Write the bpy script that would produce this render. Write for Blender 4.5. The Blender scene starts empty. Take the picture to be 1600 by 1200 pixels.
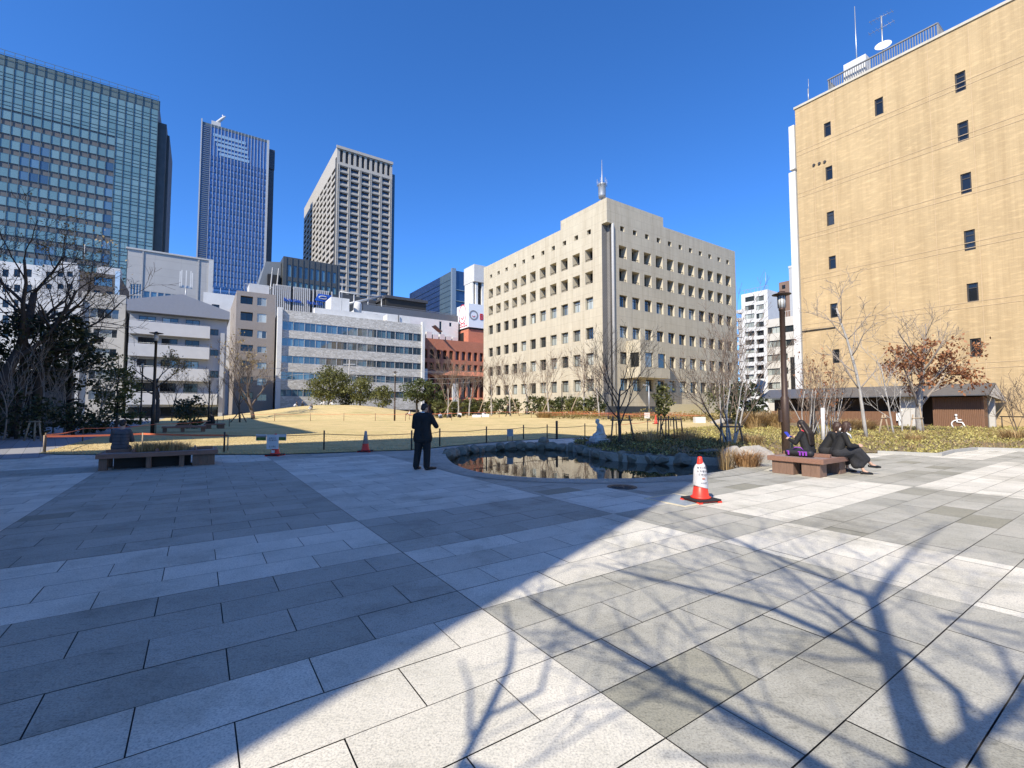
import bpy, bmesh, math, random
from mathutils import Vector, Matrix, noise
R = math.radians
S = bpy.context.scene
COL = S.collection

# ------------------------------------------------------------------ camera, sky, sun
CH = 1.6
PITCH = R(3.02)
FPX = 720.0
cam_d = bpy.data.cameras.new('camera')
cam_d.lens = 36.0 * FPX / 1600.0
cam_d.sensor_width = 36.0
cam_d.clip_start = 0.05
cam_d.clip_end = 6000
cam = bpy.data.objects.new('camera', cam_d)
cam.location = (0, 0, CH)
cam.rotation_euler = (R(90) + PITCH, 0, 0)
COL.objects.link(cam)
S.camera = cam

SUN_EL = R(42)
SUN_AZ = math.atan2(-.555, -.832)
SDIR = Vector((math.sin(SUN_AZ) * math.cos(SUN_EL), math.cos(SUN_AZ) * math.cos(SUN_EL), math.sin(SUN_EL)))
W = bpy.data.worlds.new('World')
S.world = W
W.use_nodes = True
wn = W.node_tree
wn.nodes.clear()
sky = wn.nodes.new('ShaderNodeTexSky')
sky.sky_type = 'NISHITA'
sky.sun_disc = False
sky.sun_elevation = SUN_EL
sky.sun_rotation = SUN_AZ % (2 * math.pi)
sky.altitude = 2500
sky.air_density = 1.0
sky.dust_density = 1.0
sky.ozone_density = 5.0
hs = wn.nodes.new('ShaderNodeHueSaturation')
hs.inputs['Saturation'].default_value = 1.17
tint = wn.nodes.new('ShaderNodeMix'); tint.data_type = 'RGBA'; tint.blend_type = 'MULTIPLY'
tint.inputs[0].default_value = 1.0
tint.inputs[7].default_value = (.84, .98, 1.17, 1)
bg = wn.nodes.new('ShaderNodeBackground')
bg.inputs['Strength'].default_value = 0.12
wo = wn.nodes.new('ShaderNodeOutputWorld')
wn.links.new(sky.outputs[0], hs.inputs['Color'])
wn.links.new(hs.outputs[0], tint.inputs[6]); wn.links.new(tint.outputs[2], bg.inputs[0])
wn.links.new(bg.outputs[0], wo.inputs[0])

sd = bpy.data.lights.new('sun', 'SUN')
sd.energy = 3.6
sd.angle = R(0.53)
sd.color = (1.0, .91, .76)
sun = bpy.data.objects.new('sun', sd)
sun.rotation_euler = SDIR.to_track_quat('Z', 'Y').to_euler()
COL.objects.link(sun)

S.view_settings.view_transform = 'Standard'
S.view_settings.look = 'None'
S.view_settings.exposure = 1.0
S.view_settings.gamma = 1.0
S.cycles.max_bounces = 6
S.cycles.transparent_max_bounces = 6
S.cycles.caustics_reflective = False
S.cycles.caustics_refractive = False

# ------------------------------------------------------------------ geometry of the place
TH = R(34.2)
AX = Vector((math.cos(TH), math.sin(TH), 0))     # along the paving rows and street fronts
BX = Vector((-math.sin(TH), math.cos(TH), 0))
cp_, sp_ = math.cos(PITCH), math.sin(PITCH)

def ray(u, v):
    x = (u - 800) / FPX
    up = (600 - v) / FPX
    return x, cp_ - sp_ * up, sp_ + cp_ * up

def G(u, v, z=0.0):
    x, y, zz = ray(u, v)
    t = (z - CH) / zz
    return Vector((x * t, y * t, z))

def at(u, v, Y):
    x, y, zz = ray(u, v)
    return Vector((x / y * Y, Y, CH + zz / y * Y))

def AB(a, b, z=0.0):
    return AX * a + BX * b + Vector((0, 0, z))

def toAB(p):
    return p.x * AX.x + p.y * AX.y, p.x * BX.x + p.y * BX.y

def along(P, u, d):
    """distance to walk from P along d until the view column u"""
    t = (u - 800) / FPX
    return (t * (P.y * cp_ + (P.z - CH) * sp_) - P.x) / (d.x - t * d.y * cp_)

def sstep(a, b, x):
    t = max(0.0, min(1.0, (x - a) / (b - a)))
    return t * t * (3 - 2 * t)

POND = [(-2.23, 15.69), (-1.81, 13.83), (-1.39, 12.64), (-.8, 11.63), (-.15, 11.08), (.59, 10.7), (1.46, 10.56), (2.2, 10.56),
        (2.94, 10.68), (3.93, 10.98), (4.71, 11.41), (5.26, 11.75), (6.1, 12.5), (7.1, 13.6), (7.3, 14.6), (6.3, 15.2), (5.2, 15.4), (4.3, 15.8), (3.4, 16.8), (3.0, 18.3),
        (2.6, 20.0), (1.6, 21.0), (.3, 20.9), (-1.3, 20.0), (-2.1, 18.4), (-2.35, 16.9)]

def in_poly(x, y, P):
    c = False
    j = len(P) - 1
    for i in range(len(P)):
        xi, yi = P[i]; xj, yj = P[j]
        if (yi > y) != (yj > y) and x < (xj - xi) * (y - yi) / (yj - yi) + xi:
            c = not c
        j = i
    return c

def dist_poly(x, y, P):
    best = 1e9
    j = len(P) - 1
    for i in range(len(P)):
        ax, ay = P[j]; bx, by = P[i]
        dx, dy = bx - ax, by - ay
        t = max(0, min(1, ((x - ax) * dx + (y - ay) * dy) / (dx * dx + dy * dy)))
        best = min(best, math.hypot(x - ax - t * dx, y - ay - t * dy))
        j = i
    return best

def hz(x, y):
    r = math.hypot((x + 31) / 22.0, (y - 82) / (24.0 if y < 82 else 16.0))
    z = 2.15 * (1 - sstep(0.08, 1.0, r))
    z += .75 * sstep(36, 75, y) * sstep(-15, 2, x)
    return z

# ------------------------------------------------------------------ object helpers
def tag(o, label=None, cat=None, group=None, kind=None):
    if label: o['label'] = label
    if cat: o['category'] = cat
    if group: o['group'] = group
    if kind: o['kind'] = kind
    return o

def empty(name, label, cat, loc=(0, 0, 0), rz=0.0, group=None):
    o = bpy.data.objects.new(name, None)
    COL.objects.link(o)
    o.location = loc
    o.rotation_euler = (0, 0, rz)
    o.empty_display_size = .3
    return tag(o, label, cat, group)

def copy_tree(o, parent=None):
    c = o.copy()
    COL.objects.link(c)
    c.parent = parent
    for ch in list(o.children):
        copy_tree(ch, c)
    return c

class MB:
    """collects shapes, builds them as one mesh object"""
    def __init__(s):
        s.V = []; s.F = []; s.M = []; s.S = []; s.T = []
    def add(s, vs, fs, m=0, smooth=False, tone=0.0):
        o = len(s.V)
        s.V.extend([tuple(v) for v in vs])
        for f in fs:
            s.F.append([i + o for i in f]); s.M.append(m); s.S.append(smooth); s.T.append(tone)
        return s
    def quad(s, a, b, c, d, m=0, tone=0.0):
        return s.add([a, b, c, d], [(0, 1, 2, 3)], m, False, tone)
    def box(s, x0, x1, y0, y1, z0, z1, m=0, mat=None, tone=0.0):
        vs = [(x0, y0, z0), (x1, y0, z0), (x1, y1, z0), (x0, y1, z0), (x0, y0, z1), (x1, y0, z1), (x1, y1, z1), (x0, y1, z1)]
        if mat: vs = [mat @ Vector(v) for v in vs]
        return s.add(vs, [(0, 3, 2, 1), (4, 5, 6, 7), (0, 1, 5, 4), (1, 2, 6, 5), (2, 3, 7, 6), (3, 0, 4, 7)], m, False, tone)
    def prism(s, poly, z0, z1, m=0, mat=None):
        n = len(poly)
        vs = [(x, y, z0) for x, y in poly] + [(x, y, z1) for x, y in poly]
        if mat: vs = [mat @ Vector(v) for v in vs]
        fs = [tuple(range(n - 1, -1, -1)), tuple(range(n, 2 * n))]
        fs += [(i, (i + 1) % n, n + (i + 1) % n, n + i) for i in range(n)]
        return s.add(vs, fs, m)
    def tube(s, pts, rad, n=6, m=0, smooth=True, cap=True):
        pts = [Vector(p) for p in pts]
        if not isinstance(rad, (list, tuple)): rad = [rad] * len(pts)
        vs = []
        d0 = (pts[1] - pts[0]).normalized()
        ref = Vector((0, 0, 1)) if abs(d0.z) < .9 else Vector((1, 0, 0))
        u = d0.cross(ref).normalized()
        for i, p in enumerate(pts):
            d = (pts[min(i + 1, len(pts) - 1)] - pts[max(i - 1, 0)])
            if d.length < 1e-9: d = d0
            d.normalize()
            u = (u - d * u.dot(d))
            if u.length < 1e-6: u = d.orthogonal()
            u.normalize()
            w = d.cross(u)
            for k in range(n):
                a = 2 * math.pi * k / n
                vs.append(p + (u * math.cos(a) + w * math.sin(a)) * rad[i])
        fs = []
        for i in range(len(pts) - 1):
            for k in range(n):
                k2 = (k + 1) % n
                fs.append((i * n + k, i * n + k2, (i + 1) * n + k2, (i + 1) * n + k))
        s.add(vs, fs, m, smooth)
        if cap:
            o = len(s.V) - len(vs)
            s.F.append([o + k for k in range(n - 1, -1, -1)]); s.M.append(m); s.S.append(False); s.T.append(0)
            e = o + (len(pts) - 1) * n
            s.F.append([e + k for k in range(n)]); s.M.append(m); s.S.append(False); s.T.append(0)
        return s
    def lathe(s, prof, n=16, c=(0, 0, 0), m=0, smooth=True):
        vs = []
        for r, z in prof:
            for k in range(n):
                a = 2 * math.pi * k / n
                vs.append((c[0] + r * math.cos(a), c[1] + r * math.sin(a), c[2] + z))
        fs = []
        for i in range(len(prof) - 1):
            for k in range(n):
                k2 = (k + 1) % n
                fs.append((i * n + k, i * n + k2, (i + 1) * n + k2, (i + 1) * n + k))
        fs.append(tuple(range(n - 1, -1, -1)))
        fs.append(tuple((len(prof) - 1) * n + k for k in range(n)))
        return s.add(vs, fs, m, smooth)
    def ball(s, c, r, m=0, nu=12, nv=8, rough=0.0, seed=0, mat=None):
        rx, ry, rz = r if isinstance(r, (tuple, list)) else (r, r, r)
        vs = []
        for i in range(nv + 1):
            t = math.pi * i / nv
            for k in range(nu):
                a = 2 * math.pi * k / nu
                d = Vector((math.sin(t) * math.cos(a), math.sin(t) * math.sin(a), math.cos(t)))
                q = 1.0
                if rough: q += rough * noise.noise(d * 1.7 + Vector((seed * 7.1, seed * 3.3, seed)))
                v = Vector((d.x * rx * q, d.y * ry * q, d.z * rz * q))
                if mat: v = mat @ v
                vs.append(v + Vector(c))
        fs = []
        for i in range(nv):
            for k in range(nu):
                k2 = (k + 1) % nu
                fs.append((i * nu + k, (i + 1) * nu + k, (i + 1) * nu + k2, i * nu + k2))
        return s.add(vs, fs, m, True)
    def mesh(s, name, mats, tone=False):
        me = bpy.data.meshes.new(name)
        me.from_pydata(s.V, [], s.F)
        for m in (mats if isinstance(mats, (list, tuple)) else [mats]):
            me.materials.append(m)
        me.polygons.foreach_set('material_index', s.M)
        me.polygons.foreach_set('use_smooth', s.S)
        if tone:
            at_ = me.attributes.new('tone', 'FLOAT', 'FACE')
            at_.data.foreach_set('value', s.T)
        me.update()
        return me
    def build(s, name, mats, parent=None, loc=(0, 0, 0), rz=0.0, tone=False, bevel=0.0):
        me = s.mesh(name, mats, tone)
        return link(name, me, parent, loc, rz, bevel)

def link(name, me, parent=None, loc=(0, 0, 0), rz=0.0, bevel=0.0):
    o = bpy.data.objects.new(name, me)
    COL.objects.link(o)
    o.location = loc
    o.rotation_euler = (0, 0, rz)
    if parent: o.parent = parent
    if bevel:
        md = o.modifiers.new('bevel', 'BEVEL')
        md.width = bevel; md.segments = 2; md.limit_method = 'ANGLE'; md.angle_limit = R(40)
    return o

# ------------------------------------------------------------------ materials
def nt(name):
    m = bpy.data.materials.new(name)
    m.use_nodes = True
    n = m.node_tree
    b = n.nodes['Principled BSDF']
    return m, n, b

def nd(n, t, **kw):
    x = n.nodes.new(t)
    for k, v in kw.items():
        if k in x.inputs: x.inputs[k].default_value = v
        else: setattr(x, k, v)
    return x

def rgba(c): return (c[0], c[1], c[2], 1.0)

def mix(n, fac, a, b, mode='MIX'):
    x = n.nodes.new('ShaderNodeMix')
    x.data_type = 'RGBA'; x.blend_type = mode
    for sock, val in ((x.inputs[0], fac), (x.inputs[6], a), (x.inputs[7], b)):
        if hasattr(val, 'is_linked'): n.links.new(val, sock)
        elif isinstance(val, (int, float)): sock.default_value = val
        else: sock.default_value = rgba(val)
    return x.outputs[2]

def mth(n, op, a, b=None, c=None):
    x = n.nodes.new('ShaderNodeMath'); x.operation = op
    for i, val in enumerate((a, b, c)):
        if val is None: continue
        if hasattr(val, 'is_linked'): n.links.new(val, x.inputs[i])
        else: x.inputs[i].default_value = val
    return x.outputs[0]

def ramp(n, fac, stops):
    x = n.nodes.new('ShaderNodeValToRGB')
    e = x.color_ramp.elements
    while len(e) < len(stops): e.new(.5)
    for i, (p, c) in enumerate(stops):
        e[i].position = p; e[i].color = rgba(c)
    n.links.new(fac, x.inputs[0])
    return x.outputs[0]

def noise_n(n, vec, scale, detail=4, rough=.6):
    x = nd(n, 'ShaderNodeTexNoise', Scale=scale, Detail=detail, Roughness=rough)
    n.links.new(vec, x.inputs['Vector'])
    return x.outputs['Fac']

def ocoord(n):
    return n.nodes.new('ShaderNodeTexCoord').outputs['Object']

def M(name, col, rough=.8, var=.15, scale=3.0, bump=0.0, bscale=None, metal=0.0, big=0.0, bigscale=.15, ior=1.45, stretch=None, rnd=0.0, coat=0.0):
    m, n, b = nt(name)
    co = ocoord(n)
    if stretch:
        mp = nd(n, 'ShaderNodeMapping'); mp.inputs['Scale'].default_value = stretch
        n.links.new(co, mp.inputs[0]); co = mp.outputs[0]
    f = noise_n(n, co, scale)
    c = ramp(n, f, [(.25, [x * (1 - var) for x in col]), (.75, [min(1, x * (1 + var)) for x in col])])
    if big:
        g = noise_n(n, co, bigscale, 3)
        c = mix(n, 1.0, c, ramp(n, g, [(.3, (1 - big,) * 3), (.7, (1.0,) * 3)]), 'MULTIPLY')
    if rnd:
        oi = n.nodes.new('ShaderNodeObjectInfo')
        c = mix(n, 1.0, c, ramp(n, oi.outputs['Random'], [(0, (1 - rnd,) * 3), (1, (1,) * 3)]), 'MULTIPLY')
    n.links.new(c, b.inputs['Base Color'])
    b.inputs['Roughness'].default_value = rough
    b.inputs['Metallic'].default_value = metal
    b.inputs['IOR'].default_value = ior
    if bump:
        bf = noise_n(n, co, bscale or scale * 4, 6)
        bp = nd(n, 'ShaderNodeBump', Strength=bump, Distance=.02)
        n.links.new(bf, bp.inputs['Height'])
        n.links.new(bp.outputs[0], b.inputs['Normal'])
    return m

def glass(name, dark, light, thr=.5, rough=.04, ior=1.9, metal=0.0, tint=None):
    """window pane: dark room or pale blind per window, glossy"""
    m, n, b = nt(name)
    oi = n.nodes.new('ShaderNodeObjectInfo')
    gi = n.nodes.new('ShaderNodeNewGeometry')
    rr = mth(n, 'FRACT', mth(n, 'ADD', oi.outputs['Random'], mth(n, 'MULTIPLY', gi.outputs['Random Per Island'], 3.7)))
    c = ramp(n, rr, [(max(0, thr - .12), dark), (min(1, thr + .12), [(x + y) / 2 for x, y in zip(dark, light)]), (1, light)])
    n.links.new(c, b.inputs['Base Color'])
    b.inputs['Roughness'].default_value = rough
    b.inputs['IOR'].default_value = ior
    b.inputs['Metallic'].default_value = metal
    f = noise_n(n, ocoord(n), .6, 2)
    bp = nd(n, 'ShaderNodeBump', Strength=.03, Distance=.05)
    n.links.new(f, bp.inputs['Height']); n.links.new(bp.outputs[0], b.inputs['Normal'])
    return m

def brick(name, c1, c2, mortar, bw, bh, rough=.85, var=.12, streak=0.0, ms=.01, dist=0.0, bump=.3, lines=None):
    m, n, b = nt(name)
    co = ocoord(n)
    sx = nd(n, 'ShaderNodeSeparateXYZ'); n.links.new(co, sx.inputs[0])
    cx = nd(n, 'ShaderNodeCombineXYZ')
    n.links.new(mth(n, 'ADD', sx.outputs[0], sx.outputs[1]), cx.inputs[0]); n.links.new(sx.outputs[2], cx.inputs[1])
    v = cx.outputs[0]
    t = nd(n, 'ShaderNodeTexBrick', Scale=1.0)
    t.inputs['Color1'].default_value = rgba(c1); t.inputs['Color2'].default_value = rgba(c2); t.inputs['Mortar'].default_value = rgba(mortar)
    t.inputs['Mortar Size'].default_value = ms; t.inputs['Brick Width'].default_value = bw; t.inputs['Row Height'].default_value = bh
    n.links.new(v, t.inputs['Vector'])
    f = noise_n(n, v, .35, 5)
    c = mix(n, 1.0, t.outputs['Color'], ramp(n, f, [(.3, (1 - var,) * 3), (.7, (1 + 0 * var,) * 3)]), 'MULTIPLY')
    if streak:
        mp = nd(n, 'ShaderNodeMapping'); mp.inputs['Scale'].default_value = (1.1, 5.0, 1); mp.inputs['Rotation'].default_value = (0, 0, .0)
        n.links.new(v, mp.inputs[0])
        g = noise_n(n, mp.outputs[0], .9, 6, .7)
        c = mix(n, ramp(n, g, [(.50, (0,) * 3), (.66, (streak,) * 3)]), c, [min(1, x * 1.45) for x in c1])
        mp2 = nd(n, 'ShaderNodeMapping'); mp2.inputs['Scale'].default_value = (1.6, .06, 1)
        n.links.new(v, mp2.inputs[0])
        g2 = noise_n(n, mp2.outputs[0], 1.0, 5, .7)
        c = mix(n, 1.0, c, ramp(n, g2, [(.33, (.84, .82, .79)), (.58, (1,) * 3)]), 'MULTIPLY')
    n.links.new(c, b.inputs['Base Color'])
    b.inputs['Roughness'].default_value = rough
    if bump:
        bp = nd(n, 'ShaderNodeBump', Strength=bump, Distance=.012)
        n.links.new(t.outputs['Fac'], bp.inputs['Height']); bp.invert = True
        n.links.new(bp.outputs[0], b.inputs['Normal'])
    return m
# ------------------------------------------------------------------ setting: ground, paving, lawn, pond
rng = random.Random(7)

def smooth_closed(P, n=6):
    out = []
    N = len(P)
    for i in range(N):
        p0, p1, p2, p3 = [Vector(P[(i + j - 1) % N]) for j in range(4)]
        for k in range(n):
            t = k / n
            q = .5 * ((2 * p1) + (-p0 + p2) * t + (2 * p0 - 5 * p1 + 4 * p2 - p3) * t * t + (-p0 + 3 * p1 - 3 * p2 + p3) * t ** 3)
            out.append((q.x, q.y))
    return out

POND_S = smooth_closed(POND, 6)

def area(name, poly, step, zf, mat, parent=None):
    bm = bmesh.new()
    f = bm.faces.new([bm.verts.new((x, y, 0)) for x, y in poly])
    bmesh.ops.triangulate(bm, faces=[f])
    xs = [p[0] for p in poly]; ys = [p[1] for p in poly]
    for ax, lo, hi in ((0, min(xs), max(xs)), (1, min(ys), max(ys))):
        k = math.ceil(lo / step) * step
        while k < hi:
            co = (k, 0, 0) if ax == 0 else (0, k, 0)
            no = (1, 0, 0) if ax == 0 else (0, 1, 0)
            bmesh.ops.bisect_plane(bm, geom=bm.verts[:] + bm.edges[:] + bm.faces[:], dist=1e-5, plane_co=co, plane_no=no)
            k += step
    for v in bm.verts:
        v.co.z = zf(v.co.x, v.co.y)
    for q in bm.faces:
        q.normal_update()
        if q.normal.z < 0: q.normal_flip()
        q.smooth = True
    me = bpy.data.meshes.new(name)
    bm.to_mesh(me); bm.free()
    me.materials.append(mat)
    return link(name, me, parent)

def frange(a, b, s):
    n = int(round((b - a) / s))
    return [a + i * s for i in range(n + 1)]

# base ground reaching the horizon, with the basin of the pond
m_asph = M('asphalt_ground', (.09, .085, .08), .9, .2, .8, bump=.2)
gx = [-4000, -1500, -700, -350, -200, -140] + frange(-110, -6, 4) + frange(-5.6, 10, .3) + frange(12, 110, 4) + [140, 200, 350, 700, 1500, 4000]
gy = [-3000, -1000, -300, -100] + frange(-60, 6, 4) + frange(9, 23.1, .3) + frange(25, 121, 4) + [140, 170, 220, 300, 450, 800, 1600, 4500]
gb = MB()
def base_z(x, y):
    z = hz(x, y) - .03
    if -5 < x < 10 and 8 < y < 24:
        if in_poly(x, y, POND_S) or dist_poly(x, y, POND_S) < .45: z = -.75
    return z
nx_ = len(gx)
gb.add([(x, y, base_z(x, y)) for y in gy for x in gx],
       [(j * nx_ + i, j * nx_ + i + 1, (j + 1) * nx_ + i + 1, (j + 1) * nx_ + i) for j in range(len(gy) - 1) for i in range(nx_ - 1)], 0, False)
tag(gb.build('ground', m_asph), kind='structure')

# granite paving: half-bond slabs in light and dark bands
def paving_mat():
    m, n, b = nt('granite_paving')
    co = ocoord(n)
    at_ = nd(n, 'ShaderNodeAttribute', attribute_name='tone')
    tone = at_.outputs['Fac']
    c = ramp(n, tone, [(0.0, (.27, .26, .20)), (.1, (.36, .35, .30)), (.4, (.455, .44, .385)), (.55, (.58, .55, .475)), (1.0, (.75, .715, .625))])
    fine = noise_n(n, co, 85, 3, .7)
    mid = noise_n(n, co, 22, 5, .7)
    lo = noise_n(n, co, 1.1, 5, .65)
    c = mix(n, 1.0, c, ramp(n, fine, [(.36, (.66,) * 3), (.47, (.93,) * 3), (.62, (1.1, 1.1, 1.08))]), 'MULTIPLY')
    c = mix(n, 1.0, c, ramp(n, mid, [(.28, (.72, .73, .74)), (.46, (1,) * 3)]), 'MULTIPLY')
    c = mix(n, 1.0, c, ramp(n, lo, [(.3, (.84, .85, .84)), (.62, (1.04, 1.03, 1.01))]), 'MULTIPLY')
    mpd = nd(n, 'ShaderNodeMapping'); mpd.inputs['Rotation'].default_value = (0, 0, -TH); mpd.inputs['Scale'].default_value = (9, 34, 1)
    n.links.new(co, mpd.inputs[0])
    dash = ramp(n, noise_n(n, mpd.outputs[0], 1.0, 3, .6), [(.60, (1,) * 3), (.70, (.74, .74, .73))])
    c = mix(n, ramp(n, tone, [(.42, (1,) * 3), (.5, (.25,) * 3)]), c, mix(n, 1.0, c, dash, 'MULTIPLY'))
    vo = nd(n, 'ShaderNodeTexVoronoi', Scale=1.9); n.links.new(co, vo.inputs['Vector'])
    c = mix(n, 1.0, c, ramp(n, vo.outputs['Distance'], [(.016, (.72, .71, .69)), (.026, (1,) * 3)]), 'MULTIPLY')
    st_ = noise_n(n, co, .55, 7, .72)
    c = mix(n, 1.0, c, ramp(n, st_, [(.36, (.80, .79, .76)), (.47, (.97, .97, .96)), (.6, (1,) * 3)]), 'MULTIPLY')
    n.links.new(c, b.inputs['Base Color'])
    b.inputs['Roughness'].default_value = .72
    bp = nd(n, 'ShaderNodeBump', Strength=.25, Distance=.004)
    n.links.new(fine, bp.inputs['Height']); n.links.new(bp.outputs[0], b.inputs['Normal'])
    return m
m_pave = paving_mat()
STRIPS = [-40, -20.6, -14.4, -8.1, -2.08, 1.925, 5.255, 6.89, 12.13, 20.05, 25.3, 32, 45]
ROW = .4363
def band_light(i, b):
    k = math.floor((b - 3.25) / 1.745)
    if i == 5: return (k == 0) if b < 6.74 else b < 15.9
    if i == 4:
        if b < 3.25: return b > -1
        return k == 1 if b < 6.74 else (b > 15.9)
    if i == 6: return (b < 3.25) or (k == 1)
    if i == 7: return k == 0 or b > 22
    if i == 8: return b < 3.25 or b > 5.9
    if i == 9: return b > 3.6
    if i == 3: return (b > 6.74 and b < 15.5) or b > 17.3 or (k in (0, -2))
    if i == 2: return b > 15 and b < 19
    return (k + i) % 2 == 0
pv = MB()
HB = .433
def slab(a0, a1, b0, b1, tone):
    g = .0036
    P = [(a0 + g, b0 + g), (a1 - g, b0 + g), (a1 - g, b1 - g), (a0 + g, b1 - g)]
    X = [AB(a, b) for a, b in P]
    cx = sum(p.x for p in X) / 4; cy = sum(p.y for p in X) / 4
    if -5 < cx < 10 and 8 < cy < 24:
        ins = [in_poly(p.x, p.y, POND_S) for p in X]
        if all(ins): return
        if any(ins) or dist_poly(cx, cy, POND_S) < .6:
            na, nb = max(1, int((a1 - a0) / .09)), max(1, int((b1 - b0) / .09))
            for i in range(na):
                for j in range(nb):
                    q = [AB(a0 + (a1 - a0) * (i + di) / na, b0 + (b1 - b0) * (j + dj) / nb) for di, dj in ((0, 0), (1, 0), (1, 1), (0, 1))]
                    if not any(in_poly(p.x, p.y, POND_S) for p in q):
                        pv.add(q, [(0, 1, 2, 3)], 0, False, tone)
            return
    dz = rng.uniform(-.0012, .0012)
    pv.add([(p.x, p.y, dz) for p in X], [(0, 1, 2, 3)], 0, False, tone)
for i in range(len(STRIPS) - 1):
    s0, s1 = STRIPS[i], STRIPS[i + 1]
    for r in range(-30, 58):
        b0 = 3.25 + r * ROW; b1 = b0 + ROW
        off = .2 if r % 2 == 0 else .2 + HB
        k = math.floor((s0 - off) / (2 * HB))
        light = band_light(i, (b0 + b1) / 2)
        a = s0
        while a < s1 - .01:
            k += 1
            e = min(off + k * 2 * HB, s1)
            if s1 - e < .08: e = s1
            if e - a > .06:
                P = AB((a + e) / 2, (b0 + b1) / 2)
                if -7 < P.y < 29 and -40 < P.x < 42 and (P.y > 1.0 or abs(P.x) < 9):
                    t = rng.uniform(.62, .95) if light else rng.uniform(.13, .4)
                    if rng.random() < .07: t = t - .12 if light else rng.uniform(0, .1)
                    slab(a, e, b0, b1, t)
                a = e
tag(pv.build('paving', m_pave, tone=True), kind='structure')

# pond: stone setts round the front edge, wall, water
def offset(P, d):
    out = []
    N = len(P)
    for i in range(N):
        t = Vector(P[(i + 1) % N]) - Vector(P[i - 1])
        nrm = Vector((t.y, -t.x)).normalized()
        out.append((P[i][0] + nrm.x * d, P[i][1] + nrm.y * d))
    return out
area_s = sum(POND_S[i - 1][0] * POND_S[i][1] - POND_S[i][0] * POND_S[i - 1][1] for i in range(len(POND_S)))
SG = 1 if area_s > 0 else -1
kb = MB()
o0 = offset(POND_S, 0.0); o1 = offset(POND_S, .62 * SG)
N = len(POND_S)
for i in range(N):
    j = (i + 1) % N
    kb.add([(o0[i][0], o0[i][1], .005), (o0[j][0], o0[j][1], .005), (o1[j][0], o1[j][1], .004), (o1[i][0], o1[i][1], .004)], [(0, 1, 2, 3) if SG < 0 else (3, 2, 1, 0)], 0, False, .2)
    kb.add([(o0[i][0], o0[i][1], .005), (o0[j][0], o0[j][1], .005), (o0[j][0], o0[j][1], -.7), (o0[i][0], o0[i][1], -.7)], [(0, 1, 2, 3)], 0, False, .15)
fine = smooth_closed(POND, 22)
for row in range(5):
    w0 = .02 + row * .12; w1 = w0 + .105
    q0 = offset(fine, w0 * SG); q1 = offset(fine, w1 * SG)
    st = 2
    for i in range(0, len(fine) - st, st):
        if fine[i][1] > 17.5 and fine[i][0] > -1.5 or fine[i][0] > 6.9: continue
        f0 = Vector(q0[i]).lerp(Vector(q0[i + st]), .04); f1 = Vector(q0[i]).lerp(Vector(q0[i + st]), .93)
        g0 = Vector(q1[i]).lerp(Vector(q1[i + st]), .04); g1 = Vector(q1[i]).lerp(Vector(q1[i + st]), .93)
        kb.add([(f0.x, f0.y, .009), (f1.x, f1.y, .009), (g1.x, g1.y, .009), (g0.x, g0.y, .009)], [(0, 1, 2, 3) if SG < 0 else (3, 2, 1, 0)], 0, False, rng.uniform(.28, .5) if row < 4 else rng.uniform(.2, .34))
ko = kb.build('pond_edge', m_pave, tone=True)
tag(ko, kind='structure')
mw, wnod, wb = nt('pond_water')
wb.inputs['Base Color'].default_value = (.012, .014, .01, 1)
wb.inputs['Roughness'].default_value = .015
wb.inputs['IOR'].default_value = 1.5
wf = noise_n(wnod, ocoord(wnod), 3.2, 2)
wbp = nd(wnod, 'ShaderNodeBump', Strength=.018, Distance=.05)
wnod.links.new(wf, wbp.inputs['Height']); wnod.links.new(wbp.outputs[0], wb.inputs['Normal'])
tag(area('pond_water', offset(POND_S, .04 * SG), 2.0, lambda x, y: -.26, mw), kind='structure')

# lawn with the low mound
def lawn_mat():
    m, n, b = nt('dry_lawn')
    co = ocoord(n)
    c = ramp(n, noise_n(n, co, 9, 8, .75), [(.3, (.42, .33, .15)), (.5, (.61, .475, .24)), (.7, (.72, .58, .315))])
    g = noise_n(n, co, .22, 5, .6)
    c = mix(n, ramp(n, g, [(.46, (0,) * 3), (.68, (.5,) * 3)]), c, (.36, .33, .14))
    mp = nd(n, 'ShaderNodeMapping'); mp.inputs['Scale'].default_value = (.35, 1.6, 1)
    n.links.new(co, mp.inputs[0])
    s = noise_n(n, mp.outputs[0], 1.6, 6, .7)
    c = mix(n, 1.0, c, ramp(n, s, [(.32, (.68, .66, .60)), (.56, (1.04,) * 3)]), 'MULTIPLY')
    n.links.new(c, b.inputs['Base Color'])
    b.inputs['Roughness'].default_value = .95
    b.inputs['Specular IOR Level'].default_value = .1
    bp = nd(n, 'ShaderNodeBump', Strength=.7, Distance=.05)
    n.links.new(noise_n(n, co, 30, 5, .8), bp.inputs['Height']); n.links.new(bp.outputs[0], b.inputs['Normal'])
    return m
m_lawn = lawn_mat()
LAWN = [(-16.6, 16.25), (-15.4, 15.98), (-8.0, 15.95), (-5.0, 17.2), (-3.9, 17.6), (-2.9, 19.0), (-1.3, 21.3), (1.6, 24.0), (4.5, 25.4), (7.5, 27.5), (10, 31), (14, 36),
        (20, 44), (34, 70), (40, 98), (-72.0, 98.5)]
tag(area('lawn', LAWN, 2.0, lambda x, y: hz(x, y) + .03, m_lawn), kind='structure')
m_blade = M('dry_grass_blade', (.56, .45, .23), .9, .3, 2.0)
gl = MB()
k = 0
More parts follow.
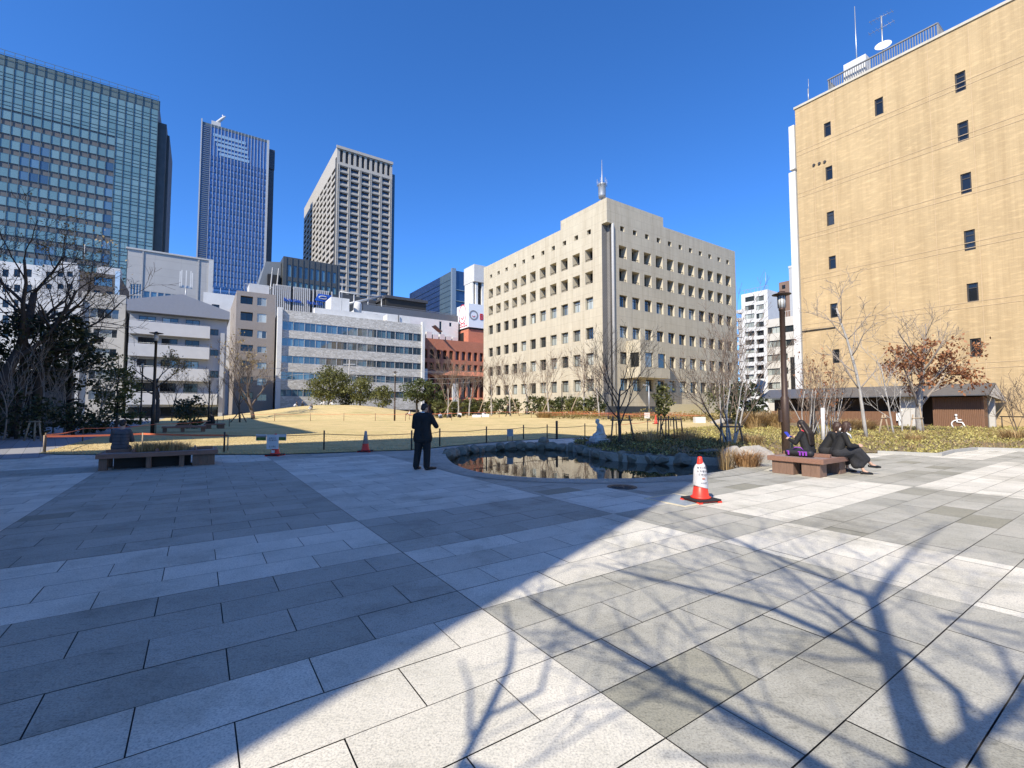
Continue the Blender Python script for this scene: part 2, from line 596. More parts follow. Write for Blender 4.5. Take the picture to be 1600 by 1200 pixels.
while k < 26000:
    y = 15.9 + 16 * rng.random() ** 1.7; x = rng.uniform(-19, 9)
    if not in_poly(x, y, LAWN): continue
    k += 1
    h = rng.uniform(.02, .055); w = rng.uniform(.006, .014)
    a = rng.uniform(0, 6.28); lx, ly = rng.uniform(-.03, .03), rng.uniform(-.03, .03)
    z = hz(x, y) + .025
    gl.add([(x - w * math.cos(a), y - w * math.sin(a), z), (x + w * math.cos(a), y + w * math.sin(a), z), (x + lx, y + ly, z + h)], [(0, 1, 2)])
tag(gl.build('lawn_grass', m_blade), kind='stuff')

# path strip left of the lawn
m_path = brick('path_pavers', (.30, .30, .31), (.24, .245, .26), (.1, .1, .1), .6, .3, var=.2, bump=0)
PATH = [tuple(AB(a, b).xy) for a, b in ((-10.4, 21.0), (-4.2, 21.0), (-4.4, 96), (-10.4, 96))]
tag(area('path', PATH, 3.0, lambda x, y: hz(x, y) + .012, m_path), kind='structure')
m_soil = M('bed_soil', (.075, .058, .04), .95, .35, 4, bump=.6)
BEDL = [tuple(AB(a, b).xy) for a, b in ((-40, 18), (-10.3, 20.0), (-10.3, 70), (-40, 95))]
tag(area('planting_bed_soil', BEDL, 3.0, lambda x, y: hz(x, y) + .035, m_soil), kind='structure')
m_bed = M('bed_ground', (.20, .15, .085), .95, .45, 3.5, bump=.8, big=.25, bigscale=.6)
BED = [(7.25, 13.95), (7.9, 14.7), (9, 15.75), (11, 16.45), (13, 16.5), (14.3, 15.6), (16, 16.9), (17.9, 17.95), (19.3, 17.4), (34, 18), (40, 30), (36, 40), (30, 46), (20, 44), (14, 36),
       (10, 31), (7.5, 27.5), (4.6, 24.6), (2.9, 22.0), (2.75, 20.1), (3.1, 18.4), (3.5, 16.95), (4.4, 15.95), (5.2, 15.52), (6.3, 15.3), (7.2, 14.75)]
def bed_z(x, y):
    d = dist_poly(x, y, BED) if in_poly(x, y, BED) else 0
    return hz(x, y) + .03 + .16 * sstep(0, 2.2, d) + .05 * noise.noise(Vector((x * .5, y * .5, 0))) * sstep(0, 1, d)
tag(area('planting_bed', BED, .8, bed_z, m_bed), kind='structure')
m_conc = M('pale_concrete', (.36, .35, .32), .85, .1, 3, bump=.1)
cb = MB()
for i in range(4, 9):
    p, q = Vector(BED[i]), Vector(BED[i + 1])
    t = (q - p).normalized(); nn = Vector((t.y, -t.x)) * .12
    cb.add([(p.x, p.y, -.02), (q.x, q.y, -.02), (q.x + nn.x, q.y + nn.y, -.02), (p.x + nn.x, p.y + nn.y, -.02),
            (p.x, p.y, .1), (q.x, q.y, .1), (q.x + nn.x, q.y + nn.y, .1), (p.x + nn.x, p.y + nn.y, .1)],
           [(4, 5, 6, 7), (0, 1, 5, 4), (1, 2, 6, 5), (2, 3, 7, 6), (3, 0, 4, 7)])
tag(cb.build('kerb', m_conc), kind='structure')
# covers let into the paving
mh = G(972, 761)
m_iron = M('cast_iron', (.07, .065, .06), .55, .3, 20, metal=.6, bump=.2)
e = empty('manhole_cover', 'round iron manhole cover in the shaded paving in front of the pond', 'manhole cover', mh)
MB().lathe([(.30, 0.0), (.30, .008), (.27, .010)], 28).build('frame_ring', m_iron, e)
q = MB().lathe([(.25, .004), (.25, .012), (.0, .013)], 28)
for a in range(8):
    mt_ = Matrix.Rotation(a * math.pi / 4, 4, 'Z')
    q.box(.06, .22, -.012, .012, .011, .019, 0, mt_)
q.build('lid', m_iron, e)
hc = G(1062, 781)
m_cream = M('cream_frame_stone', (.62, .55, .38), .8, .08)
m_plate = M('grey_plate', (.30, .34, .36), .5, .15, 12)
e = empty('inspection_hatch', 'square grey inspection hatch with a cream frame beside the big traffic cone', 'hatch', hc, TH)
q = MB()
for x0, x1, y0, y1 in ((-.43, .43, -.43, -.38), (-.43, .43, .38, .43), (-.43, -.38, -.38, .38), (.38, .43, -.38, .38)):
    q.box(x0, x1, y0, y1, -.002, .008)
q.build('hatch_frame', m_cream, e)
MB().box(-.37, .37, -.37, .37, -.002, .006).build('hatch_plate', m_plate, e)
# ------------------------------------------------------------------ buildings
def wall_open(mb, face, s0, s1, z0, z1, ops, depth, tf, m=0, mr=None):
    """wall skin s0..s1 x z0..z1 with rectangular openings (s,z,w,h[,depth]); tf(s,z,out) -> point"""
    if mr is None: mr = m
    xs = sorted({round(v, 4) for v in [s0, s1] + [o[0] for o in ops] + [o[0] + o[2] for o in ops] if s0 - 1e-4 <= v <= s1 + 1e-4})
    zs = sorted({round(v, 4) for v in [z0, z1] + [o[1] for o in ops] + [o[1] + o[3] for o in ops] if z0 - 1e-4 <= v <= z1 + 1e-4})
    flip = face == 'left'
    for j in range(len(zs) - 1):
        run = None
        for i in range(len(xs)):
            solid = False
            if i < len(xs) - 1:
                cx = (xs[i] + xs[i + 1]) / 2; cz = (zs[j] + zs[j + 1]) / 2
                solid = not any(o[0] < cx < o[0] + o[2] and o[1] < cz < o[1] + o[3] for o in ops)
            if solid and run is None: run = xs[i]
            if not solid and run is not None:
                P = [tf(run, zs[j], 0), tf(xs[i], zs[j], 0), tf(xs[i], zs[j + 1], 0), tf(run, zs[j + 1], 0)]
                mb.quad(*(P[::-1] if flip else P), m=m)
                run = None
    for o in ops:
        s, z, w, h = o[:4]
        d = o[4] if len(o) > 4 else depth
        c = [(s, z), (s + w, z), (s + w, z + h), (s, z + h)]
        for k in range(4):
            a, b = c[k], c[(k + 1) % 4]
            P = [tf(a[0], a[1], 0), tf(b[0], b[1], 0), tf(b[0], b[1], -d), tf(a[0], a[1], -d)]
            mb.quad(*(P if flip else P[::-1]), m=mr)

def win_mb(w, h, nx=1, nz=1, fr=.06, d=.06, sill=0.0, mull=.05, gap=0.0):
    """window frame (slot 0) and separate pane builder; local x along, z up, y inward"""
    f = MB(); p = MB()
    f.box(0, fr, -d, 0, 0, h); f.box(w - fr, w, -d, 0, 0, h)
    f.box(fr, w - fr, -d, 0, 0, fr); f.box(fr, w - fr, -d, 0, h - fr, h)
    for i in range(1, nx):
        x = w * i / nx
        f.box(x - mull / 2, x + mull / 2, -d * .9, 0, fr, h - fr)
    for j in range(1, nz):
        z = h * j / nz
        f.box(fr, w - fr, -d * .8, 0, z - mull / 2, z + mull / 2)
    if sill: f.box(-.05, w + .05, -d - sill, -d - .002, -.06, .03)
    for i in range(nx):
        for j in range(nz):
            x0 = fr + (w - 2 * fr) * i / nx; x1 = fr + (w - 2 * fr) * (i + 1) / nx
            za = fr + (h - 2 * fr) * j / nz; zb = fr + (h - 2 * fr) * (j + 1) / nz
            p.quad((x0, -d * .4, za), (x1, -d * .4, za), (x1, -d * .4, zb), (x0, -d * .4, zb))
    return f, p

class Bld:
    def __init__(s, name, label, P, W, D, H, cat='building', group=None):
        s.P = P; s.W = W; s.D = D; s.H = H
        s.root = empty(name, label, cat, (P.x, P.y, 0), TH, group)
        s.Rm = Matrix.Rotation(TH, 3, 'Z')
        s.wins = []
        s.wall = MB()
    def tf(s, face):
        if face == 'front': return lambda a, z, o: (a, -o, z)
        if face == 'left': return lambda a, z, o: (-o, a, z)
        return lambda a, z, o: (s.W + o, a, z)
    def fpt(s, face, u, v):
        d = AX if face == 'front' else BX
        P = s.P if face != 'right' else s.P + AX * s.W
        z = s.P.z; k = 0
        for _ in range(4):
            k = along(Vector((P.x, P.y, z)), u, d)
            z = at(u, v, P.y + d.y * k).z
        return k, z
    def world(s, face, a, z):
        q = s.tf(face)(a, z, 0)
        return s.Rm @ Vector(q) + Vector((s.P.x, s.P.y, 0))
    def shell(s, faces, m=0, ops=None, depth=.3, top=True, mr=None, s0=0.0, z1=None):
        H = z1 or s.H
        for f in ('front', 'left', 'right'):
            L = s.W if f == 'front' else s.D
            if f in faces:
                wall_open(s.wall, f, s0, L, -.6, H, [o for o in (ops or {}).get(f, [])], depth, s.tf(f), m, mr)
            else:
                t = s.tf(f)
                P = [t(s0, -.6, 0), t(L, -.6, 0), t(L, H, 0), t(s0, H, 0)]
                s.wall.quad(*(P[::-1] if f == 'left' else P), m=m)
        s.wall.quad((s.W, s.D, -.6), (0, s.D, -.6), (0, s.D, H), (s.W, s.D, H), m)
        if top: s.wall.quad((0, 0, H), (s.W, 0, H), (s.W, s.D, H), (0, s.D, H), m)
    def win(s, face, a, z, proto, out=0.0):
        s.wins.append((face, a, z, proto, out))
    def place(s, name='window', pane_child=False, limit=100, mats=None):
        """nearest windows become parts of their own, the rest one part"""
        ws = sorted(s.wins, key=lambda q: (s.world(q[0], q[1], q[2]) - Vector((0, 0, CH))).length)
        cache = {}
        rest = MB()
        for i, (face, a, z, pr, out) in enumerate(ws):
            w, f, p, mats_ = pr
            t = s.tf(face)
            if face == 'front': loc = Vector(t(a, z, out)); rz = 0
            elif face == 'left': loc = Vector(t(a + w, z, out)); rz = -math.pi / 2
            else: loc = Vector(t(a, z, out)); rz = math.pi / 2
            if i < limit:
                if id(pr) not in cache:
                    if pane_child: cache[id(pr)] = (f.mesh(name, mats_[0]), p.mesh('pane', mats_[1]))
                    else:
                        q = MB(); q.add(f.V, f.F, 0); q.add(p.V, p.F, 1)
                        cache[id(pr)] = (q.mesh(name, mats_), None)
                me, pm = cache[id(pr)]
                o = link(name, me, s.root, loc, rz)
                if pm: link('pane', pm, o)
            else:
                T = Matrix.Translation(loc) @ Matrix.Rotation(rz, 4, 'Z')
                rest.add([T @ Vector(v) for v in f.V], f.F, 0)
                rest.add([T @ Vector(v) for v in p.V], p.F, 1)
                restm = mats_
        if rest.V:
            tag(rest.build(name, restm, s.root), kind='stuff')
        s.wins = []
    def done(s, mats, name='wall'):
        return s.wall.build(name, mats, s.root)
    def part(s, name, mb, mats, bevel=0):
        return mb.build(name, mats, s.root, bevel=bevel)

def corner(u, v, Y): return at(u, v, Y)

# ---- materials
m_beige = brick('beige_wall_tile', (.54, .485, .37), (.52, .465, .355), (.37, .33, .25), 1.41, 1.2, .85, .10, streak=.10, ms=.014, bump=.05)
m_beige_p = M('beige_reveal', (.55, .495, .38), .85, .06)
m_greystrip = brick('grey_tile', (.22, .21, .20), (.2, .195, .19), (.12, .12, .12), .4, .2, .7, ms=.02)
m_alu = M('aluminium', (.42, .43, .44), .4, .08, metal=.6)
m_frame_d = M('dark_frame', (.045, .04, .036), .5, .1)
m_frame_w = M('white_frame', (.55, .55, .53), .5, .05)
m_white = M('white_wall', (.66, .655, .63), .8, .06, 1.5, big=.12, bigscale=.3)
m_white2 = M('offwhite_wall', (.56, .555, .54), .85, .06, 1.5, big=.12, bigscale=.25)
m_dark = M('dark_room', (.018, .017, .016), .6, .2)
m_gl_beige = glass('pane_office', (.025, .03, .03), (.50, .54, .50), .5)
m_gl_dark = glass('pane_dark', (.012, .014, .015), (.05, .055, .055), .8, ior=1.6)
m_gl_blue = glass('pane_blue', (.03, .055, .075), (.10, .20, .27), .5, ior=2.1)
m_steel = M('galvanised', (.38, .39, .40), .45, .15, 8, metal=.5)
m_roofg = M('roof_grey', (.2, .2, .2), .9, .2)

# ================= cream corner office block (middle right)
b = Bld('office_block', 'cream concrete office block seen on its corner, deep square windows, mast on the roof', corner(948, 324, 62), 1, 1, 1)
b.H = b.P.z
b.W = b.fpt('front', 1148.5, 400)[0]; b.D = b.fpt('left', 756, 413)[0]
zr = [b.fpt('front', 972, v)[1] for v in (361.5, 352, 403.5, 384, 439.5, 420, 480, 461, 527.5, 509, 569, 549.7, 610.5, 591)]
ops = {'front': [], 'left': []}
fs1 = b.fpt('front', 967, 393)[0]; fs1b = b.fpt('front', 979.2, 393)[0]; fs11 = b.fpt('front', 1134, 440)[0]
ls1 = b.fpt('left', 925.9, 393)[0]; ls1b = b.fpt('left', 913.8, 393)[0]; ls11 = b.fpt('left', 770.2, 460)[0]
ww_f = fs1b - fs1; ww_l = ls1b - ls1
pf = (fs11 - fs1) / 10; pl = (ls11 - ls1) / 10
pro = {}
for face, a0, pt, ww in (('front', fs1, pf, ww_f), ('left', ls1, pl, ww_l)):
    for r in range(7):
        z0, z1 = zr[2 * r], zr[2 * r + 1]
        for c in range(11):
            s0 = a0 + c * pt; w = ww; dep = .42
            if r == 0: s0 += ww * .2; w = ww * .52; dep = .5
            if r in (1, 2): dep = 1.15
            if face == 'front' and r >= 5 and c == 0 and False: continue
            ops[face].append((s0, z0, w, z1 - z0, dep))
            key = (face, r)
            if key not in pro:
                h = z1 - z0
                if r == 0: f, p = win_mb(w, h, 1, 1, .05)
                elif r in (1, 2):
                    f, p = win_mb(w, h, 1, 1, .08)
                    f.box(.02, w - .02, -1.0, -.93, .28, .36); f.box(.02, w - .02, -1.0, -.93, .02, .1)
                else:
                    f, p = win_mb(w, h, 2, 1, .07, .07)
                    f.box(.07, w - .07, -.06, 0, h * .68, h * .73); f.box(-.0, w, -.16, -.07, 0, .08)
                    f.box(.07, w - .07, -.05, -.035, h * .88, h - .07)
                pro[key] = (w, f, p, [m_frame_d, m_gl_dark if r < 3 else m_gl_beige])
            b.win(face, s0, z0, pro[key], -dep)
CN = 1.0
for face in ('front', 'left'):
    L = b.W if face == 'front' else b.D
    wall_open(b.wall, face, CN, L, -.6, b.H - 2.0, ops[face], .4, b.tf(face), 0, 1)
    wall_open(b.wall, face, 0.0, L, b.H - 2.0, b.H, [], .4, b.tf(face), 0, 1)
w_ = b.wall
w_.quad((0, CN, -.6), (0, CN, b.H - 2.0), (CN, CN, b.H - 2.0), (CN, CN, -.6), 2)
w_.quad((CN, 0, -.6), (CN, 0, b.H - 2.0), (CN, CN, b.H - 2.0), (CN, CN, -.6), 2)
w_.quad((0, 0, b.H - 2), (CN, 0, b.H - 2), (CN, CN, b.H - 2), (0, CN, b.H - 2), 0)
w_.quad((b.W, 0, -.6), (b.W, b.D, -.6), (b.W, b.D, b.H), (b.W, 0, b.H), 0)
w_.quad((b.W, b.D, -.6), (0, b.D, -.6), (0, b.D, b.H), (b.W, b.D, b.H), 0)
w_.quad((0, 0, b.H), (b.W, 0, b.H), (b.W, b.D, b.H), (0, b.D, b.H), 0)
b.done([m_beige, m_beige_p, m_greystrip])
b.place('window', True)
pd = b.fpt('left', 875.5, 342)[0]; pw = b.fpt('front', 1036.5, 342)[0]
zp = at(942, 308, 62).z
q = MB(); q.box(.05, pw, .05, pd, b.H + .004, zp)
b.part('penthouse', q, m_beige)
q = MB()
q.lathe([(.2, -.5), (.2, b.H - 2.2), (.12, b.H - 2.0)], 12, (CN + .1, -.02, 0)); b.part('downpipe', q, M('pipe_grey', (.42, .42, .41), .7, .08))
q = MB()
q.tube([(CN - .06, CN * .3, -.5), (CN - .06, CN * .3, b.H - 2)], .1, 6); b.part('conduit', q, m_frame_d)
# oriel on the first floors
sA = b.fpt('front', 979, 560)[0]
wp = b.P + AX * sA
dB = along(Vector((wp.x, wp.y, 8)), 1001, -BX)
wq = wp - BX * dB
sW = along(Vector((wq.x, wq.y, 8)), 1046.6, AX)
z1 = at(1001, 530, wq.y).z; z0 = at(1001, 589, wq.y).z
q = MB()
tfb = lambda a, z, o: (sA + a, -dB - o, z)
wz = [at(1001, v, wq.y).z for v in (572.5, 549.5)]
a1, a2 = along(Vector((wq.x, wq.y, 8)), 1008.5, AX), along(Vector((wq.x, wq.y, 8)), 1020.5, AX)
a3, a4 = along(Vector((wq.x, wq.y, 8)), 1028.5, AX), along(Vector((wq.x, wq.y, 8)), 1040, AX)
wall_open(q, 'front', 0, sW, z0, z1, [(a1, wz[0], a2 - a1, wz[1] - wz[0]), (a3, wz[0], a4 - a3, wz[1] - wz[0])], .2, tfb, 0, 1)
tfl = lambda a, z, o: (sA - o, -dB + a, z)
wall_open(q, 'left', 0, dB, z0, z1, [(dB * .12, wz[0], dB * .62, wz[1] - wz[0])], .2, tfl, 0, 1)
q.quad((sA + sW, -dB, z0), (sA + sW, 0, z0), (sA + sW, 0, z1), (sA + sW, -dB, z1))
q.quad((sA, -dB, z1), (sA + sW, -dB, z1), (sA + sW, 0, z1), (sA, 0, z1))
q.quad((sA, 0, z0), (sA + sW, 0, z0), (sA + sW, -dB, z0), (sA, -dB, z0))
ob = b.part('oriel', q, [m_beige, m_beige_p])
f, p = win_mb(a2 - a1, wz[1] - wz[0], 1, 1, .06); 
for aa in (a1, a3):
    o = f.build('window', m_frame_d, ob, (sA + aa, -dB + .2, wz[0])); p.build('pane', M('blind_grey', (.30, .29, .27), .4), o) if False else link('window_blind', p.mesh('window_blind', m_gl_beige), ob, (sA + aa, -dB + .2, wz[0]))
f, p = win_mb(dB * .62, wz[1] - wz[0], 1, 1, .06)
f.build('window', m_frame_d, ob, (sA + .2, -dB + dB * .74, wz[0]), -math.pi / 2)
link('window_blind', p.mesh('window_blind', m_gl_dark), ob, (sA + .2, -dB + dB * .74, wz[0]), -math.pi / 2)
# roof mast
mp_ = b.world('front', 1.7, zp)
mp_ = b.Rm @ Vector((2.2, 3.0, 0)) + b.P; mp_.z = zp
e = empty('antenna_mast', 'slim steel radio mast with a drum platform on the cream office roof', 'antenna', mp_)
ht = at(952, 250, mp_.y).z - zp; k_ = ht / 5.2
MB().tube([(0, 0, 0), (0, 0, ht * .5), (0, 0, ht)], [.16, .1, .03], 8).build('pole', m_steel, e)
q = MB().lathe([(.5, ht * .22), (.55, ht * .27), (.55, ht * .47), (.62, ht * .48), (.62, ht * .50), (.2, ht * .51)], 16); q.build('drum', m_steel, e)
q = MB()
for a in range(6):
    an = a * math.pi / 3
    q.tube([(.7 * math.cos(an), .7 * math.sin(an), ht * .44), (.7 * math.cos(an), .7 * math.sin(an), ht * .60)], .035, 4)
    q.tube([(.5 * math.cos(an), .5 * math.sin(an), ht * .48), (.7 * math.cos(an), .7 * math.sin(an), ht * .48)], .03, 4)
q.lathe([(.68, ht * .12), (.72, ht * .13), (.68, ht * .14)], 14)
for a in range(4):
    an = a * math.pi / 2 + .4
    q.tube([(.75 * math.cos(an), .75 * math.sin(an), 0), (.1 * math.cos(an), .1 * math.sin(an), ht * .2)], .04, 4)
q.build('aerials', m_steel, e)

# ================= tan brick building on the right
PT = corner(1242, 171, 46)
LT = 46.0
PN = PT - BX * LT; PN.z = PT.z
b = Bld('brick_building', 'tall tan brick building with few small dark windows on the right', PN, 20, LT, PT.z)
m_tan = brick('tan_brick', (.545, .40, .215), (.51, .37, .195), (.47, .345, .19), .24, .075, .85, .14, streak=.36, ms=.012, bump=.25)
ops = {'left': []}
wl = [((1287, 1298.5), (188, 210.5)), ((1289.5, 1301), (257, 279)), ((1291.5, 1303), (328, 350.5)), ((1294.5, 1306), (398, 419)), ((1297, 1308.5), (472.5, 495.5)), ((1300.5, 1312.5), (544.5, 567)),
      ((1366, 1379.5), (149.5, 177)),
      ((1491, 1508), (108, 140)), ((1495, 1512.5), (186, 218)), ((1500, 1517), (267, 300)), ((1505.5, 1523), (356.5, 389.5)), ((1510, 1528), (440, 470)), ((1515, 1532.5), (527, 557))]
for (ua, ub), (va, vb) in wl:
    sa, z1 = b.fpt('left', ub, va); sb = b.fpt('left', ua, va)[0]
    z0 = b.fpt('left', ub, vb)[1]
    z1 -= (z1 - z0) * .03
    ops['left'].append((sa, z0, sb - sa, z1 - z0, .16))
    f, p = win_mb(sb - sa, z1 - z0, 1, 1, .09, .08); hh = z1 - z0
    f.box(.07, sb - sa - .07, -.07, 0, hh * .72, hh * .77)
    b.win('left', sa, z0, (sb - sa, f, p, [m_frame_d, m_gl_dark]), -.16)
b.shell(('left',), 0, ops, .16, mr=1)
b.done([m_tan, M('window_reveal_brown', (.16, .11, .07), .8)])
b.place('window', True)
q = MB()
zs_ = [ops['left'][i][1] - .75 for i in range(5)]
for z in zs_ + [ops['left'][5][1] - 1.2]:
    q.box(-.022, -.002, 0, LT, z, z + .04); q.box(-.022, -.002, 0, LT, z + .42, z + .46)
for s in (ops['left'][0][0] - .3, ops['left'][6][0] - .3, ops['left'][7][0] - .3, ops['left'][0][0] + 1.6, ops['left'][7][0] + 2.2, LT - 3.2):
    q.box(-.012, -.001, s, s + .035, 0, PT.z)
b.part('string_course', q, M('tan_joint', (.51, .38, .23), .9))
q = MB().box(-.10, .5, -.1, LT + .1, PT.z - .02, PT.z + .2); b.part('coping', q, M('coping_cream', (.50, .46, .38), .8))
q = MB()
q.box(-.12, 3, LT + .12, LT + .75, -.5, at(1242, 262, 46).z - .3); q.box(-.05, 3, LT + .12, LT + .65, at(1242, 262, 46).z, at(1242, 194, 46).z)
b.part('service_shaft', q, m_white)
q = MB()
for u in (1272, 1280.5, 1289):
    s_, z_ = b.fpt('left', u, 258 - (u - 1272) * .3)
    q.tube([(-.1, s_, z_), (.02, s_, z_)], .13, 8)
b.part('vent', q, m_frame_d)
s_a, z_a = b.fpt('left', 1254, 518); s_b, _ = b.fpt('left', 1306, 511)
q = MB().tube([(-.06, s_a, z_a), (-.06, s_b, z_a)], .06, 6); b.part('conduit', q, m_frame_d)
# rooftop pieces
def roofpt(u, v, inset=1.0):
    s, z = b.fpt('left', u, v)
    return s
q = MB()
s_a, s_b = b.fpt('left', 1290, 140)[0], b.fpt('left', 1463, 60)[0]
zt = PT.z + .28
s = s_b
while s < s_a:
    q.box(.55, .6, s, s + .06, zt, zt + 1.35); s += .18
q.box(.5, .65, s_b, s_a, zt + 1.3, zt + 1.4); q.box(.5, .65, s_b, s_a, zt + .1, zt + .2)
for yy in (s_a, s_b):
    s2 = .6
    while s2 < 6:
        q.box(s2, s2 + .08, yy - .05, yy, zt, zt + 1.35); s2 += .18
    q.box(.6, 6, yy - .05, yy + .05, zt + 1.3, zt + 1.4)
b.part('roof_screen', q, M('screen_grey', (.20, .205, .21), .5, .1, 3))
sx, _ = b.fpt('left', 1329, 110)
wpos = lambda x, y, z: b.Rm @ Vector((x, y, 0)) + Vector((PN.x, PN.y, z))
e = empty('whip_antenna', 'very tall thin whip antenna on the tan brick roof', 'antenna', wpos(1.6, sx, zt), TH)
h_ = at(1326, 10, wpos(1.6, sx, 0).y).z - zt
MB().tube([(0, 0, 1.4), (0, 0, h_ * .5), (0, 0, h_)], [.07, .05, .03], 6).build('rod', m_alu, e)
MB().box(-.6, .6, -.9, .9, 0, 2.3).build('plinth', m_white, e)
sx, _ = b.fpt('left', 1369, 95)
e = empty('satellite_dish', 'white satellite dish under a small aerial on the tan brick roof', 'satellite dish', wpos(1.8, sx, zt), TH)
MB().tube([(0, 0, 0), (0, 0, 5.6)], .06, 6).build('mast', m_alu, e)
q = MB(); T_ = Matrix.Translation((-.2, -.1, 2.6)) @ Matrix.Rotation(R(-62), 4, 'Y') @ Matrix.Rotation(R(15), 4, 'X')
prof = [(0.0, -.18), (.35, -.14), (.62, 0.0), (.64, .01), (.6, 0.02), (.33, -.1), (0.01, -.14)]
tmp = MB().lathe(prof, 20); q.add([T_ @ Vector(v) for v in tmp.V], tmp.F, 0, True); q.build('dish', m_white, e)
q = MB()
q.tube([(-.1, -1.0, 4.4), (-.1, 1.0, 4.4)], .02, 4); q.tube([(.1, -.9, 5.5), (-.2, .9, 5.5)], .02, 4); q.tube([(0, 0, 4.3), (0, 0, 5.6)], .065, 4)
for k in range(7):
    q.tube([(-.45, -.9 + k * .3, 4.4), (.3, -.9 + k * .3, 4.4)], .012, 3); q.tube([(-.35, -.8 + k * .27, 5.5), (.35, -.8 + k * .27, 5.5)], .012, 3)
q.build('aerial', m_steel, e)
sx, _ = b.fpt('left', 1258.5, 160)
e = empty('roof_aerial', 'small stick aerial at the left edge of the tan brick roof', 'antenna', wpos(.7, sx, zt), TH)
MB().tube([(0, 0, 0), (0, 0, 1.6)], .06, 5).tube([(.12, 0, 1.2), (.12, 0, 2.7)], .025, 4).build('rod', m_steel, e)

# ================= tall towers
# glass tower on the left
P = corner(248, 158, 150)
k0 = along(P, -60, -AX)
P0 = P - AX * k0; P0.z = P.z
b = Bld('glass_tower', 'wide pale green glass office tower rising at the far left', P0, k0, 30, P.z)
m_spand = M('brown_spandrel', (.105, .105, .105), .5, .12, .6)
m_frt = M('tower_frame', (.105, .165, .175), .4, .1, metal=.3)
m_gt = glass('tower_pane', (.125, .225, .25), (.175, .285, .31), .4, rough=.1, ior=1.6)
m_gtb = glass('tower_pane_blue', (.05, .10, .17), (.12, .22, .32), .4, rough=.08, ior=1.6)
b.shell((), 0)
b.done([m_spand])
fl = 4.25; ncol = int(k0 / 2.1); pitch = k0 / ncol
f, p = win_mb(pitch - .16, 2.6, 1, 1, .05, .08)
f2, p2 = win_mb(pitch - .16, 1.95, 1, 1, .05, .08)
f3, p3 = win_mb(pitch - .16, .98, 1, 1, .05, .08)
prA = (pitch - .16, f, p, [m_frt, m_gt]); prB = (pitch - .16, f, p, [m_frt, m_gtb])
prC = (pitch - .16, f2, p2, [m_frt, m_gt]); prD = (pitch - .16, f3, p3, [m_frt, m_gt])
uc = lambda c: 800 + FPX * (P0.x + AX.x * (c + .5) * pitch) / (P0.y + AX.y * (c + .5) * pitch)
topz = P.z - 3.2
blue = MB()
rest_mats = [m_frt, m_gt, m_gtb]
cells = []
for c in range(ncol):
    s = c * pitch + .08
    for r in range(26):
        z = topz - (r + 1) * fl
        if z < 12: break
        if r < 3 or ncol - c <= 5:
            cells.append((s, z + 2.22, prC, 1)); cells.append((s, z + 1.14, prD, 1)); cells.append((s, z + .06, prD, 1))
        else:
            isb = (13 <= ncol - c - 5 <= 14) or (r > 4 and ncol - c in (6,)) or (r in (5, 6, 7) and 8 <= ncol - c - 5 <= 11 and c % 5) or (r > 11 and 7 <= ncol - c - 5 <= 8)
            cells.append((s, z + 1.2, prB if isb else prA, 2 if isb else 1))
cells.sort(key=lambda q: (b.world('front', q[0], q[1]) - Vector((0, 0, CH))).length)
cells = [q for q in cells if b.world('front', q[0], q[1]).z > 22 and 800 + FPX * b.world('front', q[0] + 2, q[1]).x / b.world('front', q[0] + 2, q[1]).y > -80]
cache = {}
restm = MB()
for i, (s, z, pr, mi) in enumerate(cells):
    w, f_, p_, mats_ = pr
    if i < 100:
        if id(pr) not in cache:
            q = MB(); q.add(f_.V, f_.F, 0); q.add(p_.V, p_.F, 1); cache[id(pr)] = q.mesh('window', mats_)
        link('window', cache[id(pr)], b.root, (s, -.1, z))
    else:
        T_ = Matrix.Translation((s, -.1, z))
        restm.add([T_ @ Vector(v) for v in f_.V], f_.F, 0); restm.add([T_ @ Vector(v) for v in p_.V], p_.F, mi)
tag(restm.build('window', rest_mats, b.root), kind='stuff')
q = MB()
for c in range(ncol + 1): q.box(c * pitch - .05, c * pitch + .05, -.3, -.12, 10, P.z + 1.5)
for z in (P.z + 1.4, P.z + .3, P.z - 1.0): q.box(0, k0, -.28, -.2, z, z + .12)
b.part('mullion_grid', q, M('tower_mullion', (.13, .18, .19), .4, .1, metal=.4))
q = MB().box(0, k0 + .4, -.05, .5, P.z - 3.0, P.z + .05); b.part('parapet', q, M('tower_parapet', (.11, .15, .15), .3, .1))
q = MB().box(k0 - .2, k0 + 2.3, 1.5, 26, 0, P.z - 6.5); q.box(k0 + 2.3, k0 + 3.0, 5, 26, 0, P.z - 8.5)
b.part('dark_core', q, M('dark_cladding', (.055, .06, .062), .4, .2, .5))

# blue tower
P = corner(316, 190, 250)
b = Bld('blue_tower', 'slender blue glass tower with white vertical fins behind the grey blocks', P, 1, 30, P.z)
b.W = b.fpt('front', 418, 212)[0]
m_navy = M('navy_spandrel', (.055, .15, .38), .3, .15, .4, ior=1.6)
m_bt = glass('blue_tower_pane', (.015, .03, .10), (.04, .08, .25), .5, rough=.05, ior=2.2)
b.shell((), 0)
b.done([m_navy])
s1 = b.fpt('front', 330, 200)[0]
fl = 3.65; nb = 17
pw = (b.W - s1) / nb
f, p = win_mb(pw * .86, 1.9, 2, 1, .05, .12)
pr = (pw * .86, f, p, [m_navy, m_bt])
z = P.z - 20
while z > 55:
    for c in range(nb):
        if z < 70 and False: continue
        b.win('front', s1 + c * pw + pw * .07, z, pr, .16)
    z -= fl
b.place('window')
q = MB()
for c in range(nb + 1): q.box(s1 + c * pw - .11, s1 + c * pw + .11, -.3, -.02, 70, P.z)
q.box(b.W - .1, b.W + 1.0, -.8, 1.0, 60, P.z); q.box(-.5, 0.1, -.7, 2, 30, P.z + 1.5)
b.part('fin', q, M('fin_metal', (.40, .42, .44), .6, .05))
q = MB()
z = 40
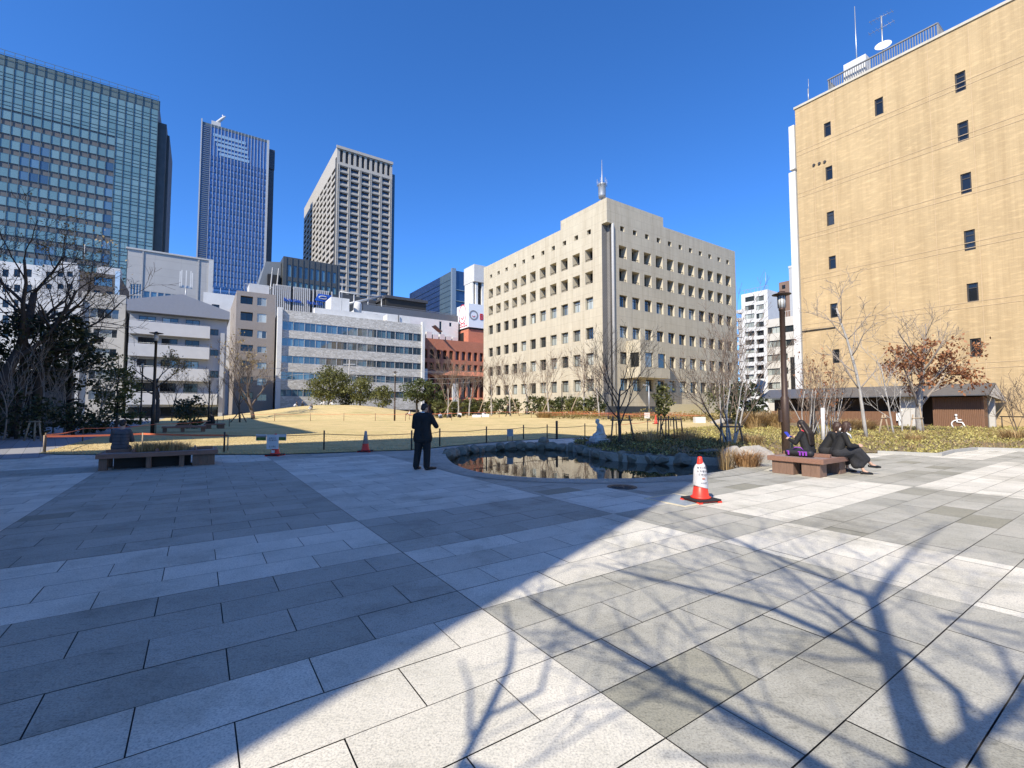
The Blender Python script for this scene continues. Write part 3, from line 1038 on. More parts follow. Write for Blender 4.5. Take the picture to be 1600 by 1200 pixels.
while z < P.z - 2:
    q.box(.3, s1 - .3, -.35, -.03, z, z + .55); z += 1.15
b.part('louvre', q, M('louvre_metal', (.16, .19, .21), .4, .1, metal=.4))
q = MB().box(b.W + 1.0, b.W + 4.3, 3, 22, 0, P.z - 16); q.box(b.W + 1.6, b.W + 4.6, 3.5, 9, P.z - 15, P.z - 3)
b.part('side_core', q, [M('side_core_dark', (.05, .06, .075), .3, .2)])
q = MB()
sa = b.fpt('front', 333, 215)[0]; sb_ = b.fpt('front', 390, 235)[0]
for k in range(5):
    zz = P.z - 6.5 - k * 2.6
    q.box(sa + k * .8, sb_ - (4 - k) * .5, -.3, -.05, zz, zz + (1.2 if k % 2 else 1.7))
b.part('crown_panel', q, M('pale_sky_glass', (.25, .38, .52), .1, .2, .6, ior=2.0))
q = MB().box(0, b.W, -.12, .4, P.z - 1.4, P.z + .1); b.part('parapet', q, M('pt2', (.10, .13, .15), .4))
e = empty('maintenance_crane', 'pale roof crane arm tilted up on the blue tower', 'crane', b.world('front', 6.5, P.z) + Vector((0, 0, 0)), TH)
MB().box(-2.2, 2.2, .5, 4, 0, 2.6).build('base', m_white2, e)
MB().tube([(0, 2, 2.2), (3.2, 2, 6.5), (4.4, 2, 8)], [.9, .75, .4], 6).tube([(3.6, 2, 6.6), (3.0, 2, 8.4)], .3, 4).build('jib', m_white2, e)

# stone tower with cream grid
P = corner(527, 228, 240)
b = Bld('stone_tower', 'cream stone grid tower with dark windows behind the dark grey block', P, 1, 1, P.z)
b.W = b.fpt('front', 618.5, 250)[0] - 2; b.D = b.fpt('left', 476, 298)[0]
m_stone = M('cream_stone', (.41, .385, .345), .8, .06, .4)
m_stw = glass('stone_tower_pane', (.018, .022, .028), (.06, .085, .12), .55, rough=.05, ior=2.0)
fl = 3.62; ops = {'front': [], 'left': []}
nc = 5; pf = (b.W - 1.6) / nc
f, p = win_mb(pf - 1.7, 1.95, 3, 1, .08, .12); prf = (pf - 1.7, f, p, [m_frame_d, m_stw])
nl = 9; pl = (b.D - 3.4) / nl
f, p = win_mb(pl - 1.6, 2.2, 1, 1, .08, .1); prl = (pl - 1.6, f, p, [m_frame_d, m_stw])
z = P.z - 10.0 - 2.4
while z > 40:
    for c in range(nc):
        ops['front'].append((.8 + c * pf + .85, z, pf - 1.7, 1.95, 1.1)); b.win('front', .8 + c * pf + .85, z, prf, -1.1)
    for c in range(nl):
        ops['left'].append((2.8 + c * pl + .8, z, pl - 1.6, 2.2, .8)); b.win('left', 2.8 + c * pl + .8, z, prl, -.8)
    z -= fl
for c in range(nc * 2):
    ops['front'].append((1.0 + c * pf / 2 + .5, P.z - 8.2, pf / 2 - 1.3, 6.6, .9))
b.shell(('front', 'left'), 0, ops, 1.0)
w_ = b.wall
w_.quad((.5, .9, P.z - 9), (b.W - .5, .9, P.z - 9), (b.W - .5, .9, P.z - 1), (.5, .9, P.z - 1), 1)
b.done([m_stone, m_frame_d])
b.place('window')
q = MB()
for c in range(nc + 1): q.box(.8 + c * pf - .55, .8 + c * pf - .2, -.5, -.02, 38, P.z - 9.6); q.box(.8 + c * pf + .2, .8 + c * pf + .55, -.5, -.02, 38, P.z - 9.6)
z = P.z - 10.4
while z > 40: q.box(.6, b.W - .3, -.32, -.03, z + .3, z + .85); z -= fl
q.box(-.4, b.W + .3, -.6, -.02, P.z - 1.2, P.z + .3)
b.part('grid_rib', q, m_stone)
q = MB().box(-.25, -.02, .35, 2.5, 30, P.z - 6); b.part('corner_slot', q, M('slot_dark', (.06, .06, .055), .5))
q = MB().box(b.W + .02, b.W + 2.6, 3, 25, 0, P.z - 5); b.part('side_glass', q, M('side_glass_dark', (.03, .055, .08), .15, .3, .3, ior=1.9))
def front_bld(name, label, u0, v0, Y, u1, D, v1=None, cat='building'):
    P = at(u0, v0, Y)
    b = Bld(name, label, P, 1, D, P.z, cat)
    b.W = b.fpt('front', u1, v1 or v0)[0]
    return b
def pxrect(b, face, ua, ub, va, vb):
    s0, zt = b.fpt(face, ua, va); s1, _ = b.fpt(face, ub, va); zb = b.fpt(face, ua, vb)[1]
    if s1 < s0: s0, s1 = s1, s0
    return s0, zb, s1 - s0, zt - zb
def addwin(b, ops, face, rect, dep, mats, nx=2, nz=1, fr=.06, d=.06, cache={}):
    s, z, w, h = rect
    ops.setdefault(face, []).append((s, z, w, h, dep))
    key = (id(b), round(w, 2), round(h, 2), nx, nz, mats[1].name)
    if key not in cache:
        f, p = win_mb(w, h, nx, nz, fr, d); cache[key] = (w, f, p, mats)
    b.win(face, s, z, cache[key], -dep)

# ---- grey panelled hall behind the gabled block
b = front_bld('panelled_hall', 'tall windowless grey panelled block above the gabled balcony building', 200, 388, 125, 332, 24, 408)
m_panel = brick('grey_panels', (.40, .395, .385), (.385, .38, .37), (.30, .295, .29), 6.0, 2.3, .8, .08, ms=.03, bump=0)
m_panel.node_tree.nodes['Brick Texture'].offset = 0
ops = {}
for k in range(4): addwin(b, ops, 'front', pxrect(b, 'front', 204 + k * 4.6, 207.5 + k * 4.6, 443.5, 460), .2, [m_frame_w, m_gl_blue], 1)
for k in range(4): addwin(b, ops, 'front', pxrect(b, 'front', 204 + k * 4.6, 207.5 + k * 4.6, 461.5, 472), .2, [m_frame_w, m_gl_blue], 1)
for k in range(6): addwin(b, ops, 'front', pxrect(b, 'front', 225 + k * 11, 234 + k * 11, 454.5 + k * 1.3, 468), .2, [m_alu, m_gl_blue], 1)
b.shell(('front',), 0, ops); b.done([m_panel]); b.place()
q = MB().box(-.4, b.W + .3, -.3, .4, b.H - .1, b.H + .35)
b.part('coping', q, M('coping_grey', (.44, .435, .42), .8))
q = MB()
for u in (223.5, 311): s = b.fpt('front', u, 400)[0]; q.box(s - .15, s + .15, -.2, -.01, 15, b.H - .1)
b.part('rib', q, M('rib_grey', (.36, .355, .345), .8))
q = MB().box(b.W - .9, b.W + .25, -.35, -.02, 8, b.H - .12); b.part('corner_rib', q, m_white2)
pq = b.world('front', b.fpt('front', 292, 460)[0], 0) - BX * 12
e = empty('cell_antenna', 'white panel antenna array on a short pole above the gabled roof', 'antenna', (pq.x, pq.y, at(292, 470, pq.y).z), TH)
hh = at(292, 423, pq.y).z - e.location.z
MB().tube([(0, 0, -1.5), (0, 0, hh * .5)], .12, 6).build('pole', m_steel, e)
MB().box(-1.4, 1.4, -.08, .08, hh * .42, hh * .5).build('bracket', m_steel, e)
for x in (-1.35, -1.0, 0.0, 1.0, 1.35):
    MB().box(x - .11, x + .11, -.25, -.1, hh * .45, hh * (.95 if abs(x) > 1.2 else 1.0)).build('panel', m_white, e)

# ---- gabled blue-grey building with white balconies
b = front_bld('balcony_building', 'blue grey apartment house with a low gabled fascia and five white balconies', 203, 487, 72, 355, 16, 501)
m_bg = M('blue_grey_render', (.40, .415, .44), .8, .06, 1)
m_balc = M('balcony_white', (.52, .525, .53), .75, .05, 1)
ops = {}
zb = [b.fpt('front', 327, v)[1] for v in (512, 530.5, 544.5, 562.5, 578, 597, 615.5, 632.5)]
rowsz = [(zb[1] - .3 + .0, None)]
floors = [(b.fpt('front', 290, 496)[1], zb[0])] + [(zb[2 * i + 1], zb[2 * i + 2]) for i in range(3)]
for i, (zt, zl) in enumerate(floors):
    for ua, ub in ((215, 242), (252, 277), (289, 311)):
        s0 = b.fpt('front', ua, 540)[0]; s1 = b.fpt('front', ub, 540)[0]
        addwin(b, ops, 'front', (s0, zl - .9, s1 - s0, zt - zl + .55), .25, [m_frame_d, m_gl_dark if i % 2 else m_gl_beige], 2)
for va, vb in ((514, 523.5), (546, 555.5), (579, 590)):
    addwin(b, ops, 'front', pxrect(b, 'front', 328.5, 341.5, va, vb), .2, [m_frame_d, m_gl_dark], 2)
b.shell(('front',), 0, ops, .25, top=True, z1=b.H - .1)
b.done([m_bg]); b.place()
q = MB()
za, zc = b.fpt('front', 285, 462)[1], b.fpt('front', 203, 470)[1]
sa = b.fpt('front', 285, 462)[0]; zr_ = b.fpt('front', 355, 489)[1]
poly = [(-.3, b.H), (b.W + .3, b.fpt('front', 355, 501)[1]), (b.W + .3, zr_), (sa, za), (-.3, zc)]
T_ = Matrix.Translation((0, -1.25, 0)) @ Matrix.Rotation(R(90), 4, 'X')
q.prism(poly, -1.1, 0, 0, T_)
q.box(-.3, b.W + .3, -.15, 10, b.H - .05, b.H + .25)
b.part('fascia', q, M('fascia_blue', (.235, .255, .30), .6, .05))
q = MB()
q.add([(-.3, -.15, zc), (sa, -.15, za), (b.W + .3, -.15, zr_), (b.W + .3, 14, zr_), (sa, 10, za), (-.3, 14, zc)], [(0, 1, 4, 5), (1, 2, 3, 4), (3, 5, 4)])
b.part('roof', q, M('roof_slate', (.16, .17, .19), .7, .1))
for i in range(4):
    s1 = b.fpt('front', 327 if i < 3 else 341.5, 545)[0]
    q = MB(); q.box(.1, s1, -1.35, -1.2, zb[2 * i + 1], zb[2 * i]); q.box(.1, s1, -1.2, -.02, zb[2 * i + 1], zb[2 * i + 1] + .18)
    q.box(.1, .25, -1.2, -.02, zb[2 * i + 1] + .18, zb[2 * i]); q.box(s1 - .15, s1, -1.2, -.02, zb[2 * i + 1] + .18, zb[2 * i])
    bo = b.part('balcony', q, m_balc)
    q = MB()
    q.tube([(.1, -1.27, zb[2 * i] + .16), (s1, -1.27, zb[2 * i] + .16)], .03, 4)
    k = .2
    while k < s1: q.box(k - .02, k + .02, -1.29, -1.25, zb[2 * i] - .02, zb[2 * i] + .15); k += 1.2
    q.build('rail', m_alu, bo)
q = MB(); s0 = b.fpt('front', 344, 540)[0]; s1 = b.fpt('front', 350.5, 540)[0]; q.box(s0, s1, -.8, -.02, -.4, b.fpt('front', 345, 521)[1]); b.part('stair_fin', q, m_bg)
q = MB(); q.box(.3, s0, -.06, -.01, 0, zb[7] - .4); b.part('ground_recess_shade', q, m_gl_dark)  # flat dark pane: shade of the recessed ground floor put into its colour

# ---- cream house and white blocks at the left, behind the trees
b = front_bld('cream_house', 'cream flat fronted house with ribbon windows between the dark trees and the gabled block', 128, 454.5, 70, 197, 14, 466)
m_crm = M('cream_render', (.52, .49, .43), .85, .06, 1, big=.1, bigscale=.3)
ops = {}
for (ua, ub, va, vb) in ((141, 186, 480, 495.5), (146, 183.5, 512.5, 526), (138, 182, 543, 557.5), (138, 181, 577, 592), (138, 181, 610, 624)):
    addwin(b, ops, 'front', pxrect(b, 'front', ua, ub, va, vb), .3, [m_frame_w, m_gl_beige], 4)
b.shell(('front',), 0, ops); b.done([m_crm]); b.place()
b = front_bld('sunlit_white_house', 'low house, sunlit brightness put into its wall colour, mostly behind trees at the left', 30, 455, 66, 129.5, 12, 463)  # white wall colour stands in for the strong sun on this front
ops = {}
for i in range(4):
    for ua in (44, 62, 80, 102): addwin(b, ops, 'front', pxrect(b, 'front', ua, ua + 11, 484 + 32 * i, 497 + 32 * i), .2, [m_frame_d, m_gl_beige], 2)
b.shell(('front',), 0, ops); b.done([m_white]); b.place()
b = front_bld('white_block', 'white stepped apartment block below the glass tower at the far left', -60, 400, 96, 66, 14, 414)
ops = {}
for i in range(5):
    for ua in (4, 22, 40): addwin(b, ops, 'front', pxrect(b, 'front', ua, ua + 10, 420 + 24 * i, 432 + 24 * i), .25, [m_frame_d, m_gl_dark], 2)
b.shell(('front',), 0, ops); b.done([m_white]); b.place()
b = front_bld('white_terrace_block', 'white block with small dark balconies left of the dark brown house', 66.5, 413, 94, 124, 14, 419)
ops = {}
for i in range(4):
    for ua in (72, 90, 105): addwin(b, ops, 'front', pxrect(b, 'front', ua, ua + 9, 424 + 19 * i, 432 + 19 * i), .5, [m_frame_d, m_gl_dark], 2)
b.shell(('front',), 0, ops); b.done([m_white2]); b.place()
q = MB().box(2, 5, 2, 5, b.H, b.H + 1.6); q.tube([(6, 2, b.H), (6, 2, b.H + 6)], .07, 5); b.part('roof_plant', q, m_white2)
b = front_bld('brown_house', 'small dark brown block with one wide window and a pale glass strip', 125, 423, 90, 187, 16, 429)
ops = {}
addwin(b, ops, 'front', pxrect(b, 'front', 147, 176, 432, 445), .25, [m_frame_d, m_gl_blue], 3)
addwin(b, ops, 'front', pxrect(b, 'front', 146, 156, 453, 460), .25, [m_frame_d, m_gl_dark], 1)
addwin(b, ops, 'front', pxrect(b, 'front', 166, 176, 455, 462), .25, [m_frame_d, m_gl_dark], 1)
b.shell(('front',), 0, ops); b.done([M('dark_brown_tile', (.105, .09, .08), .7, .1)]); b.place()
s0, _ = b.fpt('front', 180, 440)
q = MB().box(s0, b.W + .1, -.25, -.02, 10, b.H + .8); b.part('glass_strip', q, M('pale_glass', (.42, .55, .66), .1, .1, 1, ior=1.8))
q = MB().box(2, 4.5, 3, 5, b.H, b.H + 1.2); q.box(5.2, 5.9, 3, 4, b.H, b.H + 1.6); q.box(s0 - 3.2, s0 + .5, 2, 5, b.H, b.H + 1.9); b.part('roof_plant', q, m_white2)

b = front_bld('white_annex', 'small white block peeking over the right end of the gabled roof', 318, 456, 112, 369, 10, 461)
ops = {}
addwin(b, ops, 'front', pxrect(b, 'front', 331, 343, 475, 481), .25, [m_frame_d, m_gl_dark], 2)
b.shell(('front',), 0, ops); b.done([m_white]); b.place()
q = MB()
for x in (2, 3.6, 5.5): q.tube([(x, 3, b.H), (x, 3, b.H + 2.2)], .06, 4)
b.part('roof_pipe', q, m_steel)
# ---- greige apartment block
b = front_bld('tiled_apartments', 'narrow taupe tiled apartment block with a bright left flank', 370, 453.5, 97, 431, 1, 459.7)
b.D = b.fpt('left', 359, 470)[0]
m_taupe = brick('taupe_tile', (.33, .29, .26), (.305, .27, .24), (.24, .21, .19), .25, .08, .8, .1, ms=.015, bump=0)
ops = {}
for i, (va, vb) in enumerate(((461.5, 474), (486.5, 500), (513.5, 525), (538, 548), (563, 573), (588, 599), (613, 623))):
    addwin(b, ops, 'front', pxrect(b, 'front', 376, 395.5, va, vb), .8 if i < 3 else .4, [m_frame_d, m_gl_dark], 2)
    addwin(b, ops, 'front', pxrect(b, 'front', 402, 416.5, va + 3, vb + 3), .15, [m_frame_w, m_gl_beige], 2)
for i in range(6): addwin(b, ops, 'left', (b.D * .3, 6 + i * 3.2, 1.2, 1.3), .15, [m_frame_d, m_gl_dark], 1)
b.shell(('front', 'left'), 0, ops); b.done([m_taupe]); b.place()
q = MB(); q.box(-.06, -.003, .02, b.D - .02, 0, b.H - .05)
q = MB()
k = 1.5
while k < b.W - .5: q.box(k, k + .06, 1.0, 1.06, b.H, b.H + 1.9); k += .45
q.box(1.5, b.W - .5, .98, 1.08, b.H + 1.85, b.H + 1.95); q.box(2.5, b.W - 1, 3, 8, b.H, b.H + 2.6)
b.part('roof_rail', q, m_white2)

# ---- dark grey metal building with tall blue windows
b = front_bld('dark_metal_block', 'dark grey metal clad block with a row of tall blue windows', 443, 400, 150, 531.5, 25, 416)
m_dk = M('dark_metal', (.075, .082, .085), .5, .08, .5, metal=.2)
ops = {}
for k in range(9):
    ua = 450.3 + k * 8.75
    addwin(b, ops, 'front', pxrect(b, 'front', ua, ua + 5.4, 413.3 + k * 1.55, 432 + k * 1.3), .25, [m_dk, m_gl_blue], 1)
    addwin(b, ops, 'front', pxrect(b, 'front', ua - .5, ua + 4.9, 438.5 + k * 1.3, 450 + k * 1.2), .25, [m_dk, m_gt], 1)
b.shell(('front',), 0, ops); b.done([m_dk]); b.place()
q = MB()
for k in range(10):
    s = b.fpt('front', 447.2 + k * 8.75, 415)[0]; q.box(s - .12, s + .12, -.18, -.02, 20, b.H - .1)
b.part('seam', q, m_dk)
q = MB(); zl = at(405, 455, 150).z
T_ = Matrix.Translation((-.2, 4, 0)) @ Matrix.Rotation(R(90), 4, 'X')
q.prism([(-11.5, 20), (0, 20), (0, b.H - 1), (-4.5, b.H - 1.6)], -18, 0, 0, T_)
b.part('sloped_wing', q, M('slope_grey', (.19, .205, .215), .5, .08))
q = MB(); q.box(-4.2, -.5, 2.5, 3.9, 30, b.H - 6); b.part('service_recess', q, m_dark)
q = MB()
for x in (-4.4, -2.6): q.tube([(x, 1.5, 26), (x + 1.5, 1.5, b.H - 4)], .22, 4)
for k in range(5): q.tube([(-4.2 + k * .3, 1.5, 28 + k * 2.6), (-2.3 + k * .3, 1.5, 28 + k * 2.6)], .15, 4)
b.part('pipe_frame', q, m_steel)

# ---- building with striped screen and blue sign
b = front_bld('screen_building', 'building crowned by a striped metal screen carrying a blue sign', 426, 445, 128, 519.5, 18, 458)
b.shell((), 0); b.done([M('screen_backing', (.05, .05, .052), .7)])
q = MB(); k = .1; i = 0
while k < b.W - .2:
    u_ = i % 34
    dense = u_ < 8 or 9 < u_ < 19 or 22 < u_ < 29
    if dense or i % 2 == 0: q.box(k, k + .3, -.5, -.1, 10, b.H + .2)
    k += .52; i += 1
b.part('screen_slat', q, M('screen_white', (.46, .45, .44), .6, .05))
m_sblue = M('sign_blue', (.02, .09, .42), .35, .08)
s0, zt = b.fpt('front', 491, 459); s1 = b.fpt('front', 517, 460)[0]; zb_ = b.fpt('front', 491, 470)[1]
w_ = s1 - s0
e = empty('blue_emblem_sign', 'blue slanted emblem board with a pale hollow ring on the striped screen', 'sign', b.world('front', s0, zb_) - BX * .62, TH)
T_ = Matrix.Rotation(R(90), 4, 'X'); h_ = zt - zb_
MB().prism([(0, 0), (w_ * .82, -.2), (w_, h_ * .95), (w_ * .22, h_)], 0, .35, 0, T_).build('board', m_sblue, e)
q = MB()
pts = [(w_ * .5 + 1.15 * math.cos(a * .35 + .5), -.42, h_ * .48 + .42 * math.sin(a * .35 + .5)) for a in range(16)]
q.tube(pts, .17, 4); q.build('emblem', M('emblem_grey', (.45, .46, .48), .5), e)
s2, z2 = b.fpt('front', 443, 469.5)[0], b.fpt('front', 443, 471)[1]
e = empty('blue_letter_sign', 'row of small blue letters running along the striped screen', 'sign', b.world('front', s2, z2) - BX * .62, TH)
L_ = b.fpt('front', 517, 477)[0] - s2
rr = random.Random(3); k = 0; gi = 0
while k < L_ - .6:
    w0 = rr.uniform(.34, .55)
    if gi in (8, 9, 17): k += .7; gi += 1; continue
    q = MB(); ww = .13
    top = .95 if gi % 5 == 0 else .75
    q.box(k, k + ww, -.2, 0, 0, top)
    if gi % 2 == 0: q.box(k + ww, k + w0, -.2, 0, top - .16, top); q.box(k + w0 - ww, k + w0, -.199, 0, .0, top - .16)
    else: q.box(k + ww, k + w0, -.2, 0, 0, .15); q.box(k + ww, k + w0, -.199, 0, .33, .48)
    q.build('letter', m_sblue, e)
    k += w0 + .16; gi += 1

# ---- stone fronted office with ribbon windows
b = front_bld('stone_office', 'pale grey stone faced office with five ribbon window rows behind the lawn', 441, 483.5, 100, 659, 14, 509)
m_ston = None
def stone_mat():
    m, n, b_ = nt('rough_stone_facing')
    co = ocoord(n)
    v = nd(n, 'ShaderNodeTexVoronoi', Scale=1.6); v.feature = 'F1'
    mp = nd(n, 'ShaderNodeMapping'); mp.inputs['Scale'].default_value = (.8, .8, 2.2); n.links.new(co, mp.inputs[0]); n.links.new(mp.outputs[0], v.inputs['Vector'])
    d = nd(n, 'ShaderNodeTexVoronoi', Scale=1.6); d.feature = 'DISTANCE_TO_EDGE'; n.links.new(mp.outputs[0], d.inputs['Vector'])
    sep = nd(n, 'ShaderNodeSeparateColor'); n.links.new(v.outputs['Color'], sep.inputs[0])
    c = ramp(n, sep.outputs[0], [(0, (.46, .44, .395)), (.5, (.56, .54, .49)), (1, (.64, .62, .57))])
    c = mix(n, 1.0, c, ramp(n, d.outputs['Distance'], [(.0, (.62, .6, .57)), (.09, (1, 1, 1))]), 'MULTIPLY')
    n.links.new(c, b_.inputs['Base Color']); b_.inputs['Roughness'].default_value = .9
    return m
m_ston = stone_mat()
ops = {}
nm = 14
rows = [(501, 515), (527, 540), (555, 566.8), (580.5, 593), (608, 619.5)]
for va, vb in rows:
    _, zt = b.fpt('front', 441, va); _, z0 = b.fpt('front', 441, vb)
    pw = b.W / nm
    for k in range(nm):
        addwin(b, ops, 'front', (k * pw + (.0 if k else .05), z0, pw - (0.002 if k < nm - 1 else .05), zt - z0), .22, [m_alu, m_gl_blue], 2, 1, .09, .14)
b.shell(('front',), 0, ops, .22); b.done([m_ston]); b.place()
q = MB().box(-.9, .0, -.6, .6, -.5, b.fpt('front', 441, 481)[1]); b.part('end_fin', q, m_white)
q = MB().box(b.W + .0, b.W + .7, -.5, .6, -.5, b.fpt('front', 659, 503)[1]); b.part('end_fin', q, m_white)
q = MB().box(10, b.W - 1, -1.2, -.02, -.4, b.fpt('front', 600, 640)[1]); b.part('dark_base', q, m_dark)
# rooftop box, tank and plant of the office
Q = at(523, 459, 106)
W_ = along(Q, 552, AX)
z0 = b.H
q = MB()
lx = lambda p: ((p - Vector((b.P.x, b.P.y, 0))) @ Matrix.Rotation(TH, 3, 'Z'))
c0 = b.Rm.inverted() @ (Q - Vector((b.P.x, b.P.y, 0))); c0.y = max(c0.y, 0) + 3.2
q.box(c0.x, c0.x + W_, c0.y, c0.y + 6, z0, Q.z); q.box(c0.x - 4, c0.x + 12, c0.y - 2, c0.y - .5, z0 + .02, z0 + 1.5)
q.box(c0.x + 13, c0.x + 19, c0.y - 2, c0.y + 1, z0 + .02, z0 + 1.9)
b.part('penthouse', q, m_white)
q = MB().lathe([(.95, z0), (.95, Q.z - .6), (.7, Q.z - .1), (.1, Q.z)], 14, (c0.x + W_ + 2.6, c0.y + 2, 0)); b.part('water_tank', q, m_white2)
q = MB().tube([(c0.x + 2.2, c0.y - 1, z0), (c0.x + 2.2, c0.y - 1, z0 + 10)], .06, 5); b.part('flag_pole', q, m_alu)
q = MB()
Tp = Matrix.Translation((c0.x + 26, c0.y - 2, z0 + .4)) @ Matrix.Rotation(R(35), 4, 'Y')
q.box(0, 2.6, 0, 2.2, 0, .18, 0, Tp); q.box(b.W - 6, b.W - 5.8, .8, 1, z0, z0 + 2); 
b.part('solar_rack', q, M('rack_dark', (.09, .095, .1), .4))

# ---- long white building behind with dark top
b = front_bld('white_workshop', 'long white building with a railed terrace behind the stone office', 553, 484, 122, 716, 24, 501)
ops = {}
for ua, va, vb in ((586.5, 491, 499), (603, 493, 501), (612, 494, 502), (622.5, 494.5, 501), (686.5, 502, 526), (702, 504, 510), (716.5, 506, 515)):
    addwin(b, ops, 'front', pxrect(b, 'front', ua, ua + 3.6, va, vb), .2, [m_frame_d, m_gl_dark], 1)
b.shell(('front',), 0, ops); b.done([m_white]); b.place()
q = MB(); k = 2.5
while k < b.W: q.box(k, k + .05, .1, .16, b.H, b.H + 2.2); k += .3
q.box(2.5, b.W, .06, .2, b.H + 2.15, b.H + 2.25); q.box(2.5, b.W, .17, .2, b.H + .02, b.H + 1.9)
b.part('terrace_rail', q, M('rail_grey', (.19, .195, .2), .5, .1, metal=.3))
x0 = b.fpt('front', 596, 470)[0]; x1 = b.fpt('front', 668, 480)[0]; zt = b.fpt('front', 600, 447.5)[1]
x0 += 4; x1 += 3
q = MB().box(x0, x1, 8, 22, zt - 5.6, zt - 1.2); b.part('dark_attic', q, M('attic_black', (.02, .019, .018), .7))
q = MB().box(x0 - .4, x1 + .4, 7.4, 22.5, zt - 1.2, zt - .4); b.part('attic_roof', q, M('attic_roof', (.055, .055, .06), .6))
q = MB(); 
for k in range(5):
    xx = x0 + (x1 - x0) * k / 4.6; q.box(xx, xx + 1.9, 8.1, 20, b.H, zt - 5.6)
b.part('white_pier', q, m_white)
q = MB().box(x0, x1, 9.5, 10, b.H, zt - 5.6); b.part('attic_glazing', q, m_gl_blue)
q = MB()
for k in range(4):
    xx = x0 - 13 + k * 4
    q.tube([(xx, 9, b.H), (xx, 9, zt - 1)], .2, 4)
q.tube([(x0 - 13, 9, zt - 5), (x0 - 1, 9, zt - .6)], .35, 4); q.tube([(x0 - 13, 9, zt - 1), (x0 - 1, 9, zt - 1)], .2, 4)
b.part('stair_frame', q, m_steel)
q = MB()
T_ = Matrix.Translation((0, 20, 0)) @ Matrix.Rotation(R(90), 4, 'X')
q.prism([(-2.4, b.H), (x0 - .6, b.H), (x0 - .6, zt - .5), (.8, zt + .4), (-2.4, zt - 1.6)], -2, 4, 0, T_)
b.part('sloped_plant_screen', q, M('plant_dark', (.05, .052, .056), .6))
q = MB()
for k in range(6): q.box(b.W - 13 + k * 2.1, b.W - 11.4 + k * 2.1, -1.4, -.3, b.fpt('front', 690, 529)[1] - 2, b.fpt('front', 690, 529)[1] + rng.uniform(.4, 1.5))
b.part('air_conditioner', q, m_white2)

# ---- glass wedge tower
P = corner(708, 422, 170)
b = Bld('glass_wedge', 'dark blue glass block with a green glazed front beside the cream office block', P, 14, 1, P.z)
b.D = b.fpt('left', 640, 457)[0]
b.shell((), 0)
b.wall = MB()
m_wg = M('wedge_blue', (.018, .04, .11), .12, .15, .3, ior=2.0)
m_wg2 = M('wedge_grey_glass', (.07, .105, .13), .15, .15, .3, ior=1.9)
b.shell((), 0); b.done([m_wg])
q = MB().box(-.12, -.02, .1, b.D * .26, 10, b.H - .1); b.part('pale_glass_panel', q, m_wg2)
q = MB()
z = 20
while z < b.H - 2: q.box(-.2, -.125, .2, b.D, z, z + .12); z += 2.0
b.part('transom', q, M('transom_dark', (.02, .035, .06), .3))
q = MB().box(-.7, .9, -.7, -.05, 0, b.H + .6); q.box(-.7, -.15, -.05, .4, 0, b.H + .6); b.part('corner_frame', q, M('corner_metal', (.30, .34, .36), .4, .1, metal=.5))
m_gg = glass('green_pane', (.025, .06, .055), (.07, .14, .125), .5, ior=1.9)
f, p = win_mb(2.2, 2.3, 1, 1, .05, .06); pr = (2.2, f, p, [m_alu, m_gg])
z = b.H - 6
while z > 60:
    for k in range(5): b.win('front', 1.2 + k * 2.3, z, pr, .05)
    z -= 4.2
b.place()
q = MB(); z = b.H - 6
while z > 40: q.box(.9, 14, -.5, -.1, z - 1.5, z - 1.2); z -= 4.2
b.part('floor_ledge', q, M('ledge_metal', (.28, .33, .33), .4, .1, metal=.4))

# ---- white box over black striped block
P = corner(741, 412.5, 140)
b = Bld('cantilever_block', 'white box overhanging a black and white striped block beside the cream office', P, 12, 1, P.z)
b.D = b.fpt('left', 725, 420)[0]
zm = at(741, 439, 140).z
q = b.wall
q.add([(0, 0, zm), (12, 0, zm), (12, b.D, zm), (0, b.D, zm), (0, 0, b.H), (12, 0, b.H), (12, b.D, b.H), (0, b.D, b.H)],
      [(0, 3, 2, 1), (4, 5, 6, 7), (0, 1, 5, 4), (1, 2, 6, 5), (2, 3, 7, 6), (3, 0, 4, 7)])
b.done([m_white2], 'upper_box')
q = MB().box(.6, 12, 1.0, b.D - .3, -.5, zm); b.part('dark_shaft', q, m_dark)
q = MB()
for k in range(7):
    y = 1.2 + k * (b.D - 2.0) / 6.5; q.box(.1, .58, y, y + .75, 0, zm - .1)
for k in range(5): q.box(.8 + k * 2.2, 1.6 + k * 2.2, .45, .98, 0, zm - .1)
b.part('white_fin', q, m_white)

# ---- red brick building with arches, stair tower and billboard
b = front_bld('red_brick_building', 'red brick building with rows of dark arches left of the cream office block', 660, 527.5, 122, 775, 14, 541)
m_red = brick('red_brick', (.56, .20, .115), (.50, .175, .095), (.40, .17, .11), .3, .1, .85, .15, ms=.012, bump=.15)
def arch_proto(w, h, d):
    f = MB(); p = MB()
    n = 6
    for sgn in (0, 1):
        pts = [(0 if sgn == 0 else w, h)]
        for i in range(n + 1):
            a = math.pi / 2 * i / n
            pts.append((w / 2 - w / 2 * math.cos(a) if sgn == 0 else w / 2 + w / 2 * math.cos(a), h - w * .38 + w * .38 * math.sin(a)))
        T_ = Matrix.Rotation(R(90), 4, 'X')
        if sgn == 0: pts = pts[::-1]
        f.prism([(x, z) for x, z in pts], .0, d - .02, 0, T_)
    f.box(w * .47, w * .53, -.05, 0, 0, h)
    p.quad((0, -.02, 0), (w, -.02, 0), (w, -.02, h), (0, -.02, h))
    return f, p
ops = {}
rowz = [(b.fpt('front', 668, a)[1], b.fpt('front', 668, c)[1]) for a, c in ((559.5, 545), (580, 566), (620, 588), (652, 625))]
nA = 12
pt = b.W / nA
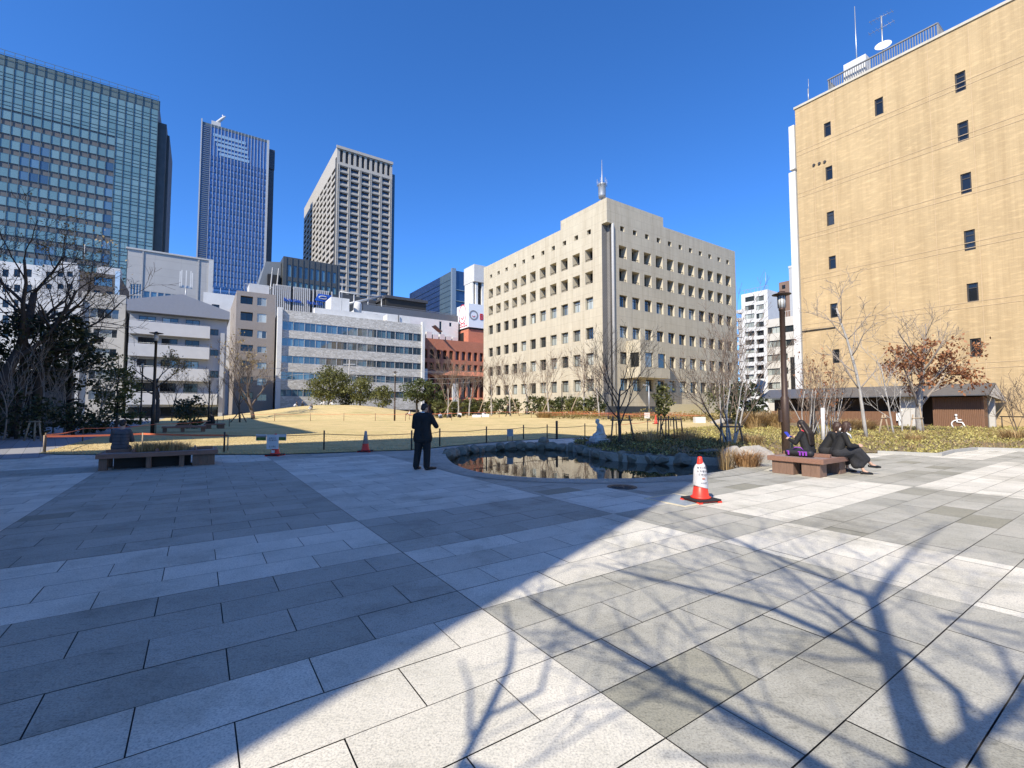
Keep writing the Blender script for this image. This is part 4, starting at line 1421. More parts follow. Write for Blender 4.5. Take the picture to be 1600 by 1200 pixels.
for r, (z0, z1) in enumerate(rowz):
    w = pt * (.66 if r < 2 else .78)
    pr = arch_proto(w, z1 - z0, .8) if r != 1 else win_mb(w, z1 - z0, 2, 1, .07)
    for k in range(nA):
        ops.setdefault('front', []).append((k * pt + pt * .12, z0, w, z1 - z0, .8)); b.win('front', k * pt + pt * .12, z0, (w, pr[0], pr[1], [m_red, m_gl_dark]), -.8)
b.shell(('front',), 0, ops, .8); b.done([m_red]); b.place()
q = MB()
zl = rowz[2][1] + .5
T_ = Matrix.Rotation(R(90), 4, 'Y')
q.add([(-.2, -1.3, zl), (b.W, -1.3, zl), (b.W, -.02, zl + 1.3), (-.2, -.02, zl + 1.3), (-.2, -.02, zl), (b.W, -.02, zl)], [(0, 1, 2, 3), (1, 0, 4, 5), (0, 3, 4), (1, 5, 2)])
zl2 = rowz[2][0] - .2
q.add([(-.2, -.9, zl2 - .5), (b.W, -.9, zl2 - .5), (b.W, -.02, zl2), (-.2, -.02, zl2), (-.2, -.02, zl2 - 1), (b.W, -.02, zl2 - 1)], [(0, 1, 2, 3), (1, 0, 4, 5), (0, 3, 4), (1, 5, 2)])
b.part('sloped_cornice', q, m_red)
q = MB().box(-.1, .75, -1.9, -1.5, b.fpt('front', 662, 597)[1], b.fpt('front', 662, 577)[1]); q.box(.1, .5, -1.5, -.01, b.fpt('front', 662, 590)[1], b.fpt('front', 662, 588)[1]); b.part('blade_sign', q, m_white)
for uu in (703, 709.5):
    s = b.fpt('front', uu, 620)[0]
    q = MB().box(s, s + (.9 if uu < 705 else .4), -1.6, -1.2, -.5, b.fpt('front', uu, 600)[1]); b.part('white_column', q, m_white)
Q = corner(733, 474, 136)
c0 = b.Rm.inverted() @ (Q - Vector((b.P.x, b.P.y, 0)))
dl = along(Q, 715.5, BX)
zb_ = at(733, 511, 136).z
q = MB().box(c0.x, c0.x + 9, c0.y + .3, c0.y + dl, b.H - 1, zb_ - .4); b.part('stair_tower', q, m_red)
q = MB().box(c0.x - .05, c0.x, c0.y + dl * .45, c0.y + dl * .8, b.H + .3, zb_ - 1.2); b.part('tower_window', q, m_dark)
qp = b.Rm @ Vector((c0.x - .3, c0.y - .2, 0)) + Vector((b.P.x, b.P.y, 0))
e = empty('billboard', 'white cube billboard with red rings on top of the red brick stair tower', 'billboard', (qp.x, qp.y, zb_), TH)
hB = Q.z - zb_
MB().box(0, 9, 0, dl + .3, 0, hB).build('cube', M('billboard_white', (.72, .74, .76), .5, .02), e)
MB().box(.3, 9, .3, dl, -.5, 0).build('support', m_dark, e)
m_rd = M('sign_red', (.50, .03, .04), .5, .05); m_gr = M('sign_grey', (.25, .25, .26), .5, .05)
def ring(cx, cz, r, w, face, m_, name, zsc=1.0, off=.06, a0=0, a1=6.2832):
    q = MB(); n = 28
    for i in range(n):
        t0 = a0 + (a1 - a0) * i / n; t1 = a0 + (a1 - a0) * (i + 1) / n
        P4 = [(cx + rr_ * math.cos(t), cz + rr_ * zsc * math.sin(t)) for t, rr_ in ((t0, r - w), (t1, r - w), (t1, r), (t0, r))]
        if face == 'front': q.quad(*[(x, -off, z) for x, z in P4])
        else: q.quad(*[(-off, x, z) for x, z in P4][::-1])
    return q.build(name, m_, e)
fx = 9 * .34
ring(1.75, hB * .52, 1.5, .42, 'front', m_gr, 'ring'); ring(1.75, hB * .52, .6, .22, 'front', m_rd, 'ring_arc', a0=3.5, a1=6.0)
ring(dl * .52, hB * .62, dl * .33, .22, 'left', m_rd, 'ring', 1.25); ring(dl * .52, hB * .58, dl * .16, .25, 'left', m_rd, 'ring_arc', 1.2, a0=3.4, a1=6.0)
q = MB(); x = 3.9
q.box(x, x + .4, -.12, -.02, hB * .36, hB * .62); q.box(x + .4, x + 1.0, -.12, -.02, hB * .56, hB * .62); q.box(x + .4, x + 1.0, -.12, -.02, hB * .46, hB * .52); q.box(x + .4, x + 1.0, -.12, -.02, hB * .36, hB * .42)
q.box(x + .85, x + 1.2, -.121, -.02, hB * .42, hB * .46); q.box(x + .85, x + 1.2, -.121, -.02, hB * .52, hB * .56)
q.build('letter_b', m_rd, e).name = 'letter'
for k in range(5):
    q = MB(); y = dl * .12 + k * dl * .16
    q.box(-.09, -.02, y, y + .12, hB * .06, hB * (.2 + .05 * (k % 2))); q.box(-.088, -.02, y + .12, y + dl * .11, hB * .06, hB * .1)
    if k % 2: q.box(-.086, -.02, y + .12, y + dl * .11, hB * .16, hB * .2)
    q.build('letter', m_rd, e)

# ---- right gap: white apartment tower, stepped white block, brown tower, grey slab
P = corner(1199, 452, 160)
b = Bld('white_apartment_tower', 'tall white apartment tower with two window columns right of the cream office', P, 9, 1, P.z)
b.D = b.fpt('left', 1158, 460)[0]
ops = {}
for i in range(13):
    v = 463.5 + i * 13.4
    addwin(b, ops, 'left', pxrect(b, 'left', 1164, 1178.5, v + 1.5, v + 9), .3 if i < 4 else .7, [m_frame_d, m_gl_beige], 3)
    addwin(b, ops, 'left', pxrect(b, 'left', 1181.5, 1193.5, v, v + 8), .3 if i < 4 else .9, [m_frame_d, m_gl_beige if i < 4 else m_gl_dark], 3)
b.shell(('left',), 0, ops); b.done([m_white]); b.place()
q = MB(); k = 0
while k < b.D: q.box(.5, .6, k, k + .1, b.H, b.H + 1.6); k += 1.2
q.box(.5, .6, 0, b.D, b.H + 1.5, b.H + 1.6); q.tube([(3, 2, b.H), (3, 2, b.H + 7)], .08, 4); b.part('roof_rail', q, m_steel)
q = MB(); q.box(1.5, 7, b.D + .05, b.D + 2.2, 0, b.H - 9)
for i in range(12): q.box(1.2, 7.2, b.D + .05, b.D + 2.6, 4 + i * 3, 5.2 + i * 3)
b.part('rear_balconies', q, m_white2)
PL = corner(1197, 500, 105)
L_ = along(PL, 1262, -BX)
PN_ = PL - BX * L_; PN_.z = PL.z
b = Bld('stepped_block', 'low white stepped block with long windows beside the tan brick building', PN_, 14, L_, PL.z)
m_stepw = M('warm_white', (.60, .575, .52), .85, .05, 1, big=.1, bigscale=.3)
ops = {}
for i in range(6):
    v = 512 + i * 21.5
    addwin(b, ops, 'left', pxrect(b, 'left', 1199, 1219, v, v + 10), .3, [m_frame_d, m_gl_beige], 3)
    addwin(b, ops, 'left', pxrect(b, 'left', 1222, 1245, v - 2, v + 8), .3, [m_frame_d, m_gl_beige], 4)
b.shell(('left',), 0, ops); b.done([m_stepw]); b.place()
q = MB(); k = 0
while k < L_ - 4: q.box(.1, .15, k, k + .06, b.H, b.H + 1.3); k += .5
q.box(.08, .18, 0, L_ - 4, b.H + 1.25, b.H + 1.33); q.box(2, 9, 1, L_ - 7, b.H, b.H + 4.2); b.part('roof_terrace', q, m_white2)
q = MB(); q.box(-2.5, -.05, 0, L_ * .36, -.5, at(1240, 550, 100).z); b.part('front_wing', q, m_stepw)
q = MB().box(-2.6, -2.52, L_ * .08, L_ * .3, 5, at(1240, 555, 100).z - .6); b.part('carport_opening', q, m_dark)
P = corner(1234, 438, 170)
b = Bld('brown_tower', 'narrow brown tiled tower peeking between the white blocks', P, 8, 1, P.z)
b.D = b.fpt('left', 1217, 443)[0]
ops = {}
for i in range(9): addwin(b, ops, 'left', pxrect(b, 'left', 1221.5, 1227, 446 + i * 10, 452 + i * 10), .3, [m_frame_d, m_gl_dark], 1)
b.shell(('left',), 0, ops); b.done([M('brown_tile', (.20, .13, .095), .8, .1, .5)]); b.place()
q = MB().box(-.5, 8, b.D + .1, b.D + 14, 0, b.H - 9); b.part('lower_wing', q, M('brown_tile_dark', (.15, .10, .08), .8, .1, .5))
P = corner(1246, 416, 130)
b = Bld('grey_slab_block', 'plain grey slab block against the edge of the tan brick building', P, 8, 1, P.z)
b.D = b.fpt('left', 1232.5, 420)[0]
b.shell((), 0); b.done([M('slab_grey', (.40, .41, .42), .8, .06, .5)])
q = MB().box(-.1, 6, -.1, b.D + .1, b.H, b.H + .6); b.part('coping', q, m_white2)

# ---- the two blocks behind and left of the viewer whose shade lies on the square
m_beh = brick('rear_tile', (.55, .53, .49), (.53, .51, .47), (.25, .24, .22), 1.2, .6, .85, .1, ms=.01, bump=0)
TAN = math.tan(SUN_EL)
def shade_block(name, label, cx, cy, H, W_, D_, mode):
    L_ = H / TAN
    C = Vector((cx - .555 * L_, cy - .832 * L_, 0))
    P = C - AX * W_ - (BX * D_ if mode == 0 else Vector((0, 0, 0)))
    P.z = H
    b = Bld(name, label, P, W_, D_, H)
    ops = {}
    for i in range(6):
        for k in range(int(W_ / 4)): addwin(b, ops, 'front', (1.2 + k * 4, 2 + i * 4, 1.8, 1.8), .2, [m_frame_d, m_gl_dark], 2)
        for k in range(int(D_ / 4)): addwin(b, ops, 'right', (1.2 + k * 4, 2 + i * 4, 1.8, 1.8), .2, [m_frame_d, m_gl_beige], 2)
    b.shell(('front', 'right'), 0, ops); b.done([m_beh]); b.place()
    return b
shade_block('rear_office', 'grey tiled office behind the viewer that shades the left of the square', 2.25, 29.5, 26.0, 34, 13.2, 0)
shade_block('side_office', 'long grey tiled office left of the viewer that shades the trees and path', -12.3, 29.5, 24.0, 16, 42, 1)

# ---- stone arcade among the dark trees at the far left
b = front_bld('stone_arcade', 'old dark stone arcade with round arches behind the trees at the far left', -60, 585, 42, 100, 5, 600)
m_arc = M('arcade_stone', (.17, .155, .135), .9, .2, 2, bump=.3)
ops = {}
n_ = int(b.W / 3.0)
for k in range(n_):
    f, p = arch_proto(1.9, 2.9, .5)
    ops.setdefault('front', []).append((k * 3.0 + .5, .1, 1.9, 2.9, .5)); b.win('front', k * 3.0 + .5, .1, (1.9, f, p, [m_arc, m_dark]), -.5)
b.shell(('front',), 0, ops); b.done([m_arc]); b.place('archway')
q = MB().box(-.2, b.W + .2, -.35, .5, b.H, b.H + .35); b.part('cornice', q, m_arc)
# ------------------------------------------------------------------ vegetation
def leaf_mat(name, a, b_, trans=.25):
    m, n, p = nt(name)
    at_ = nd(n, 'ShaderNodeAttribute', attribute_name='tone')
    c = ramp(n, at_.outputs['Fac'], [(0, a), (1, b_)])
    n.links.new(c, p.inputs['Base Color'])
    p.inputs['Roughness'].default_value = .55
    tr = n.nodes.new('ShaderNodeBsdfTranslucent'); n.links.new(c, tr.inputs[0])
    ms = n.nodes.new('ShaderNodeMixShader'); ms.inputs[0].default_value = trans
    n.links.new(p.outputs[0], ms.inputs[1]); n.links.new(tr.outputs[0], ms.inputs[2])
    n.links.new(ms.outputs[0], n.nodes['Material Output'].inputs[0])
    return m
m_bark_d = M('bark_dark', (.062, .052, .045), .9, .3, 6, bump=.5)
m_bark_p = M('bark_pale', (.25, .225, .195), .9, .3, 5, bump=.5, stretch=(3, 3, .8))
m_bark_g = M('bark_grey', (.36, .34, .31), .9, .3, 5, bump=.5, stretch=(3, 3, .8))
m_bark_b = M('bark_brown', (.13, .10, .08), .9, .3, 6, bump=.5)
m_twig = M('twig_brown', (.20, .15, .115), .9, .2, 5)
m_twig_g = M('twig_grey', (.27, .23, .195), .9, .2, 5)
m_leaf_g = leaf_mat('leaf_green', (.025, .04, .012), (.11, .13, .035))
m_leaf_o = leaf_mat('leaf_olive', (.04, .05, .012), (.19, .19, .05))
m_leaf_d = leaf_mat('leaf_dark', (.012, .02, .008), (.05, .065, .02), .15)
m_leaf_b = leaf_mat('leaf_rust', (.16, .055, .022), (.46, .21, .09), .3)
m_leaf_y = leaf_mat('leaf_cover', (.13, .115, .03), (.60, .52, .17), .25)
m_leaf_gold = leaf_mat('twig_gold', (.22, .15, .06), (.42, .32, .14), .3)
m_straw = leaf_mat('straw', (.26, .16, .065), (.62, .45, .22), .3)
m_pole = M('stake_wood', (.14, .10, .07), .85, .25, 8)
m_pole_l = M('stake_wood_pale', (.36, .28, .19), .85, .25, 8)

def rotv(d, ang, az):
    d = d.normalized()
    o = d.orthogonal().normalized()
    o = Matrix.Rotation(az, 3, d) @ o
    return (Matrix.Rotation(ang, 3, o) @ d).normalized()

def grow(mbs, p, d, L, r, lvl, P, g, tips):
    mx = P['lv']
    n = max(3, min(8, int(L / P.get('seg', .3))))
    pts = [p.copy()]; rad = [r]; dirs = [d.copy()]
    for i in range(n):
        w = P.get('wob', .16)
        d = d + Vector((g.uniform(-w, w), g.uniform(-w, w), g.uniform(-w, w) + P.get('up', .06)))
        d.normalize()
        p = p + d * (L / n)
        pts.append(p.copy()); rad.append(max(P.get('rmin', .003), r * (1 - (1 - P.get('tap', .45)) * (i + 1) / n))); dirs.append(d.copy())
    sides = (9, 6, 5, 3, 3, 3)[min(lvl, 5)]
    mbs[0 if lvl == 0 else 1].tube(pts, rad, sides, cap=lvl < 2)
    if lvl >= mx - 1: tips.extend(pts[1:])
    if lvl >= mx: return
    nc = P['nc'][min(lvl, len(P['nc']) - 1)]
    lo = P.get('lo', .35) if lvl else P.get('fork', .5)
    az0 = g.uniform(0, 6.28)
    for k in range(nc):
        t = lo + (1 - lo) * (k + g.uniform(.2, .9)) / nc
        i = min(n, max(1, int(round(t * n))))
        ang = R(g.uniform(*P['ang'])) * (1 if lvl else P.get('ang0', 1.0))
        az = az0 + k * 2.4 + g.uniform(-.4, .4)
        dd = rotv(dirs[i], ang, az)
        if P.get('bias'): dd = (dd + Vector(P['bias']) * .5).normalized()
        L2 = (P['H'] * P.get('l1', .42) if lvl == 0 else L * P.get('lr', .62)) * g.uniform(.7, 1.15) * (1.15 - .35 * t if lvl else 1)
        grow(mbs, pts[i], dd, L2, max(P.get('rmin', .003), rad[i] * P.get('rr', .58)), lvl + 1, P, g, tips)

def leaves(mb, c, spread, n, size, g, flat=1.0, tone=(0, 1), droop=0.0):
    for _ in range(n):
        o = Vector((g.gauss(0, 1), g.gauss(0, 1), g.gauss(0, 1) * flat)) * spread
        q = c + o
        u = Vector((g.uniform(-1, 1), g.uniform(-1, 1), g.uniform(-1, 1) - droop)).normalized()
        v = u.orthogonal().normalized(); v = Matrix.Rotation(g.uniform(0, 6.28), 3, u) @ v
        s = size * g.uniform(.6, 1.3)
        mb.add([q - u * s * .5, q + v * s * .28, q + u * s * .5, q - v * s * .28], [(0, 1, 2, 3)], 0, False, g.uniform(*tone))

def bare_tree(label, loc, P, seed, bark, name='bare_tree', leaf=None, group=None, stems=1):
    g = random.Random(seed)
    e = empty(name, label, 'tree', loc, 0, group)
    mbs = [MB(), MB()]; tips = []
    H = P['H']
    for s in range(stems):
        a = 6.28 * s / stems + g.uniform(-.4, .4)
        tilt = P.get('tilt', .05) if stems > 1 else P.get('lean', 0.0)
        d = Vector((math.cos(a) * tilt, math.sin(a) * tilt, 1)).normalized()
        if P.get('leanv'): d = Vector(P['leanv']).normalized()
        st = Vector((math.cos(a), math.sin(a), 0)) * (.12 if stems > 1 else 0)
        grow(mbs, st + Vector((0, 0, -.08)), d, H * P.get('trunk', .62), P['r'] * (1 if stems == 1 else g.uniform(.6, 1)), 0, P, g, tips)
    mbs[0].build('trunk', bark, e)
    mbs[1].build('crown', P.get('crownmat', bark), e)
    if leaf:
        lm, frac, n, sp, size, sel = leaf
        lb = MB()
        for t in tips:
            if g.random() < frac and (sel is None or sel(t)):
                leaves(lb, t, sp, n, size, g, droop=.8)
        if lb.V: lb.build('leaves', lm, e, tone=True)
    return e

def clump_crown(mb, c, rad, nclump, nleaf, size, g, shell=.55, tone_by_clump=True, flat=.8):
    for k in range(nclump):
        while True:
            d = Vector((g.uniform(-1, 1), g.uniform(-1, 1), g.uniform(-1, 1)))
            if .05 < d.length < 1: break
        d.normalize()
        rr_ = g.uniform(shell, 1.0) * (1 + .22 * noise.noise(d * 2.1 + Vector((c.x, c.y, 0))))
        q = c + Vector((d.x * rad[0], d.y * rad[1], d.z * rad[2])) * rr_
        t0 = g.uniform(0, .6)
        leaves(mb, q, min(rad) * .16, nleaf, size, g, flat, (t0, t0 + .4))

def evergreen(label, loc, H, rad, cz, seed, mat, name='evergreen_tree', n=90, nl=26, size=.28, trunk=.16, group=None, lobes=None):
    g = random.Random(seed)
    e = empty(name, label, 'tree' if 'tree' in name else 'shrub', loc, 0, group)
    tb = MB(); top = Vector((0, 0, cz + rad[2] * .4))
    pts = [Vector((g.uniform(-.1, .1) * i * .5, g.uniform(-.1, .1) * i * .5, -.1 + (top.z) * i / 5)) for i in range(6)]
    tb.tube(pts, [trunk * (1 - .13 * i) for i in range(6)], 8)
    for k in range(9):
        i = g.randint(2, 5); d = Vector((g.uniform(-1, 1), g.uniform(-1, 1), g.uniform(.1, .9)))
        q = pts[i]; f = q + Vector((d.x * rad[0], d.y * rad[1], d.z * rad[2])) * .75
        tb.tube([q, q.lerp(f, .5) + Vector((0, 0, .1)), f], [trunk * .45, trunk * .25, trunk * .1], 5)
    tb.build('trunk', m_bark_d, e)
    cb_ = MB()
    for (ox, oy, oz, sc) in (lobes or [(0, 0, 0, 1)]):
        clump_crown(cb_, Vector((ox, oy, cz + oz)), [r_ * sc for r_ in rad], int(n * sc * sc), nl, size, g)
    cb_.build('crown', mat, e, tone=True)
    return e

def gnd(u, Y, lift=0.0):
    X = (u - 800) / FPX * Y * 1.0
    return Vector((X, Y, hz(X, Y) + lift))

def stakes(label, loc, spec, bar_z, mat=None, bars=True, group=None, r=.035):
    e = empty('tree_stakes', label, 'tree support', loc, 0, group)
    for (x0, y0, x1, y1, z) in spec:
        MB().tube([(x0, y0, -.05), (x1, y1, z)], r, 7).build('stake', mat or m_pole, e)
    if bars:
        a, c = spec[0], spec[-1]
        MB().tube([(a[2] - .12, a[3] - .05, bar_z), (c[2] + .12, c[3] - .05, bar_z)], r * .9, 7).build('crossbar', mat or m_pole, e)
    return e

YOUNG = dict(H=5, r=.06, lv=4, nc=[6, 4, 4, 3], ang=(18, 42), fork=.3, trunk=.62, l1=.5, lr=.58, up=.10, wob=.12, rr=.55, rmin=.006)
# the dark tree on the pond bank with its stakes
bare_tree('dark bare tree standing on the pond bank right of the white statue', G(969, 699), dict(YOUNG, H=4.5, r=.08, lv=4, nc=[8, 5, 4, 3], ang=(20, 48), fork=.36, l1=.5, trunk=.56, rmin=.005), 11, m_bark_d)
stakes('dark two post stake frame tied to the bare tree on the pond bank', G(969, 699), [(-.42, -.1, -.30, -.1, 1.28), (.62, -.1, .36, -.1, 1.3)], 1.12)
# multi-stem pale tree right of the pond
bare_tree('pale many stemmed bare tree at the right end of the pond', G(1141, 702), dict(YOUNG, H=4.7, r=.055, lv=4, nc=[5, 4, 3, 3], tilt=.2, ang=(20, 46), fork=.22, trunk=.6, l1=.5, rmin=.005, crownmat=m_twig), 5, m_bark_g, stems=5)
bare_tree('leaning bare branchy sapling beside the pale tree by the pond', G(1146, 701), dict(YOUNG, H=3.9, r=.05, lv=4, nc=[6, 5, 3], leanv=(-.55, .1, .8), ang=(20, 50), fork=.25, rmin=.006), 19, m_bark_b)
stakes('pale stake frame round the many stemmed tree by the pond', G(1141, 705), [(-.5, -.15, -.32, -.1, 1.05), (.5, -.15, .3, -.1, 1.05)], .92, m_pole)
# curved pale trunk before the brick wall
p_ = gnd(1352, 22.6, .12)
bare_tree('slim bare tree with a curved grey trunk in front of the tan brick wall', p_, dict(YOUNG, H=6.9, r=.085, lv=4, nc=[11, 3, 3, 2], ang=(34, 62), fork=.28, trunk=.97, l1=.27, lr=.6, up=.1, wob=.09, leanv=(-.16, 0, 1), rmin=.008, crownmat=m_twig_g), 23, m_bark_g)
# oak with rust leaves
p_ = gnd(1436, 27.5, .12)
def oaksel(t): return 1.7 < t.z < 5.2 and -2.0 < t.x < 2.7 and t.z > 1.7 + .35 * abs(t.x)
bare_tree('pale trunked oak still holding rust brown leaves beside the restroom', p_, dict(YOUNG, H=6.6, r=.2, lv=4, nc=[10, 4, 4, 3], ang=(24, 52), fork=.22, trunk=.66, l1=.38, lr=.6, up=.05, rmin=.008, crownmat=m_twig_g), 31, m_bark_g, 'oak_tree', leaf=(m_leaf_b, .46, 5, .13, .2, oaksel))
stakes('two pale stakes in front of the rust leaved oak', gnd(1428, 25.8, .1), [(-.35, 0, -.1, 0, 1.15), (.45, 0, .3, 0, 1.6)], .95, m_pole_l)
p_ = gnd(1395, 25.4, .12)
bare_tree('thin bare sapling left of the rust leaved oak', p_, dict(YOUNG, H=5.0, r=.05, lv=3, nc=[9, 4, 3], ang=(25, 55), fork=.2, trunk=.8, l1=.3, rmin=.007, leanv=(-.12, 0, 1)), 37, m_bark_g)
p_ = gnd(1408, 26.5, .12)
bare_tree('thin bare sapling rising close against the oak trunk', p_, dict(YOUNG, H=3.6, r=.045, lv=3, nc=[7, 3, 3], ang=(20, 45), fork=.25, trunk=.75, l1=.3, rmin=.007), 38, m_bark_g)
stakes('dark stake pair left of the thin sapling by the restroom', gnd(1378, 25.0, .1), [(-.3, 0, .0, 0, 1.15), (.35, 0, .1, 0, 1.2)], 1.0, m_pole_l)
# shrubs with many stems behind the right bench
for i, (u, Y, H_, lab, lf) in enumerate(((1262, 22.5, 3.3, 'many stemmed bare shrub just right of the brown lamp post', False), (1284, 23.5, 3.9, 'many stemmed shrub with a few rust leaves behind the seated women', True), (1300, 25.0, 3.5, 'bare pale shrub nearest the slim curved tree', False))):
    bare_tree(lab, gnd(u, Y, .12), dict(YOUNG, H=H_, r=.035, lv=3, nc=[5, 3, 3], ang=(14, 36), fork=.15, tilt=.22, trunk=.75, l1=.34, rmin=.005, crownmat=m_twig), 50 + i, m_bark_g, 'bare_shrub', leaf=(m_leaf_b, .12, 3, .09, .13, None) if lf else None, stems=6)
stakes('white wrapped stake beside the shrubs behind the girl', gnd(1284, 19.5, .12), [(0, 0, .02, 0, 1.5)], 1, M('white_wrap', (.6, .58, .55), .8, .1, 10), False, r=.075)
e = empty('tree_trunk_wrap', 'short dark stump like trunk between the bare shrubs', 'tree', gnd(1268, 23.0, .1)); MB().tube([(0, 0, -.05), (.02, 0, .9), (0, 0, 1.9)], [.16, .14, .1], 9).build('trunk', m_bark_d, e)
# young street trees before the cream office, all one kind
TREES = [(700, 70), (716, 68), (733, 72), (768, 66), (797, 63), (823, 68), (858, 62), (912, 60), (936, 57)]
protos = []
TL = ['leftmost young bare tree, before the red brick arches', 'young bare tree right of the leftmost one, before the red brick arches', 'young bare tree in front of the right end of the red brick building',
      'young pale tree at the left edge of the cream office', 'young pale tree just left of the walking man', 'young pale tree just right of the walking man',
      'young pale tree in front of the middle of the cream office flank', 'young pale tree just left of the cream office corner', 'young pale tree at the cream office corner, behind the pond tree']
for i, (u, Y) in enumerate(TREES):
    if i < 4:
        o = bare_tree(TL[i], gnd(u, Y), dict(YOUNG, H=7.4, r=.13, lv=4, nc=[6, 5, 4, 2], fork=.34, ang=(18, 44), rmin=.013, crownmat=m_twig), 70 + i, m_bark_g, group='young bare trees along the far edge of the lawn')
        protos.append(o)
    else:
        o = copy_tree(protos[i % 4])
        o.location = gnd(u, Y); o.rotation_euler.z = i * 1.3; s_ = .85 + .08 * (i % 4); o.scale = (s_, s_, s_)
        o['label'] = TL[i]
for i, (u, Y, dx) in enumerate(((690, 66, 1.9), (746, 66, 1.2), (812, 62, -1.3), (845, 62, 1.5), (888, 60, 1.4))):
    stakes('slanting pale prop %s' % ['left of the first young trees', 'beside the tree at the cream office edge', 'behind the walking man', 'left of the middle young tree', 'near the cream office corner'][i], gnd(u, Y), [(0, 0, dx, 0, 3.2)], 1, m_pole_l, False, r=.06)

# evergreens on the mound
evergreen('largest round evergreen on the crest of the lawn mound', gnd(515, 86), 8, (3.9, 3.4, 3.55), 4.1, 3, m_leaf_o, n=190, nl=22, size=.42, trunk=.25)
evergreen('second evergreen on the mound, right of the largest one', gnd(563, 85), 6, (2.5, 2.3, 2.5), 3.0, 4, m_leaf_o, n=110, nl=20, size=.38, trunk=.2)
evergreen('smallest round evergreen of the mound, next to the park lamp', gnd(598, 84), 5, (2.0, 2.0, 2.0), 2.3, 5, m_leaf_o, n=80, nl=20, size=.36, trunk=.18)
evergreen('dark low evergreen squeezed between the two biggest mound trees', gnd(541, 87), 4, (1.7, 1.5, 1.9), 1.9, 6, m_leaf_d, n=60, nl=18, size=.36, trunk=.15)
evergreen('spreading evergreen with a bare trunk behind the standing man', gnd(652, 76), 6, (3.1, 2.6, 1.9), 4.3, 8, m_leaf_g, n=120, nl=20, size=.38, trunk=.22)
evergreen('smaller evergreen touching the spreading one behind the man', gnd(681, 77), 5, (1.9, 1.9, 1.5), 3.2, 9, m_leaf_g, n=60, nl=20, size=.36, trunk=.16)
# hedge shrubs along the cream office
for u, Y in ((688, 72), (703, 74), (718, 75), (732, 77)):
    evergreen('evergreen shrub in the group before the red brick arches', gnd(u, Y), 2.6, (1.5, 1.2, 1.5), 1.35, int(u), m_leaf_o, 'hedge_shrub', n=34, nl=18, size=.36, trunk=.08, group='shrubs before the red brick arches')
for i in range(13):
    t = i / 12
    u = 738 + t * 192; Y = 78 - t * 19
    if i == 5: continue
    evergreen('evergreen hedge shrub in the row below the cream office', gnd(u, Y), 2.4, (1.45, 1.2, 1.35 + .3 * (i % 3 == 0)), 1.25, 100 + i, m_leaf_o if i % 3 else m_leaf_g, 'hedge_shrub', n=34, nl=18, size=.36, trunk=.08, group='hedge shrubs below the cream office')
evergreen('clipped dark shrub in front of the white balconies', gnd(297, 56), 3, (1.7, 1.5, 1.5), 1.6, 130, m_leaf_d, 'round_shrub', n=60, nl=18, size=.3, trunk=.1)
evergreen('dark evergreen behind the bare tree at the left of the tall lamp', gnd(1166, 42), 4, (1.9, 1.6, 1.9), 2.0, 131, m_leaf_d, n=70, nl=20, size=.34, trunk=.14)
evergreen('dark bushy evergreen at the right end of the cream office', gnd(1128, 56), 4, (2.2, 1.6, 2.1), 2.2, 137, m_leaf_o, n=50, nl=16, size=.34, trunk=.14)
evergreen('small bright evergreen held in a cage of stakes by the pond', G(1036, 694), 2.6, (.42, .42, .72), 1.95, 132, m_leaf_o, n=50, nl=16, size=.14, trunk=.04)
e = empty('stake_cage', 'cage of dark upright stakes holding the small evergreen by the pond', 'tree support', G(1046, 696))
for k in range(7):
    x = -.45 + k * .16; s_ = (k - 3) * .03
    MB().tube([(x * 1.25, .15 * (k % 2), -.05), (x, .15 * (k % 2), 1.22 + .06 * (k % 2))], .028, 6).build('stake', m_pole, e)
MB().tube([(-.5, 0, 1.12), (.55, 0, 1.12)], .028, 6).build('crossbar', m_pole, e)
# trees at the left
p_ = gnd(397, 62)
bare_tree('golden twigged willow like tree before the taupe apartments', p_, dict(H=9.6, r=.26, lv=4, nc=[6, 4, 4, 3], ang=(20, 50), fork=.22, trunk=.5, l1=.55, lr=.6, up=.08, rmin=.014), 140, m_bark_b, 'willow_tree', leaf=(m_leaf_gold, .16, 3, .25, .26, lambda t: t.z > 6.0 and t.x < 2.0))
bare_tree('slim dark tree with three stakes at the left foot of the mound', gnd(376, 52), dict(YOUNG, H=6.4, r=.1, lv=4, nc=[7, 5, 3, 2], fork=.3, rmin=.012), 141, m_bark_d)
stakes('dark tripod stakes at the left foot of the mound', gnd(376, 52), [(-1.0, -.2, -.1, 0, 1.2), (.9, -.2, .1, 0, 1.2)], 1, m_pole, False, r=.06)
p_ = gnd(246, 50)
bare_tree('dark pollarded street tree with a twisted limb behind the left lamp', p_, dict(H=8.6, r=.24, lv=4, nc=[5, 4, 5, 3], ang=(25, 58), fork=.45, trunk=.6, l1=.4, lr=.5, up=.05, wob=.3, rmin=.012), 142, m_bark_d, leaf=(m_leaf_gold, .3, 3, .2, .28, lambda t: t.z > 5.5 and t.x > -.5))
bare_tree('small bare tree in front of the lowest white balcony', gnd(270, 57), dict(YOUNG, H=5.0, r=.07, rmin=.011), 143, m_bark_d)
bare_tree('small bare tree right of the clipped dark shrub', gnd(330, 60), dict(YOUNG, H=5.6, r=.07, rmin=.011), 144, m_bark_d)
